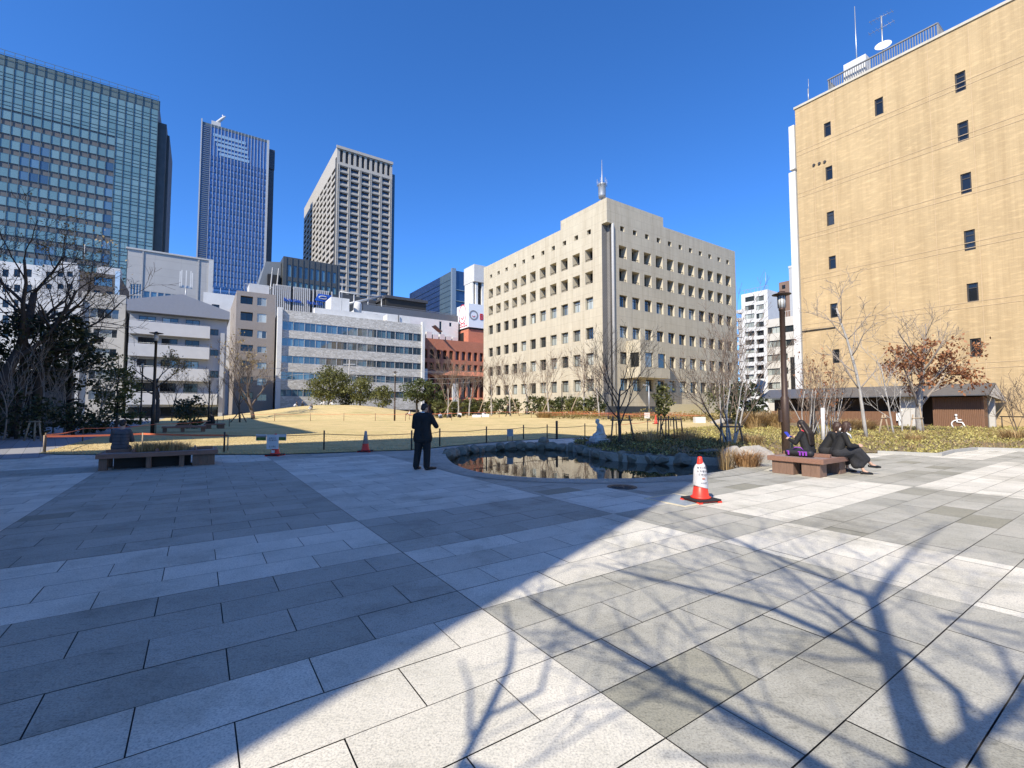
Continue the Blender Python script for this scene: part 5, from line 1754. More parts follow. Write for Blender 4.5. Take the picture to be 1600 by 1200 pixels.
# great dark trees, far left
g = random.Random(5)
p_ = gnd(-28, 23.5)
bare_tree('huge dark bare tree with heavy twisted limbs at the left edge', p_, dict(H=13.5, r=.32, lv=5, nc=[7, 4, 4, 4, 3], ang=(25, 60), fork=.34, trunk=.62, l1=.34, lr=.62, up=.06, wob=.2, bias=(.12, .05, .12), rmin=.007, leanv=(.03, 0, 1)), 151, m_bark_d, leaf=(m_leaf_gold, .05, 5, .22, .15, lambda t: t.x > 1.2 and t.z > 8))
p_ = gnd(64, 27)
bare_tree('second dark bare tree with upright trunk left of the cream house', p_, dict(H=10.0, r=.26, lv=4, nc=[8, 5, 4, 3], ang=(28, 62), fork=.4, trunk=.72, l1=.4, lr=.6, up=.04, wob=.18, rmin=.01), 152, m_bark_d)
evergreen('dark spreading pine shading the stone arcade', gnd(28, 26), 7, (3.6, 2.6, 1.15), 5.6, 153, m_leaf_d, 'pine_tree', n=150, nl=20, size=.22, trunk=.3, lobes=[(0, 0, 0, 1), (-1.2, 0, -1.6, .8), (1.5, .2, 1.0, .55)])
evergreen('dark layered pine right of the spreading one', gnd(108, 29), 6, (2.5, 2.0, .95), 4.8, 154, m_leaf_d, 'pine_tree', n=100, nl=20, size=.22, trunk=.2, lobes=[(0, 0, 0, 1), (-.8, 0, -1.5, .8), (.5, .2, 1.1, .6)])
evergreen('olive green bushy tree left of the left lamp post', gnd(183, 37), 5, (1.45, 1.3, 2.4), 3.2, 155, m_leaf_o, n=100, nl=22, size=.24, trunk=.12)
evergreen('dark shrub below the pines next to the arcade', gnd(30, 24), 3, (2.0, 1.3, 1.3), 1.2, 156, m_leaf_d, 'dark_shrub', n=60, nl=18, size=.22, trunk=.1)
evergreen('dark shrub below the layered pine', gnd(118, 27), 3, (1.7, 1.2, 1.0), 1.0, 157, m_leaf_d, 'dark_shrub', n=50, nl=18, size=.22, trunk=.1)
evergreen('low dark shrub beside the path left of the olive tree', gnd(150, 30), 2, (1.6, 1.0, .7), .7, 158, m_leaf_d, 'dark_shrub', n=40, nl=18, size=.2, trunk=.08)
evergreen('low green shrub at the foot of the olive tree', gnd(200, 40), 2, (1.8, 1.0, .7), .7, 159, m_leaf_g, 'dark_shrub', n=40, nl=18, size=.24, trunk=.08)
evergreen('low planted shrub behind the seated man in black', gnd(302, 36), 2, (1.2, .7, .5), .5, 160, m_leaf_g, 'dark_shrub', n=26, nl=16, size=.22, trunk=.06)
SL = [(8, 23, 'pale thin sapling at the very left edge in the dark bed'), (33, 24, 'pale forked sapling in the dark bed below the pines'), (57, 25, 'pale sapling tied to a low frame in the dark bed'), (86, 27, 'thin sapling between the two pines'), (104, 28, 'pale sapling below the layered pine'), (130, 30, 'thin sapling left of the cream house front'), (152, 33, 'thin sapling next to the olive tree')]
for i, (u, Y, lab) in enumerate(SL):
    bare_tree(lab, gnd(u, Y), dict(YOUNG, H=4.2 + (i % 3) * .6, r=.045, lv=3, nc=[5, 4, 3], ang=(14, 38), fork=.3, leanv=(.14 * (-1) ** i, 0, 1), rmin=.008), 170 + i, m_bark_p, 'sapling')
stakes('low pale stake frame in the dark bed at the left', gnd(57, 22.5), [(-.5, 0, -.25, 0, .95), (.0, 0, .0, 0, 1.0), (.35, 0, .2, 0, .95)], .95, m_pole_l)

# ornamental grasses
def tuft(label, loc, n, h, rad, seed, mat=None, name='ornamental_grass', w=.012, group=None):
    g = random.Random(seed)
    mb = MB()
    for _ in range(n):
        a = g.uniform(0, 6.28); r_ = rad * math.sqrt(g.random()) * .55
        b0 = Vector((math.cos(a) * r_, math.sin(a) * r_, 0))
        hh = h * g.uniform(.55, 1.1); o = Vector((math.cos(a), math.sin(a), 0)) * rad * g.uniform(.2, .8)
        s = Vector((-math.sin(a), math.cos(a), 0)) * w * g.uniform(.6, 1.3)
        p1 = b0 + o * .35 + Vector((0, 0, hh * .65)); p2 = b0 + o * 1.0 + Vector((g.uniform(-.1, .1), g.uniform(-.1, .1), hh * g.uniform(.75, 1.0)))
        t = g.random()
        mb.add([b0 - s, b0 + s, p1 + s * .8, p1 - s * .8, p2], [(0, 1, 2, 3), (3, 2, 4)], 0, False, t)
    o = mb.build(name, mat or m_straw, None, loc, tone=True)
    return tag(o, label, 'grass plant', group)
tuft('large straw coloured grass clump left of the tall brown lamp post', gnd(1178, 31.5, .1), 1300, 1.35, 1.05, 1, w=.02)
tuft('straw grass clump directly behind the tall brown lamp post', gnd(1212, 32.5, .1), 1300, 1.45, 1.15, 2, w=.02)
tuft('straw grass in front of the brown slatted restroom wall', gnd(1318, 29, .1), 700, .95, 1.2, 3, w=.016)
tuft('straw grass in front of the restroom entrance pillar', gnd(1345, 29.5, .1), 600, .9, 1.1, 14, w=.016)
tuft('rusty grass tuft at the pond end beside the pale boulder', Vector((6.5, 12.85, 0)), 420, .5, .6, 4, leaf_mat('straw_rust', (.24, .12, .05), (.52, .32, .15), .3), w=.008)
tuft('thin dry grass on the pond edge left of the rusty tuft', Vector((5.95, 12.9, -.1)), 150, .8, .4, 5, w=.006)
tuft('dry weedy clump on the bank under the caged evergreen', G(1015, 697, .1), 260, .8, .8, 6, w=.009)
tuft('dry weedy clump on the bank right of the caged evergreen', G(1075, 694, .1), 260, .8, .8, 7, w=.009)
tuft('dry brown clump on the planting bed left of the lamp post', gnd(1172, 18.5, .15), 300, .5, .7, 8, w=.01)
tuft('dry brown clump at the right edge of the planting bed', gnd(1585, 21, .12), 420, .65, 1.0, 9, w=.011)
tuft('pale dry grass tuft on the far edge of the lawn', gnd(851, 57), 500, .9, 1.6, 10, w=.03)
tuft('dry twiggy clump in front of the rust leaved oak', gnd(1427, 19.8, .1), 260, .5, .6, 12, w=.009)
# ground cover on the right hand bed
def cover(poly, n, size, zf, seed, ymax, tone=(0, 1), hmax=.16):
    g = random.Random(seed); mb = MB()
    xs = [p[0] for p in poly]; ys = [p[1] for p in poly]
    k = 0
    while k < n:
        x = g.uniform(min(xs), max(xs)); y = min(ys) + (ymax - min(ys)) * g.random() ** 1.35
        if not in_poly(x, y, poly): continue
        f = noise.noise(Vector((x * .9, y * .9, 3)))
        if f < -.12 and g.random() < .75: continue
        k += 1
        t = min(1, max(0, .5 + f * .9 + g.uniform(-.3, .3)))
        leaves(mb, Vector((x, y, zf(x, y) + g.uniform(.0, hmax) * (.6 + f))), .03, 1, size, g, 1.0, (t * .8, t * .8 + .2))
    return mb
tag(cover(BED, 40000, .10, bed_z, 5, 36).build('ground_cover', m_leaf_y, tone=True), kind='stuff')
g = random.Random(44); mbd = MB(); k = 0
while k < 5000:
    x, y = g.uniform(5, 36), 14 + 20 * g.random() ** 1.4
    if not in_poly(x, y, BED) or noise.noise(Vector((x * .45, y * .45, 9))) < .02: continue
    k += 1
    z = bed_z(x, y); h = g.uniform(.10, .34); dx, dy = g.uniform(-.12, .12), g.uniform(-.12, .12); w = g.uniform(.006, .012); a = g.uniform(0, 6.28)
    mbd.add([(x - w * math.cos(a), y - w * math.sin(a), z), (x + w * math.cos(a), y + w * math.sin(a), z), (x + dx, y + dy, z + h)], [(0, 1, 2)], 0, False, g.random())
tag(mbd.build('dry_bed_grass', m_straw, tone=True), kind='stuff')
BANK = [(5.3, 15.6), (7.3, 14.8), (8.4, 18), (8.8, 22), (4.6, 24.2), (2.95, 21.8), (2.85, 20.1), (3.2, 18.5), (3.6, 17.1), (4.5, 16.1)]
tag(cover(BANK, 9000, .09, bed_z, 6, 24, hmax=.22).build('bank_ground_cover', leaf_mat('bank_leaf', (.05, .055, .02), (.20, .17, .06)), tone=True), kind='stuff')
tag(cover(BEDL, 9000, .18, lambda x, y: hz(x, y) + .05, 8, 60, hmax=.3).build('shade_ground_cover', m_leaf_d, tone=True), kind='stuff')
far_bed = [tuple(gnd(u, Y).xy) for u, Y in ((860, 54), (1180, 46), (1180, 52), (860, 61))]
tag(cover(far_bed, 5000, .22, lambda x, y: hz(x, y) + .1, 9, 61, hmax=.9).build('far_border_planting', leaf_mat('border_leaf', (.10, .07, .03), (.30, .24, .07)), tone=True), kind='stuff')

# the tree behind the viewer whose shadow falls over the paving
e = empty('shade_tree', 'large bare tree just behind the viewer throwing the branching shadow', 'tree', (0, 0, 0))
T0 = G(1452, 1200)
SH = Vector((-.555, -.832, 0))
TANE = math.tan(SUN_EL)
B0 = T0 + SH * 4.0
def lift(u, v, dz=0.0, ref=None):
    q = G(u, v)
    # shadow distance from the trunk base along the sun azimuth gives the height of the limb that throws it
    s = (q - B0).dot(-SH)
    z = s * TANE + dz
    return q + SH * (z / TANE) + Vector((0, 0, z))
g = random.Random(77)
tb = MB(); cb_ = MB(); tips = []
def limb(pts, r0, r1, dz0, dz1, mbx, sub=True):
    P3 = [lift(u, v, dz0 + (dz1 - dz0) * i / (len(pts) - 1)) for i, (u, v) in enumerate(pts)]
    r0 *= .8; r1 *= .7
    n = len(P3); rad = [r0 + (r1 - r0) * i / (n - 1) for i in range(n)]
    mbx.tube(P3, rad, 8)
    if sub:
        PP = dict(H=4, lv=3, nc=[3, 3, 2], ang=(20, 55), lo=.2, lr=.62, up=.05, wob=.2, rr=.6, rmin=.004, seg=.25)
        for i in range(1, n):
            for k in range(2):
                d = (P3[i] - P3[i - 1]).normalized()
                dd = rotv(d, R(g.uniform(20, 60)), g.uniform(0, 6.28))
                grow([cb_, cb_], P3[i - 1].lerp(P3[i], g.random()), dd, g.uniform(.8, 1.7), rad[i] * .34, 1, PP, g, tips)
    return P3
tb.tube([B0 + Vector((0, 0, -.1)), B0 + Vector((.03, 0, 1.6)), lift(1452, 1200), lift(1412, 1100), lift(1384, 1005)], [.17, .12, .08, .07, .062], 12)
tb.build('trunk', m_bark_b, e)
limb([(1384, 1005), (1373, 965), (1366, 937)], .075, .07, 0, 0, cb_, False)
limb([(1366, 937), (1275, 897), (1180, 858), (1085, 815), (1040, 798)], .05, .016, 0, .6, cb_)
limb([(1366, 937), (1394, 899), (1420, 868), (1455, 835), (1480, 815)], .05, .016, 0, .6, cb_)
limb([(1384, 1005), (1330, 968), (1275, 928), (1225, 888), (1160, 850)], .045, .014, 0, -.5, cb_)
limb([(1440, 1160), (1395, 1040), (1340, 1010), (1210, 953), (1112, 925), (1010, 903), (930, 880)], .07, .016, 0, -.3, cb_)
limb([(1530, 1200), (1498, 1082), (1432, 1030), (1390, 1006)], .04, .04, .1, 0, cb_, False)
limb([(1470, 1200), (1600, 1140), (1540, 1105), (1470, 1060), (1425, 1030)], .07, .06, .1, .3, cb_, False) if False else None
limb([(1452, 1200), (1560, 1120), (1600, 1090), (1640, 1040), (1660, 980)], .07, .02, 0, .8, cb_)
limb([(1600, 1090), (1560, 1010), (1500, 985), (1465, 962)], .03, .014, .3, .5, cb_)
limb([(1465, 962), (1530, 975), (1600, 992)], .03, .02, .5, .5, cb_)
limb([(1452, 1200), (1330, 1230), (1190, 1142), (1090, 1085), (1000, 1037), (905, 983), (842, 945), (800, 900)], .06, .016, 0, .5, cb_)
limb([(1330, 1230), (1000, 1290), (720, 1195), (760, 1120), (797, 1040), (801, 1000), (790, 945)], .045, .016, .1, .8, cb_, False)
limb([(760, 1120), (845, 1080), (862, 1010), (880, 960)], .02, .008, .6, .9, cb_, False)
limb([(735, 1150), (735, 1075), (720, 1030)], .016, .007, .5, .8, cb_, False)
cb_.build('crown', m_bark_b, e)
# ------------------------------------------------------------------ people
def blob(name, prims, mat, parent=None, vox=.02, smooth=3):
    mb = MB()
    for p in prims:
        if p[0] == 'c':
            a, ra, b_, rb = Vector(p[1]), p[2], Vector(p[3]), p[4]
            mb.tube([a, a.lerp(b_, .5), b_], [ra, (ra + rb) / 2, rb], 12)
            mb.ball(a, ra, 0, 12, 8); mb.ball(b_, rb, 0, 12, 8)
        else:
            mb.ball(p[1], p[2], 0, 16, 12, mat=p[3] if len(p) > 3 else None)
    me = mb.mesh(name, mat)
    o = bpy.data.objects.new(name, me); COL.objects.link(o)
    md = o.modifiers.new('r', 'REMESH'); md.mode = 'VOXEL'; md.voxel_size = vox; md.use_smooth_shade = True
    if smooth:
        sm = o.modifiers.new('s', 'SMOOTH'); sm.factor = .5; sm.iterations = smooth
    dg = bpy.context.evaluated_depsgraph_get()
    me2 = bpy.data.meshes.new_from_object(o.evaluated_get(dg))
    me2.name = name
    o.modifiers.clear(); o.data = me2
    bpy.data.meshes.remove(me)
    if not me2.materials: me2.materials.append(mat)
    if parent: o.parent = parent
    return o

m_skin = M('skin', (.52, .33, .235), .55, .08, 8)
m_suit = M('black_suit', (.012, .012, .013), .8, .25, 30)
m_suit2 = M('charcoal_skirt', (.022, .022, .025), .85, .25, 30)
m_hair = M('black_hair', (.02, .014, .011), .55, .3, 40, stretch=(1, 1, .15))
m_hairb = M('brown_hair', (.048, .024, .016), .55, .3, 40, stretch=(1, 1, .15))
m_shoe = M('shoe_leather', (.01, .01, .01), .3, .1)
m_shirt = M('white_cloth', (.68, .68, .68), .8, .05)
m_vest = M('grey_puffer', (.085, .08, .085), .7, .15, 12)
m_jeans = M('dark_jeans', (.03, .035, .05), .85, .2, 20)
m_pink = M('red_hood', (.55, .03, .06), .8, .1)
m_phone = M('blue_phone_case', (.02, .05, .45), .35, .05)

def head(c, f, up=(0, 0, 1), s=1.0):
    """skull, jaw, nose, ears; c centre, f facing (unit, horizontal-ish)"""
    f = Vector(f).normalized(); u = Vector(up).normalized(); r = f.cross(u).normalized(); u = r.cross(f)
    Rm = Matrix((r, f, u)).transposed()
    c = Vector(c)
    L = lambda x, y, z: c + Rm @ Vector((x * s, y * s, z * s))
    pr = [('e', L(0, -.008, .025), (.073 * s, .092 * s, .092 * s), Rm), ('e', L(0, .022, -.045), (.056 * s, .066 * s, .068 * s), Rm), ('c', L(0, .085, .005), .010 * s, L(0, .106, -.022), .014 * s),
          ('e', L(.074, -.005, -.01), (.012 * s, .022 * s, .032 * s), Rm), ('e', L(-.074, -.005, -.01), (.012 * s, .022 * s, .032 * s), Rm),
          ('e', L(0, .074, -.066), (.026 * s, .016 * s, .010 * s), Rm), ('e', L(0, .062, .028), (.05 * s, .03 * s, .014 * s), Rm)]
    return pr, L, Rm

def eyes(L, par, s=1.0):
    q = MB()
    for x in (-.031, .031): q.ball(L(x, .083, .004), .011 * s, 0, 8, 6)
    for x in (-.031, .031): q.ball(L(x, .086, .028), (.018 * s, .008 * s, .004 * s), 0, 8, 5)
    return q.build('eyes', m_hair, par)

def hand(w, d, n, s=1.0, curl=.5, side=1):
    """palm, four bent fingers, thumb. w wrist, d direction, n palm normal"""
    d = Vector(d).normalized(); n = Vector(n); n = (n - d * n.dot(d)).normalized(); x = d.cross(n) * side
    w = Vector(w)
    pr = [('e', w + d * .045 * s, (.036 * s, .036 * s, .036 * s))]
    pr = [('c', w, .024 * s, w + d * .05 * s + x * .018 * s, .019 * s), ('c', w, .024 * s, w + d * .05 * s - x * .02 * s, .019 * s), ('c', w + d * .05 * s + x * .02 * s, .018 * s, w + d * .05 * s - x * .024 * s, .017 * s)]
    for k, (o, l) in enumerate(((.032, .062), (.011, .072), (-.011, .067), (-.032, .052))):
        b0 = w + d * .07 * s + x * o * s
        d2 = (d * math.cos(curl) + n * math.sin(curl)); d3 = (d * math.cos(curl * 2.1) + n * math.sin(curl * 2.1))
        m_ = b0 + d2 * l * .55 * s
        pr += [('c', b0, .0095 * s, m_, .009 * s), ('c', m_, .009 * s, m_ + d3 * l * .5 * s, .0075 * s)]
    t0 = w + d * .02 * s + x * .03 * s
    t1 = t0 + (x * .7 + d * .6 + n * .35).normalized() * .04 * s
    pr += [('c', t0, .013 * s, t1, .0105 * s), ('c', t1, .0105 * s, t1 + (d + n * .5).normalized() * .03 * s, .009 * s)]
    return pr

def hair_short(L, Rm, par, mat, s=1.0, vox=.012):
    return blob('hair', [('e', L(0, -.018, .042), (.081 * s, .098 * s, .088 * s), Rm), ('e', L(0, -.06, -.01), (.068 * s, .052 * s, .07 * s), Rm), ('e', L(0, .05, .085), (.062 * s, .045 * s, .032 * s), Rm)], mat, par, vox)

PP0 = {}
# --- man standing, seen from behind
e = empty('person', 'man in a black suit standing on the paving with his back turned, holding a phone', 'person', G(660, 734), R(-14))
fwd = Vector((.35, 1, -.25)).normalized()
hp, L, Rm = head((.015, .07, 1.60), fwd)
eR, wR, eL, wL = Vector((.315, .08, 1.13)), Vector((.14, .30, 1.24)), Vector((-.245, .03, 1.11)), Vector((-.06, .25, 1.16))
body = hp + [('c', (0, .045, 1.53), .05, (0, .01, 1.42), .058), ('c', (-.08, 0, 1.32), .09, (.08, 0, 1.32), .09), ('c', (0, 0, 1.3), .1, (0, 0, .95), .1),
             ('c', (.17, 0, 1.4), .045, eR, .038), ('c', eR, .036, wR, .026), ('c', (-.17, 0, 1.4), .045, eL, .038), ('c', eL, .036, wL, .026),
             ('c', (.09, 0, .92), .07, (.1, 0, .48), .05), ('c', (.1, 0, .48), .048, (.115, -.02, .09), .036), ('c', (-.09, 0, .92), .07, (-.12, .02, .48), .05), ('c', (-.12, .02, .48), .048, (-.155, -.02, .09), .036)]
body += hand(wR, (-.35, .5, .75), (-.9, -.1, -.1), 1.0, .7) + hand(wL, (.45, .6, .55), (.8, .2, .2), 1.0, .6, -1)
e.scale = (1.09, 1.06, 1.0)
b_ = blob('body', body, m_skin, e, .0085, 2)
eyes(L, e)
hair_short(L, Rm, e, m_hair)
jk = [('c', (-.085, 0, 1.34), .135, (.085, 0, 1.34), .135), ('c', (-.08, 0, 1.1), .125, (.08, 0, 1.1), .125), ('c', (-.085, 0, 1.34), .135, (-.08, 0, 1.08), .12), ('c', (.085, 0, 1.34), .135, (.08, 0, 1.08), .12),
      ('c', (-.08, 0, 1.08), .122, (-.1, 0, .83), .142), ('c', (.08, 0, 1.08), .122, (.1, 0, .83), .142), ('c', (-.1, 0, .80), .14, (.1, 0, .80), .14), ('c', (0, .01, 1.45), .07, (.17, 0, 1.41), .072), ('c', (0, .01, 1.45), .07, (-.17, 0, 1.41), .072),
      ('c', (.185, 0, 1.40), .078, eR, .062), ('c', eR, .062, eR.lerp(wR, .88), .046), ('c', (-.185, 0, 1.40), .078, eL, .062), ('c', eL, .062, eL.lerp(wL, .88), .046)]
blob('jacket', jk, m_suit, e, .013, 3)
blob('trousers', [('c', (.09, 0, .86), .12, (.11, .01, .47), .088), ('c', (.11, .01, .47), .088, (.118, -.025, .10), .078), ('c', (-.09, 0, .86), .12, (-.13, .02, .47), .088), ('c', (-.13, .02, .47), .088, (-.155, -.025, .10), .078), ('c', (-.08, 0, .9), .12, (.08, 0, .9), .12)], m_suit, e, .013, 3)
for sx, dx in ((.12, .13), (-.155, .0)):
    blob('shoe', [('c', (sx, -.06, .045), .042, (sx + dx * .6, .1, .04), .045), ('c', (sx + dx * .6, .1, .038), .044, (sx + dx, .2, .03), .032), ('c', (sx, -.05, .05), .04, (sx, -.02, .11), .05)], m_shoe, e, .012, 2)
q = MB(); cc = Vector((0, .02, 1.485))
q.tube([cc + Vector((math.cos(a * .3927) * .068, math.sin(a * .3927) * .062, .012 * math.sin(a * .39 + 3.6))) for a in range(17)], .016, 6); q.build('shirt_collar', m_shirt, e)
MB().box(-.036, .036, -.005, .005, -.07, .07, 0, Matrix.Translation((.075, .36, 1.30)) @ Matrix.Rotation(R(-30), 4, 'X')).build('phone', m_shoe, e)

def seated(label, loc, rz, top, bottom, hairm, hair='short', s=.95, seat=.45, lean=.12, vox=.013, skirt=False, arms='lap', cross=False, headf=(0, 1, -.2), hooded=None, knees_dx=0.0, ground=False, name='person'):
    e = empty(name, label, 'person', loc, rz)
    if ground:
        pel = Vector((0, 0, .12)); kn = [Vector((sx * .1, .42, .42)) for sx in (1, -1)]; an = [Vector((sx * .1, .66, .08)) for sx in (1, -1)]; seat = 0
    else:
        pel = Vector((0, 0, seat + .1)); kn = [Vector((.1 + knees_dx, .42, seat + .08)), Vector((-.1 + knees_dx, .42, seat + .06))]
        an = [Vector((.11 + knees_dx, .46, .09)), Vector((-.1 + knees_dx, .38, .09))]
        if cross:
            kn = [Vector((.02 + knees_dx, .43, seat + .16)), Vector((-.07 + knees_dx, .42, seat + .04))]
            an = [Vector((-.06 + knees_dx, .74, .24)), Vector((-.02 + knees_dx, .56, .08))]
    ch = pel + Vector((0, math.sin(lean) * .36, math.cos(lean) * .36)); nk = pel + Vector((0, math.sin(lean) * .52, math.cos(lean) * .52))
    hc = nk + Vector((0, .05, .145))
    hp, L, Rm = head(hc, headf)
    sh = [ch + Vector((sx * .165, 0, .1)) for sx in (1, -1)]
    if arms == 'phone':
        el = [sh[0] + Vector((.07, .1, -.25)), sh[1] + Vector((-.07, .1, -.25))]; wr = [sh[0] + Vector((-.08, .34, -.12)), sh[1] + Vector((.06, .36, -.16))]
    else:
        el = [sh[0] + Vector((.06, .08, -.26)), sh[1] + Vector((-.06, .08, -.26))]; wr = [sh[0] + Vector((-.1, .32, -.27)), sh[1] + Vector((.1, .34, -.26))]
    body = hp + [('c', hc + Vector((0, -.03, -.06)), .046, nk - Vector((0, 0, .04)), .05), ('c', nk - Vector((0, 0, .06)), .07, pel, .09)]
    for i in (0, 1):
        hpj = pel + Vector((.09 if i == 0 else -.09, 0, 0))
        body += [('c', sh[i], .04, el[i], .034), ('c', el[i], .033, wr[i], .024), ('c', hpj, .07, kn[i], .05), ('c', kn[i], .048, an[i], .032), ('c', an[i], .03, an[i] + Vector((0, .12, -.05)), .024)]
        if vox < .02: body += hand(wr[i], (-.3 if i == 0 else .3, .8, .35 if arms == 'phone' else .05), (-.6 if i == 0 else .6, 0, -.4), .95, .7, 1 if i == 0 else -1)
    blob('body', body, m_skin, e, min(vox, .0085) if vox < .02 else vox, 2)
    if vox < .02: eyes(L, e)
    W_ = .11
    jk = [('c', ch + Vector((-.07, 0, .04)), W_, ch + Vector((.07, 0, .04)), W_), ('c', pel + Vector((-.08, 0, .02)), .125, pel + Vector((.08, 0, .02)), .125)]
    for sx in (1, -1): jk.append(('c', ch + Vector((sx * .07, 0, .03)), W_, pel + Vector((sx * .075, 0, .04)), .115))
    for i in (0, 1): jk += [('c', nk - Vector((0, 0, .05)), .06, sh[i], .066), ('c', sh[i], .068, el[i], .055), ('c', el[i], .055, el[i].lerp(wr[i], .86), .04)]
    blob('jacket', jk, top, e, max(vox, .012), 3)
    if skirt:
        sk = []
        for i in (0, 1):
            hpj = pel + Vector((.09 if i == 0 else -.09, 0, -.01)); mid = kn[i].lerp(an[i], .62)
            sk += [('c', hpj, .135, kn[i], .10), ('c', kn[i], .10, mid, .085), ('c', kn[i].lerp(hpj, .25), .10, mid + Vector((0, -.10, .0)), .10)]
        m0, m1 = kn[0].lerp(an[0], .58), kn[1].lerp(an[1], .58)
        for t in (.25, .5, .75):
            sk += [('c', kn[0].lerp(kn[1], t), .095, m0.lerp(m1, t), .09), ('c', kn[0].lerp(kn[1], t) + Vector((0, -.14, -.03)), .09, m0.lerp(m1, t) + Vector((0, -.12, 0)), .09)]
        sk += [('c', pel, .145, kn[0].lerp(kn[1], .5), .115)]
        blob('skirt', sk, bottom, e, max(vox, .014), 4)
    else:
        tr = [('c', pel + Vector((-.08, 0, 0)), .12, pel + Vector((.08, 0, 0)), .12)]
        for i in (0, 1):
            hpj = pel + Vector((.09 if i == 0 else -.09, 0, 0)); tr += [('c', hpj, .11, kn[i], .078), ('c', kn[i], .076, an[i], .058)]
        blob('trousers', tr, bottom, e, max(vox, .014), 3)
    for i in (0, 1):
        blob('shoe', [('c', an[i] + Vector((0, -.05, -.035)), .036, an[i] + Vector((0, .1, -.05)), .038), ('c', an[i] + Vector((0, .1, -.05)), .037, an[i] + Vector((0, .17, -.056)), .026)], m_shoe, e, max(vox, .011), 2)
    if hair == 'short': hair_short(L, Rm, e, hairm, 1, max(vox, .012))
    else:
        hr = [('e', L(0, -.016, .045), (.084, .1, .088), Rm), ('e', L(0, -.05, -.02), (.08, .065, .09), Rm)]
        ln = -.15 if hair == 'bob' else -.42
        bk = Vector((0, -.09, 0))
        if hair == 'long':
            for sx in (-.1, -.05, 0, .05, .1):
                q1 = ch + Vector((sx * .9, -.125, .1)); hr += [('c', L(sx * .6, -.06, .0), .045, q1, .045), ('c', q1, .045, pel.lerp(ch, .5) + Vector((sx * .8, -.13, 0)), .028)]
        for sx in (-.066, -.03, .03, .066) if hair == 'bob' else ():
            a = L(sx, -.035, .0); z1 = L(sx * (1.1 if hair == 'bob' else 1.25), -.045 if hair == 'bob' else -.10, ln)
            hr.append(('c', a, .04, z1, .028 if hair == 'bob' else .034))
        for sx in (-.078, .078): hr.append(('c', L(sx, .02, .03), .022, L(sx * 1.02, .03, -.1 if hair == 'bob' else -.2), .018))
        blob('hair', hr, hairm, e, max(vox, .012), 3)
    return e, L, Rm, wr, nk, ch

# --- right bench and the three women
m_wood = M('bench_wood', (.235, .125, .085), .6, .2, 4, stretch=(1, 9, 9), bump=.15)
m_wood_d = M('bench_wood_panel', (.19, .115, .08), .7, .22, 5, stretch=(9, 9, 1), bump=.15)
m_slat_top = M('bench_top_slat', (.26, .19, .165), .55, .15, 4, stretch=(1, 8, 8))
def bench(label, a0, a1, b0, b1, panels, planter=None, group=None, rails=()):
    e = empty('wooden_bench', label, 'bench', AB(a0, b0), TH, group)
    L_, D_ = a1 - a0, b1 - b0
    mb = MB(); n = int(D_ / .11)
    for k in range(n):
        y0 = D_ * k / n + .006; y1 = D_ * (k + 1) / n - .006
        if planter and planter[2] < (y0 + y1) / 2 < planter[3]:
            mb.box(.07, planter[0], y0, y1, .385, .42); mb.box(planter[1], L_ - .07, y0, y1, .385, .42)
        else: mb.box(.07, L_ - .07, y0, y1, .385, .42)
    mb.build('seat', m_slat_top, e, bevel=.004)
    mb = MB().box(0, L_, -.01, .06, .31, .425).box(0, L_, D_ - .06, D_ + .01, .31, .425).box(0, .065, .061, D_ - .061, .31, .424).box(L_ - .065, L_, .061, D_ - .061, .31, .424)
    mb.build('edge_board', m_wood, e, bevel=.006)
    for (x0, x1, y0, y1) in panels:
        mb = MB(); nx = max(1, int((x1 - x0) / .15)); ny = max(1, int((y1 - y0) / .15))
        for i in range(nx):
            for j in range(ny):
                mb.box(x0 + (x1 - x0) * i / nx + .002, x0 + (x1 - x0) * (i + 1) / nx - .002, y0 + (y1 - y0) * j / ny + .002, y0 + (y1 - y0) * (j + 1) / ny - .002, 0, .31)
        mb.build('leg', m_wood_d, e, bevel=.003)
    for (x0, x1, y0, y1) in rails: MB().box(x0, x1, y0, y1, .421, .50).build('back_rail', m_wood, e, bevel=.006)
    return e
bench('square wooden bench in the sun by the brown lamp post, three women on it', 11.83, 13.42, 4.78, 6.02, [(.05, .40, .08, .48), (.05, .40, .66, 1.16), (1.1, 1.45, .08, .48), (1.1, 1.45, .66, 1.16)],
      rails=((.62, .72, .10, .62), (.5, .62, .62, .72), (.72, .82, .72, 1.2)))
bx = lambda a, b_, z=0: AB(a, b_, z)
# two women on the right edge of the bench, facing along the paving rows
faceA = TH - R(90)
e, L, Rm, wr, nk, ch = seated('woman with brown bob and long charcoal skirt sitting cross legged on the bench end', bx(13.02, 4.95), R(-108), m_suit, m_suit2, m_hairb, 'bob', seat=.42, lean=.36, skirt=True, cross=True, headf=(-.15, 1, -.3))
blob('face_mask', [('e', L(0, .062, -.045), (.055, .04, .05), Rm)], m_shirt, e, .01, 2)
q = MB(); q.tube([nk + Vector((sx * .075, .02 - .07 * (1 - abs(sx)), -.01)) for sx in (-1, -.5, 0, .5, 1)] + [nk + Vector((.07, .09, -.06)), nk + Vector((.05, .12, -.14))], .02, 6); q.build('blouse_collar', m_shirt, e)
e, L, Rm, wr, nk, ch = seated('woman in black with white mask sitting just beyond the brown haired one', bx(13.44, 5.38), R(-116), m_suit, m_suit2, m_hairb, 'bob', seat=.42, lean=.5, skirt=True, headf=(.25, 1, -.3))
blob('face_mask', [('e', L(0, .062, -.045), (.056, .042, .052), Rm)], m_shirt, e, .01, 2)
e, L, Rm, wr, nk, ch = seated('girl with very long dark hair in black jacket sitting with a blue phone', bx(12.72, 5.45), R(26), m_suit, m_jeans, m_hair, 'long', seat=.42, lean=.22, arms='phone', headf=(0, 1, -.35))
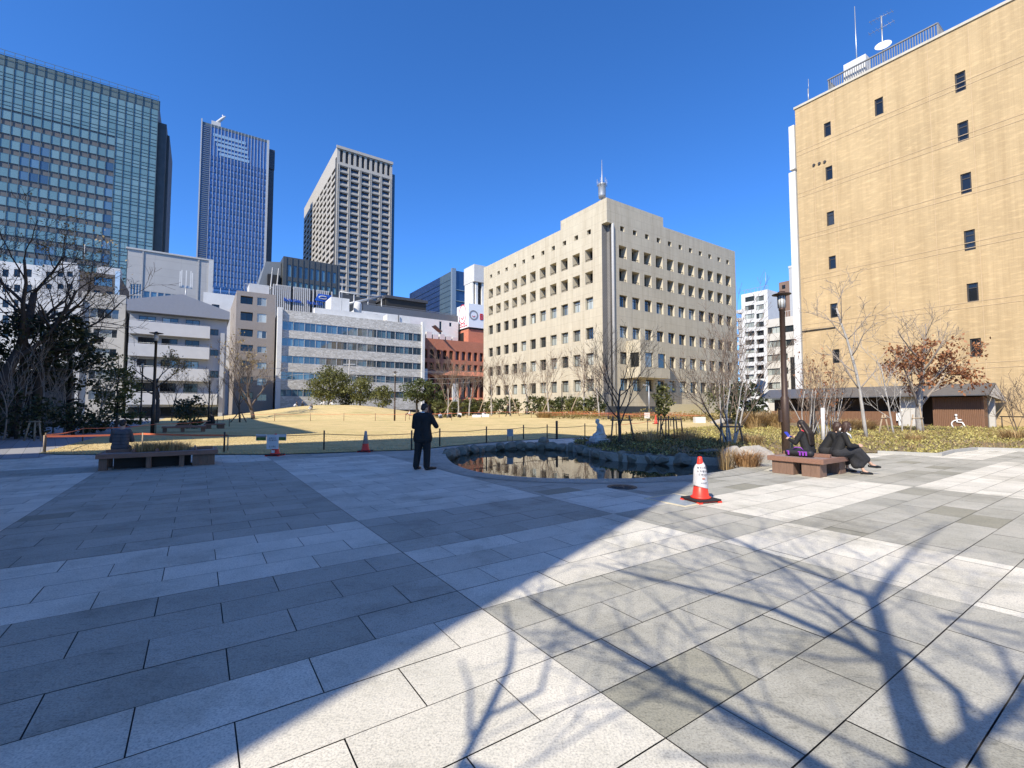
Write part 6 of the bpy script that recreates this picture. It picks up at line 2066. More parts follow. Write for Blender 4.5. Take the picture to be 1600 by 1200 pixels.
blob('hood', [('c', nk + Vector((-.08, -.03, -.02)), .05, nk + Vector((.08, -.03, -.02)), .05), ('c', nk + Vector((-.07, -.07, -.06)), .045, nk + Vector((.07, -.07, -.06)), .045)], m_pink, e, .012, 2)
pc = (wr[0] + wr[1]) / 2 + Vector((0, .09, .08))
MB().box(-.06, .06, -.008, .008, -.09, .09, 0, Matrix.Translation(pc) @ Matrix.Rotation(R(-40), 4, 'X')).build('phone', m_phone, e, bevel=.004)
pb = bx(12.2, 5.42, .42)
e = empty('sports_bag', 'black and purple sports bag lying on the bench beside the long haired girl', 'bag', pb, TH)
blob('bag_body', [('c', (-.02, -.24, .09), .085, (-.02, .26, .09), .085)], M('bag_black', (.015, .015, .018), .6, .2), e, .012, 2)
q = MB()
for y in (-.2, -.13, -.06, .2): q.box(-.112, -.1, y, y + .035, .04, .13); q.box(-.1125, -.1, y, y + .06, .115, .14)
q.build('purple_lettering', M('bag_purple', (.26, .05, .42), .6), e)
q = MB().tube([(-.06, -.1, .165), (-.09, -.06, .23), (-.09, .08, .23), (-.06, .12, .165)], .012, 6); q.build('handle', M('bag_strap', (.25, .06, .4), .6), e)

# --- left bench with planter and the man in the grey vest
a0, b0 = -2.12, 15.62
bench('long dark wooden bench with a planter in the shade at the left', a0, a0 + 2.62, b0, b0 + 1.25, [(.05, .22, .1, .3), (1.0, 1.12, .1, .3), (1.72, 1.84, .1, .3), (2.02, 2.55, .1, 1.1), (.05, .22, .9, 1.15), (1.0, 1.12, .9, 1.15)], (.75, 1.9, .42, 1.1),
      rails=((.12, .62, .62, .70), (.70, .76, .3, 1.15), (1.18, 1.26, .28, .42), (2.12, 2.5, .55, .64), (2.05, 2.1, .2, 1.1)))
rg = random.Random(2)
MB().box(.32, 1.98, .36, 1.12, 0, .37).build('planter_shade_box', M('planter_underseat_shade', (.03, .022, .018), .8), bpy.data.objects['wooden_bench.001'])  # near-black planter box; deep shade under the seat is put into its colour
for k in range(9):
    x = a0 + .85 + (k % 5) * .24; y = b0 + .55 + (k // 5) * .3
    tuft('dry brown plant growing in the planter of the long shaded bench', AB(x, y, .36), 170, .36, .34, 300 + k, m_straw, 'planter_plant', .005, group='dry plants in the bench planter')
e, L, Rm, wr, nk, ch = seated('man in grey padded vest sitting with his back turned on the planter bench', AB(a0 + .38, b0 + .86), TH - R(6), m_vest, m_jeans, m_hair, 'short', seat=.42, lean=.3, headf=(.1, 1, -.4))
q = MB()
for k in range(4):
    z = .62 + k * .09; y = .02 + k * .03
    q.tube([(math.cos(a) * (.19 + .005 * k), y - .005 + math.sin(a) * .135, z) for a in [math.pi * (1 + i / 10) for i in range(11)]], .007, 5)
q.build('vest_seams', M('seam_dark', (.04, .04, .045), .8), e)

# --- benches further back, and the man in black
def xyb(u, v): return toAB(G(u, v))
aa, bb = xyb(252, 677)
bench('dark bench behind the left lamp post', aa, aa + 2.4, bb, bb + 1.0, [(.05, .25, .1, .8), (1.0, 1.2, .1, .8), (2.1, 2.35, .1, .8)], rails=((.7, 1.6, .5, .6),))
aa, bb = xyb(318, 671)
bench('dark bench under the seated man in black', aa, aa + 1.4, bb, bb + 1.0, [(.05, .5, .1, .8), (.9, 1.35, .1, .8)])
seated('man in a black suit sitting in profile on the bench beside the path', AB(aa + .6, bb + .5), TH + R(60), m_suit, m_suit, m_hair, 'short', seat=.42, lean=.22, vox=.02)

# --- small figures on the mound and at the far side
PEO = [((487, 71, 0), 'person in dark top sitting alone on the slope of the mound', m_suit, m_shirt, True, R(180)),
       ((464.5, 80, 0), 'left of the pair of people sitting at the crest of the mound', m_suit2, m_shirt, True, R(160)), ((473, 80, 0), 'right of the pair of people sitting at the crest of the mound', m_jeans, m_suit2, True, R(200)),
       ((507, 81, 0), 'person in white sitting under the largest mound evergreen', m_shirt, m_shirt, True, R(120)), ((516, 81, 0), 'person in grey sitting beside the one in white under the evergreen', m_vest, m_shirt, True, R(240)),
       ((641, 74, 0), 'person in white sitting left of the standing man at the far edge', m_shirt, m_jeans, True, R(90)),
       ((688, 66, 0), 'person in pale blue sitting just right of the standing man at the far edge', M('pale_blue', (.35, .42, .55), .8), m_jeans, True, R(200)),
       ((704, 66, 0), 'person in dark clothes sitting among the propped young trees', m_suit2, m_jeans, True, R(150)), ((719, 65, 0), 'person in white sitting right of the propped young trees', m_shirt, m_suit2, True, R(170)),
       ((748, 64, 0), 'person in dark jacket sitting left of the walking man', m_suit, m_jeans, True, R(190)), ((757, 64, 0), 'person in grey sitting close to the walking man', m_vest, m_shirt, True, R(160))]
for (u, Y, dz), lab, tm, bm_, gr, rz in PEO:
    seated(lab, gnd(u, Y, .03), rz, tm, bm_, m_hair, 'short', vox=.035, ground=True, lean=.1, headf=(0, 1, -.1))
e = empty('person', 'man in dark coat walking along the far edge of the lawn', 'person', gnd(794, 61, .03), R(90))
hp, L, Rm = head((0, .05, 1.6), (0, 1, -.1))
blob('body', hp + [('c', (0, .03, 1.5), .05, (0, 0, .95), .1), ('c', (.17, 0, 1.4), .045, (.22, -.12, 1.12), .04), ('c', (.22, -.12, 1.12), .04, (.22, .02, .9), .03), ('c', (-.17, 0, 1.4), .045, (-.22, .08, 1.12), .04), ('c', (-.22, .08, 1.12), .04, (-.2, .25, .95), .03), ('c', (.09, 0, .9), .08, (.1, .2, .5), .055), ('c', (.1, .2, .5), .05, (.1, .28, .08), .04), ('c', (-.09, 0, .9), .08, (-.1, -.1, .5), .055), ('c', (-.1, -.1, .5), .05, (-.1, -.38, .16), .04)], m_skin, e, .03, 2)
blob('jacket', [('c', (-.08, 0, 1.34), .13, (.08, 0, 1.34), .13), ('c', (-.06, 0, 1.3), .14, (-.06, 0, .85), .14), ('c', (.06, 0, 1.3), .14, (.06, 0, .85), .14), ('c', (.18, 0, 1.4), .075, (.22, -.12, 1.12), .06), ('c', (.22, -.12, 1.12), .06, (.22, 0, .94), .05), ('c', (-.18, 0, 1.4), .075, (-.22, .08, 1.12), .06), ('c', (-.22, .08, 1.12), .06, (-.2, .22, .98), .05)], m_suit2, e, .03, 2)
blob('trousers', [('c', (.09, 0, .88), .11, (.1, .2, .5), .08), ('c', (.1, .2, .5), .08, (.1, .28, .1), .06), ('c', (-.09, 0, .88), .11, (-.1, -.1, .5), .08), ('c', (-.1, -.1, .5), .08, (-.1, -.38, .17), .06)], m_suit2, e, .03, 2)
for p0 in ((.1, .28, .06), (-.1, -.38, .13)): blob('shoe', [('c', p0, .045, (p0[0], p0[1] + .16, p0[2] - .01), .04)], m_shoe, e, .03, 1)
hair_short(L, Rm, e, m_hair, 1, .03)

# ------------------------------------------------------------------ statue, rocks
st = G(938, 697)
e = empty('statue', 'white stone statue of a seated monk in profile on a grey pedestal at the pond', 'statue', st, R(14))
e.scale = (.93, .93, .93)
m_stat = M('statue_white', (.52, .50, .46), .8, .1, 6, bump=.2)
hp, L, Rm = head((-.14, 0, 1.12), (-1, 0, -.3))
blob('figure', hp + [('e', L(0, -.02, .03), (.085, .1, .09), Rm), ('c', (-.09, 0, 1.02), .07, (-.0, 0, .85), .12), ('c', (0, -.1, .82), .13, (0, .1, .82), .13), ('c', (.0, 0, .85), .16, (.06, 0, .5), .19), ('c', (.02, .17, .85), .08, (-.02, .24, .6), .075), ('c', (-.02, .24, .6), .07, (-.28, .12, .5), .05),
                     ('c', (.02, -.17, .85), .08, (-.02, -.24, .6), .075), ('c', (-.02, -.24, .6), .07, (-.28, -.12, .5), .05), ('c', (.05, .14, .4), .13, (-.3, .26, .37), .09), ('c', (.05, -.14, .4), .13, (-.3, -.26, .37), .09), ('c', (-.3, .24, .36), .08, (-.28, -.24, .36), .08), ('c', (.1, 0, .42), .2, (-.1, 0, .42), .2)], m_stat, e, .015, 3)
MB().box(-.42, .34, -.36, .36, .2, .34).build('base', m_stat, e, bevel=.02)
MB().box(-.52, .62, -.45, .45, -.1, .195).build('pedestal', M('pedestal_grey', (.19, .19, .20), .85, .15, 5, bump=.2), e, bevel=.015)

m_rock = M('rock_dark', (.21, .185, .14), .9, .4, 3, bump=.9, bscale=6)
m_rock_p = M('boulder_pale', (.36, .33, .285), .9, .25, 3, bump=.7, bscale=6)
def rock(label, loc, r, seed, mat=None, group=None, name='rock', rz=0):
    g = random.Random(seed)
    bm = bmesh.new()
    bmesh.ops.create_icosphere(bm, subdivisions=4, radius=1)
    planes = [(Vector((g.gauss(0, 1), g.gauss(0, 1), g.gauss(0, .7))).normalized(), g.uniform(.6, .9)) for _ in range(11)]
    for v in bm.verts:
        d = v.co.normalized(); m_ = 1.0
        for n_, k in planes:
            t = d.dot(n_)
            if t > 1e-3: m_ = min(m_, k / t)
        m_ *= 1 + .05 * noise.noise(d * 3 + Vector((seed, 0, 0))) + .02 * noise.noise(d * 9)
        v.co = Vector((d.x * r[0], d.y * r[1], d.z * r[2])) * m_
    me = bpy.data.meshes.new(name); bm.to_mesh(me); bm.free()
    for p in me.polygons: p.use_smooth = False
    me.materials.append(mat or m_rock)
    o = link(name, me, None, loc, rz)
    return tag(o, label, 'rock', group)
ch_ = [(5.9, 15.25), (5.2, 15.45), (4.4, 15.85), (3.7, 16.5), (3.2, 17.6), (3.0, 18.6), (2.75, 19.8), (2.1, 20.8), (1.1, 21.15), (.1, 20.9), (-.8, 20.4), (-1.6, 19.6), (-2.15, 18.4), (-2.4, 17.2), (-2.3, 16.2)]
pts = []
for i in range(len(ch_) - 1):
    p, q = Vector(ch_[i]), Vector(ch_[i + 1]); n_ = max(1, round((q - p).length / .5))
    for k in range(n_): pts.append((p.lerp(q, (k + .5) / n_), (q - p).normalized()))
for i, (p, t) in enumerate(pts):
    g = random.Random(900 + i)
    big = p.y > 16.5
    rock('grey rock in the rough stone edging along the back of the pond', (p.x + g.uniform(-.08, .08), p.y + g.uniform(-.08, .08), -.13 + g.uniform(-.06, .05)), (g.uniform(.20, .40), g.uniform(.20, .32), g.uniform(.17, .27)), 900 + i, None, 'rocks edging the pond', rz=math.atan2(t.y, t.x))
rock('rounded dark rock on the pond edge behind the water', (1.45, 21.5, .1), (.34, .28, .22), 71)
rock('pale rounded boulder at the right end of the pond', (7.35, 14.0, .1), (.78, .5, .42), 72, m_rock_p, name='boulder')
rock('smaller pale boulder behind the rusty grass', (6.75, 13.9, .1), (.5, .42, .38), 73, m_rock_p, name='boulder')
rock('flat slab of stone lying on the bank right of the caged evergreen', (6.9, 15.9, .12), (.8, .3, .1), 74, m_rock)
rock('low grey stone in the grass far behind the pale tree', gnd(1128, 45, .1), (1.2, .7, .5), 75, m_rock_p)

# ------------------------------------------------------------------ lamps, fences, cones, signs
m_lamp = M('lamp_brown', (.060, .036, .026), .5, .15, 5, metal=.2)
m_lampd = M('lamp_dark', (.025, .022, .02), .5, .15, 5)
lg = nt('lamp_glass'); lg[2].inputs['Base Color'].default_value = (.55, .56, .55, 1); lg[2].inputs['Roughness'].default_value = .25; m_lglass = lg[0]
p_ = G(1229, 715)
e = empty('street_lamp', 'tall brown lamp post with a disc topped lantern beside the sunny bench', 'street lamp', p_)
H_ = at(1221, 455, p_.y).z
MB().lathe([(.125, -.05), (.125, 1.95), (.09, 2.0), (.082, H_ - .65), (.10, H_ - .64), (.10, H_ - .56)], 18).build('post', m_lamp, e)
MB().lathe([(.105, H_ - .56), (.115, H_ - .17)], 18).build('lantern_glass', m_lglass, e)
q = MB()
for k in range(8):
    a = k * math.pi / 4; q.tube([(.118 * math.cos(a), .118 * math.sin(a), H_ - .56), (.124 * math.cos(a), .124 * math.sin(a), H_ - .16)], .008, 5)
q.build('lantern_cage', m_lamp, e)
q = MB().lathe([(.12, H_ - .17), (.285, H_ - .12), (.285, H_ - .105), (.12, H_ - .11), (.11, H_ - .02), (.04, H_)], 26); q.build('disc_hat', m_lamp, e)
MB().box(-.2, -.13, -.06, .06, 1.15, 1.55).build('control_box', m_lamp, e)
def lamp2(label, p, H_, mat=m_lampd):
    e = empty('street_lamp', label, 'street lamp', p, 0, None)
    MB().lathe([(.11, -.05), (.11, 1.8), (.085, 1.85), (.07, H_ - .6), (.1, H_ - .58)], 14).build('post', mat, e)
    MB().lathe([(.11, H_ - .58), (.12, H_ - .16)], 14).build('lantern_glass', m_lglass, e)
    MB().lathe([(.13, H_ - .16), (.36, H_ - .12), (.36, H_ - .1), (.12, H_ - .06), (.04, H_)], 22).build('disc_hat', mat, e)
    return e
p_ = G(238, 679); lamp2('dark lamp post with a flat disc hat beside the path on the left', p_, at(241, 518, p_.y).z)
p_ = gnd(221, 50); lamp2('second thinner dark lamp post further down the left path', p_, at(222, 565, 50).z - p_.z)
p_ = gnd(617, 58); o = lamp2('slim brown lamp post standing alone on the lawn', p_, at(617, 580, 58).z - p_.z, m_lamp)
p_ = gnd(327, 58); lamp2('thin lamp post beside the golden willow like tree', p_, at(328, 600, 58).z - p_.z + 1.0)
p_ = gnd(1014, 55)
e = empty('street_lamp', 'thin grey arm lamp in front of the cream office bay', 'street lamp', p_)
h_ = at(1014, 603, 55).z - p_.z
MB().tube([(0, 0, 0), (0, 0, h_)], .07, 7).build('post', m_steel, e); MB().tube([(.05, 0, h_ + .02), (-.7, 0, h_ + .12)], .06, 6).build('arm', m_steel, e)
p_ = gnd(878, 58)
e = empty('flag_pole', 'dark thin pole before the cream office windows', 'pole', p_); MB().tube([(0, 0, 0), (0, 0, at(878, 600, 58).z - p_.z)], .06, 6).build('pole', m_lampd, e)
# utility pole behind the mound
p_ = gnd(545, 92)
e = empty('utility_pole', 'concrete utility pole with a transformer behind the mound trees', 'utility pole', p_)
h_ = at(545, 562, 92).z - p_.z
MB().tube([(0, 0, 0), (0, 0, h_)], [.2, .13], 8).build('pole', M('pole_concrete', (.30, .29, .28), .8), e)
MB().box(-1.2, 1.2, -.06, .06, h_ - 1.0, h_ - .85).box(-1.0, 1.0, -.06, .06, h_ - 2.3, h_ - 2.15).build('crossarm', m_steel, e)
MB().lathe([(.35, h_ - 4.6), (.38, h_ - 3.4), (.2, h_ - 3.3)], 12, (-.55, 0, 0)).build('transformer', m_steel, e)
q = MB()
for dz, sag in ((-1.0, 1.4), (-2.2, 1.8), (-3.1, 2.0)):
    A_, B_ = Vector((0, 0, h_ + dz)), Vector((-62, -14, h_ + dz - .5)); q.tube([A_.lerp(B_, t / 10) - Vector((0, 0, sag * 4 * (t / 10) * (1 - t / 10))) for t in range(11)], .035, 4)
    A_, B_ = Vector((0, 0, h_ + dz)), Vector((26, 4, h_ + dz - 1)); q.tube([A_.lerp(B_, t / 10) - Vector((0, 0, sag * 2 * (t / 10) * (1 - t / 10))) for t in range(11)], .03, 4)
q.build('wire', m_steel, e)

m_post = M('fence_post_brown', (.045, .034, .028), .6, .2, 6)
m_rope = M('fence_rope', (.16, .085, .06), .8, .2, 20)
m_orange = M('orange_tape', (.62, .16, .075), .6, .1)
def rope_fence(label, pts, h, r, rope_m, post_m, sag=.05, rr=.014, z_r=.9, flat=0.0):
    e = empty('rope_fence', label, 'fence', (pts[0].x, pts[0].y, pts[0].z))
    o = e.location.copy()
    for p in pts:
        MB().tube([p - o + Vector((0, 0, -.05)), p - o + Vector((0, 0, h))], r * .85, 8).build('post', post_m, e)
    for p, q_ in zip(pts, pts[1:]):
        A_, B_ = p - o + Vector((0, 0, h * z_r)), q_ - o + Vector((0, 0, h * z_r))
        mb = MB()
        cur = [A_.lerp(B_, t / 8) - Vector((0, 0, sag * 4 * (t / 8) * (1 - t / 8))) for t in range(9)]
        if flat:
            for c0, c1 in zip(cur, cur[1:]):
                mb.add([c0 + Vector((0, 0, -flat)), c1 + Vector((0, 0, -flat)), c1 + Vector((0, 0, flat)), c0 + Vector((0, 0, flat)),
                        c0 + Vector((0, .004, -flat)), c1 + Vector((0, .004, -flat)), c1 + Vector((0, .004, flat)), c0 + Vector((0, .004, flat))], [(0, 1, 2, 3), (7, 6, 5, 4), (3, 2, 6, 7), (1, 0, 4, 5)])
        else: mb.tube(cur, rr, 6)
        mb.build('rope', rope_m, e)
    return e
NP = [(350, 708), (506, 704), (643, 703.5), (687, 698), (760, 692), (818, 687), (855, 686), (914, 683), (963, 680)]
rope_fence('brown post and rope fence along the near edge of the lawn', [G(u, v) + Vector((0, 0, .02)) for u, v in NP], .74, .035, m_rope, m_post, z_r=.82)
e = empty('bollard', 'single thicker dark post standing behind the pond in the rope fence', 'post', G(870, 686)); MB().lathe([(.06, -.05), (.06, .92), (.05, .95)], 12).build('post', m_post, e)
FP = [(350, 56), (430, 57), (486, 58), (538, 58), (587, 58), (634, 57), (672, 54), (706, 54)]
rope_fence('thin orange rope fence at the foot of the mound', [gnd(u, Y, .03) for u, Y in FP], .95, .04, m_orange, M('post_rust', (.22, .12, .08), .7), sag=.06, rr=.02)
OT = [(68, 708), (128, 689), (243, 681)]
rope_fence('broad orange barrier tape on posts at the left end of the lawn', [G(68, 708) + Vector((0, 0, .02)), G(192, 705) + Vector((-.0, .9, .02)), G(349, 706.5) + Vector((0, .25, .02))], .62, .028, m_orange, m_pole_l, sag=.02, z_r=.93, flat=.035)
rope_fence('orange rope running back beside the path on the left', [G(68, 708) + Vector((0, .05, .02)), G(129, 690), G(243, 679), G(339, 669)], .7, .03, m_orange, m_pole, sag=.06, rr=.02)
rope_fence('orange rope on short dark posts round the far bench corner', [G(339, 669), G(358, 667), G(376, 657)], .75, .035, m_orange, m_post, sag=.03, rr=.02)
rope_fence('long orange rope fence before the young trees at the far edge', [gnd(u, Y, .03) for u, Y in ((640, 63), (680, 62), (730, 61), (780, 59), (830, 57), (880, 55), (940, 52), (1000, 50), (1060, 48), (1100, 47))], .8, .035, m_orange, M('post_rust2', (.22, .12, .08), .7), sag=.05, rr=.016)
rope_fence('orange rope across the lawn behind the statue', [G(963, 680), G(986, 677), G(1012, 672), G(1048, 667)], .74, .035, m_orange, m_post, sag=.04, rr=.016, z_r=.85)
e = empty('mesh_fence', 'sagging orange plastic mesh fence on the far border planting', 'fence', gnd(860, 53))
q = MB(); o_ = e.location.copy()
fpts = [gnd(u, Y, .55 + .12 * math.sin(u * .05)) - o_ for u, Y in ((862, 53), (900, 52), (940, 51), (980, 50), (1020, 49), (1060, 48), (1090, 48))]
for k in range(4):
    q.tube([p + Vector((0, 0, .12 * k)) for p in fpts], .008, 4)
for i in range(len(fpts) - 1):
    for t in range(9):
        p = fpts[i].lerp(fpts[i + 1], t / 9); q.tube([p, p + Vector((.05, 0, .37))], .006, 3)
q.build('mesh', m_orange, e)

# cones
m_cred = M('cone_red', (.72, .045, .025), .4, .06, 4)
m_cbase = M('cone_base_rubber', (.018, .018, .018), .7, .1)
m_cwhite = M('cone_sleeve', (.60, .58, .57), .45, .05, 3)
m_ink = M('ink_grey', (.10, .09, .10), .7)
def cone(label, p, h, rz=0, top=m_cred, band=None):
    e = empty('traffic_cone', label, 'traffic cone', p, rz)
    k = h / .75
    q = MB().box(-.23 * k, .23 * k, -.23 * k, .23 * k, .03, .06); q.build('rubber_base', m_cbase, e, bevel=.01)
    q = MB()
    for sx in (-1, 1):
        for sy in (-1, 1): q.box(sx * .2 * k - .035, sx * .2 * k + .035, sy * .2 * k - .035, sy * .2 * k + .035, 0, .03)
    q.box(-.19 * k, .19 * k, -.19 * k, .19 * k, .012, .03)
    q.build('foot', m_cred, e)
    q = MB().lathe([(.17 * k, .06), (.165 * k, .085), (.135 * k, .10), (.085 * k, h * .55), (.04 * k, h * .96), (.032 * k, h), (.02 * k, h + .005)], 22); q.build('body', top, e)
    if band: MB().lathe([(.103 * k, h * .38), (.105 * k, h * .38), (.042 * k, h * .985), (.02 * k, h + .012)], 22).build('sleeve', band, e)
    return e
p_ = G(1095, 783)
e = cone('big red traffic cone in the sun with a printed white sleeve', p_, .76, R(20))
q = MB(); n_ = 18
prof = [(.118, .25), (.122, .27), (.112, .36), (.108, .45), (.098, .55), (.078, .62), (.05, .66)]
vs = []; fs = []
for i, (r_, z) in enumerate(prof):
    for k in range(n_):
        a = 2 * math.pi * k / n_
        rr_ = r_ * (1 + .1 * noise.noise(Vector((math.cos(a) * 1.6, math.sin(a) * 1.6, z * 5)))) + .012 * max(0, math.cos(a - R(200)))
        zz = z + (.03 * math.cos(a - R(160)) if i < 2 else 0) + (.03 * math.cos(a - R(20)) if i > 4 else 0)
        vs.append((rr_ * math.cos(a), rr_ * math.sin(a), zz))
for i in range(len(prof) - 1):
    for k in range(n_):
        k2 = (k + 1) % n_; fs.append((i * n_ + k, i * n_ + k2, (i + 1) * n_ + k2, (i + 1) * n_ + k))
q.add(vs, fs, 0, True); q.build('paper_sleeve', m_cwhite, e)
def text_mesh(body, size, ex=.002):
    cu = bpy.data.curves.new('t', 'FONT'); cu.body = body; cu.size = size; cu.extrude = ex; cu.align_x = 'CENTER'; cu.align_y = 'CENTER'
    o = bpy.data.objects.new('t', cu); COL.objects.link(o)
    dg = bpy.context.evaluated_depsgraph_get(); me = bpy.data.meshes.new_from_object(o.evaluated_get(dg))
    bpy.data.objects.remove(o); bpy.data.curves.remove(cu)
    return me
def lettering(body, size, mat, parent, loc, rz, name='lettering', wrap=0.0, tilt=0.0):
    me = text_mesh(body, size); me.name = name
    me.materials.clear(); me.materials.append(mat)
    for v in me.vertices:
        x, y, z = v.co
        if wrap:
            a = x / wrap; v.co = (math.sin(a) * (wrap + z), -math.cos(a) * (wrap + z) , y)
        else: v.co = (x, -z, y)
    o = link(name, me, parent, loc, rz)
    return o
for i, (tx, z, sz, r_) in enumerate((('危ないので', .585, .040, .106), ('入らないで', .525, .044, .117), ('ください', .465, .044, .124), ('港区', .40, .030, .127), ('みどりの広場', .33, .018, .134))):
    lettering(tx, sz, m_ink if i != 3 else m_orange, e, (0, 0, z), R(-16), wrap=r_)
cone('red traffic cone with a pale cover standing at the lawn edge', G(571, 706), .76, 0, m_cred, M('cone_cover_pale', (.38, .31, .28), .6))
p_ = G(430, 712)
e = cone('red traffic cone at the lawn edge carrying a white notice board', p_, .74, 0)
MB().box(-.2, .2, -.2, -.185, .24, .72).build('notice_board', m_cwhite, e, bevel=.004)
MB().box(-.055, .055, -.155, -.15, .1, .2).build('sticker', m_cwhite, e)
lettering('お知らせ', .06, m_ink, e, (0, -.203, .60), 0); lettering('芝生養生中', .055, m_ink, e, (0, -.203, .53), 0); lettering('立入禁止', .06, m_ink, e, (0, -.203, .32), 0)
m_gpic = M('photo_green', (.10, .17, .04), .6, .4, 9)
o = Vector((G(410, 704).x, G(410, 704).y + .9, .0))
for u, lab in ((410, 'small notice with a green picture hanging on the rope left of the white notice board'), (441, 'small notice half hidden behind the white notice board')):
    pp = G(u, 706); e = empty('rope_notice', lab, 'sign', (pp.x, 17.1, .62))
    e.location.x = (u - 800) / FPX * 17.1
    MB().box(-.19, .19, -.008, .008, -.21, .02).build('board', m_cwhite, e); MB().box(-.17, .17, -.012, -.008, -.2, -.08).build('picture', m_gpic, e)
p_ = G(797, 689.5)
e = empty('notice_stand', 'grey backed notice board on two legs behind the pond', 'sign', p_, R(6))
MB().box(-.15, .15, -.02, .02, .24, .58).build('board', M('board_back', (.30, .30, .30), .6), e)
for x in (-.11, .11): MB().box(x - .015, x + .015, .021, .045, -.03, .5).build('leg', m_post, e)
p_ = gnd(1010, 50)
e = empty('notice_stand', 'small white notice tied to the far orange fence', 'sign', p_ + Vector((0, -.12, 0)))
MB().box(-.3, .3, -.02, .02, .3, .9).build('board', m_cwhite, e); MB().box(-.03, .03, .021, .06, 0, .5).build('leg', m_post, e)
cone('small distant traffic cone left of the caged evergreen', gnd(1024, 44, .03), .8)
e = empty('white_crates', 'white box lying at the far right edge of the lawn', 'box', gnd(1092, 46)); MB().box(-.5, .5, -.35, .35, 0, .6).build('box', m_white, e, bevel=.03)
e = empty('white_container', 'low white container left of the walking man', 'box', gnd(745, 62)); MB().box(-.6, .6, -.3, .3, 0, .36).build('box', m_white, e, bevel=.03)
e = empty('white_container', 'low white container nearest the walking man', 'box', gnd(759, 62)); MB().box(-.5, .5, -.3, .3, 0, .38).build('box', m_white, e, bevel=.03)
p_ = gnd(1170, 44)
e = empty('street_sign', 'white street sign and small solar panel on a pole at the right gap', 'sign', p_)
h_ = at(1160, 600, 44).z - p_.z
MB().tube([(0, 0, 0), (0, 0, h_ + .4)], .05, 6).build('pole', m_steel, e); MB().box(-1.0, .1, -.06, -.02, h_ - .2, h_ + .3).build('board', m_white, e)
MB().box(1.4, 2.2, -.04, .04, -.6, .6, 0, Matrix.Translation((-.6, 0, h_ + .4)) @ Matrix.Rotation(R(20), 4, 'Y')).build('solar_panel', M('panel_blue', (.03, .05, .10), .25), e)
# fence panels and low wall below the cream office
e = empty('low_wall', 'cream garden wall with a dark gate below the cream office bay', 'wall', gnd(1030, 58), TH)
MB().box(0, 9, 0, .3, -.5, 1.7).build('wall', M('garden_wall', (.52, .46, .30), .85, .06), e)
MB().box(-9, -.1, .1, .2, -.3, 1.4).build('gate', M('gate_dark', (.045, .05, .055), .5), e)

# ------------------------------------------------------------------ restroom pavilion
PE = at(1545, 616, 31.5)
Lp = along(PE, 1185, BX)
base = Vector((PE.x, PE.y, 0))
e = empty('restroom_pavilion', 'low restroom pavilion with dark folded metal roof and brown slatted walls', 'building', base, TH)
# local: x = depth (A), y = length (B)
ez = PE.z; rz_ = at(1557, 598, 32.7).z; bz = 2.13
m_roofm = M('roof_metal', (.125, .125, .13), .45, .1, 2, metal=.3)
m_soff = M('soffit_pale', (.50, .48, .44), .8, .05)
m_slat = M('slat_brown', (.20, .105, .06), .7, .2, 5, stretch=(6, 6, .5))
q = MB(); rd = 2.1; bd = 5.2
q.add([(0, 0, ez), (rd, 0, rz_), (rd, Lp, rz_), (0, Lp, ez), (bd, 0, bz + .05), (bd, Lp, bz + .05)], [(0, 1, 2, 3), (1, 4, 5, 2)], 0)
q.add([(0, 0, ez - .07), (rd, 0, rz_ - .08), (rd, Lp, rz_ - .08), (0, Lp, ez - .07), (bd, 0, bz - .02), (bd, Lp, bz - .02)], [(3, 2, 1, 0), (2, 5, 4, 1)], 1)
q.add([(0, 0, ez), (0, Lp, ez), (0, Lp, ez - .07), (0, 0, ez - .07)], [(0, 1, 2, 3)], 0)
q.add([(0, 0, ez - .07), (0, 0, ez), (rd, 0, rz_), (rd, 0, rz_ - .08), (bd, 0, bz + .05), (bd, 0, bz - .02)], [(0, 3, 2, 1), (3, 5, 4, 2)], 0)
q.add([(0, -.02, ez - .09), (rd, -.02, rz_ - .1), (bd, -.02, bz - .04)], [(0, 2, 1)], 1)
q.build('roof', [m_roofm, m_soff], e)
def ly(u): return along(base, u, BX)
q = MB()
def slats(y0, y1, z0, z1, x):
    q.box(x + .05, x + .09, y0, y1, z0, z1)
    y = y0
    while y < y1 - .06: q.box(x, x + .05, y, y + .06, z0, z1); y += .1
y1_, y2_ = ly(1452), ly(1513)
slats(.55, y1_, 0, ez - .15, 1.0)
q.box(1.0, 2.0, .45, .54, 0, ez - .1)
q.build('slat_wall', m_slat, e)
q = MB(); slats(ly(1395), Lp - .6, 0, 1.35, 1.1); q.build('slat_wall', m_slat, e)
MB().box(2.2, 4.3, .62, Lp - .4, 0, bz + .3).build('inner_wall', M('inner_wall_dark', (.075, .05, .035), .8), e)
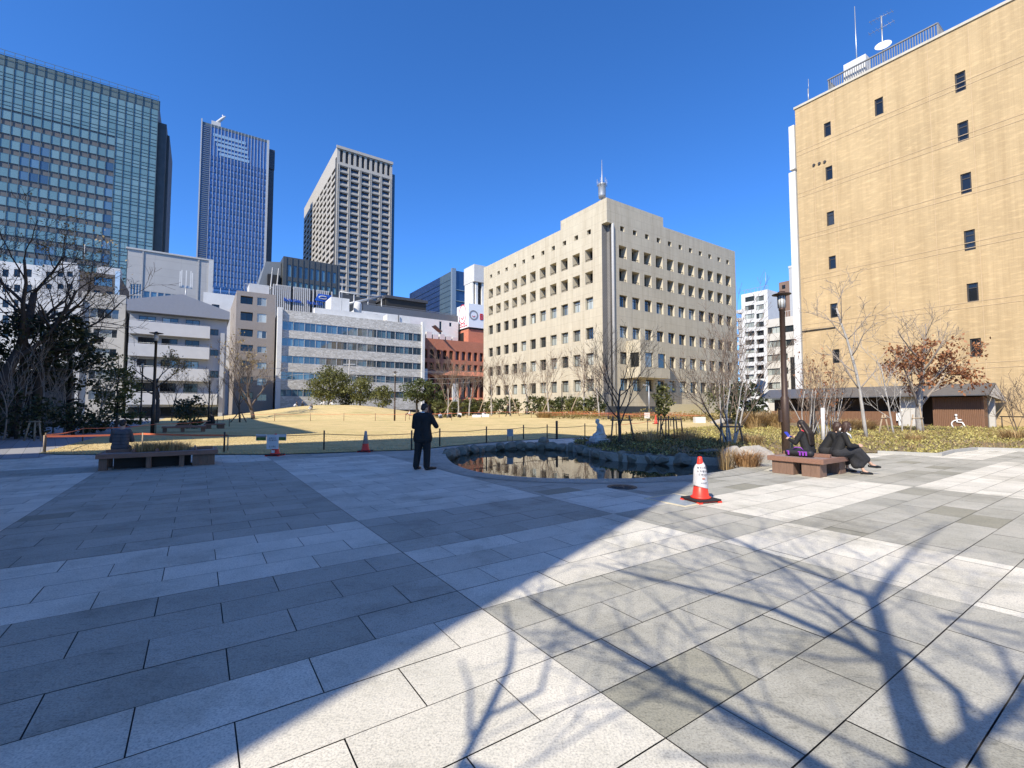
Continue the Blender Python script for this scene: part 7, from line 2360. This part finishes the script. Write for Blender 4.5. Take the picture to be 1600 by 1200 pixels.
for y in (ly(1417), ly(1432)): MB().box(.9, 1.5, y, y + .55, 0, ez - .05).build('pillar', m_soff, e)
MB().box(2.62, 2.95, .2, .6, 0, bz + .5).build('pillar', m_soff, e)
MB().box(2.0, 2.6, .5, .58, 0, 2.2).build('door', M('door_grey', (.10, .11, .11), .4), e)
MB().box(.9, 4.4, -.5, Lp, -.4, .03).build('floor', m_conc, e)
m_icon = M('icon_white', (.78, .78, .77), .6, .02)
yw = ly(1490) ; q = MB(); s_ = 1.0
def P2(y, z): return (.97, yw - y, z + .12)
q.tube([P2(.0 + .3 * math.cos(a), .32 + .3 * math.sin(a)) for a in [R(100 + i * 15) for i in range(17)]], .045, 6)
q.tube([P2(-.03, .86), P2(.0, .48), P2(.28, .46), P2(.42, .12), P2(.55, .16)], .05, 6); q.tube([P2(-.01, .66), P2(.25, .64)], .04, 6)
q.ball(P2(-.04, .98), .085, 0, 12, 8)
q.build('wheelchair_symbol', m_icon, e)
ym = ly(1402); q = MB()
def P3_(y, z): return (.96, ym - y, z + .1)
q.box(.93, 1.0, ym - .17, ym + .17, .75, 1.25); q.box(.93, 1.0, ym - .30, ym - .19, .62, 1.2); q.box(.93, 1.0, ym + .19, ym + .30, .62, 1.2); q.box(.93, 1.0, ym - .16, ym - .02, .05, .75); q.box(.93, 1.0, ym + .02, ym + .16, .05, .75); q.ball((.965, ym, 1.42), .13, 0, 14, 10)
q.build('man_symbol', m_icon, e)
e2 = empty('handrail', 'dark handrail along the tan brick wall right of the restroom', 'railing', gnd(1560, 31), TH)
MB().tube([(0, -12, 1.05), (0, 0, 1.05)], .04, 6).tube([(0, -12, .0), (0, -12, 1.05)], .03, 6).tube([(0, -4, .0), (0, -4, 1.05)], .03, 6).tube([(0, -.1, .0), (0, -.1, 1.05)], .03, 6).build('rail', m_lampd, e2)
bare_tree('small bare shrub at the right edge before the tan brick wall', gnd(1592, 26, .1), dict(YOUNG, H=2.9, r=.04, lv=3, nc=[6, 4, 3], tilt=.3, ang=(20, 50), fork=.2, rmin=.007), 210, m_bark_b, 'bare_shrub', stems=4)
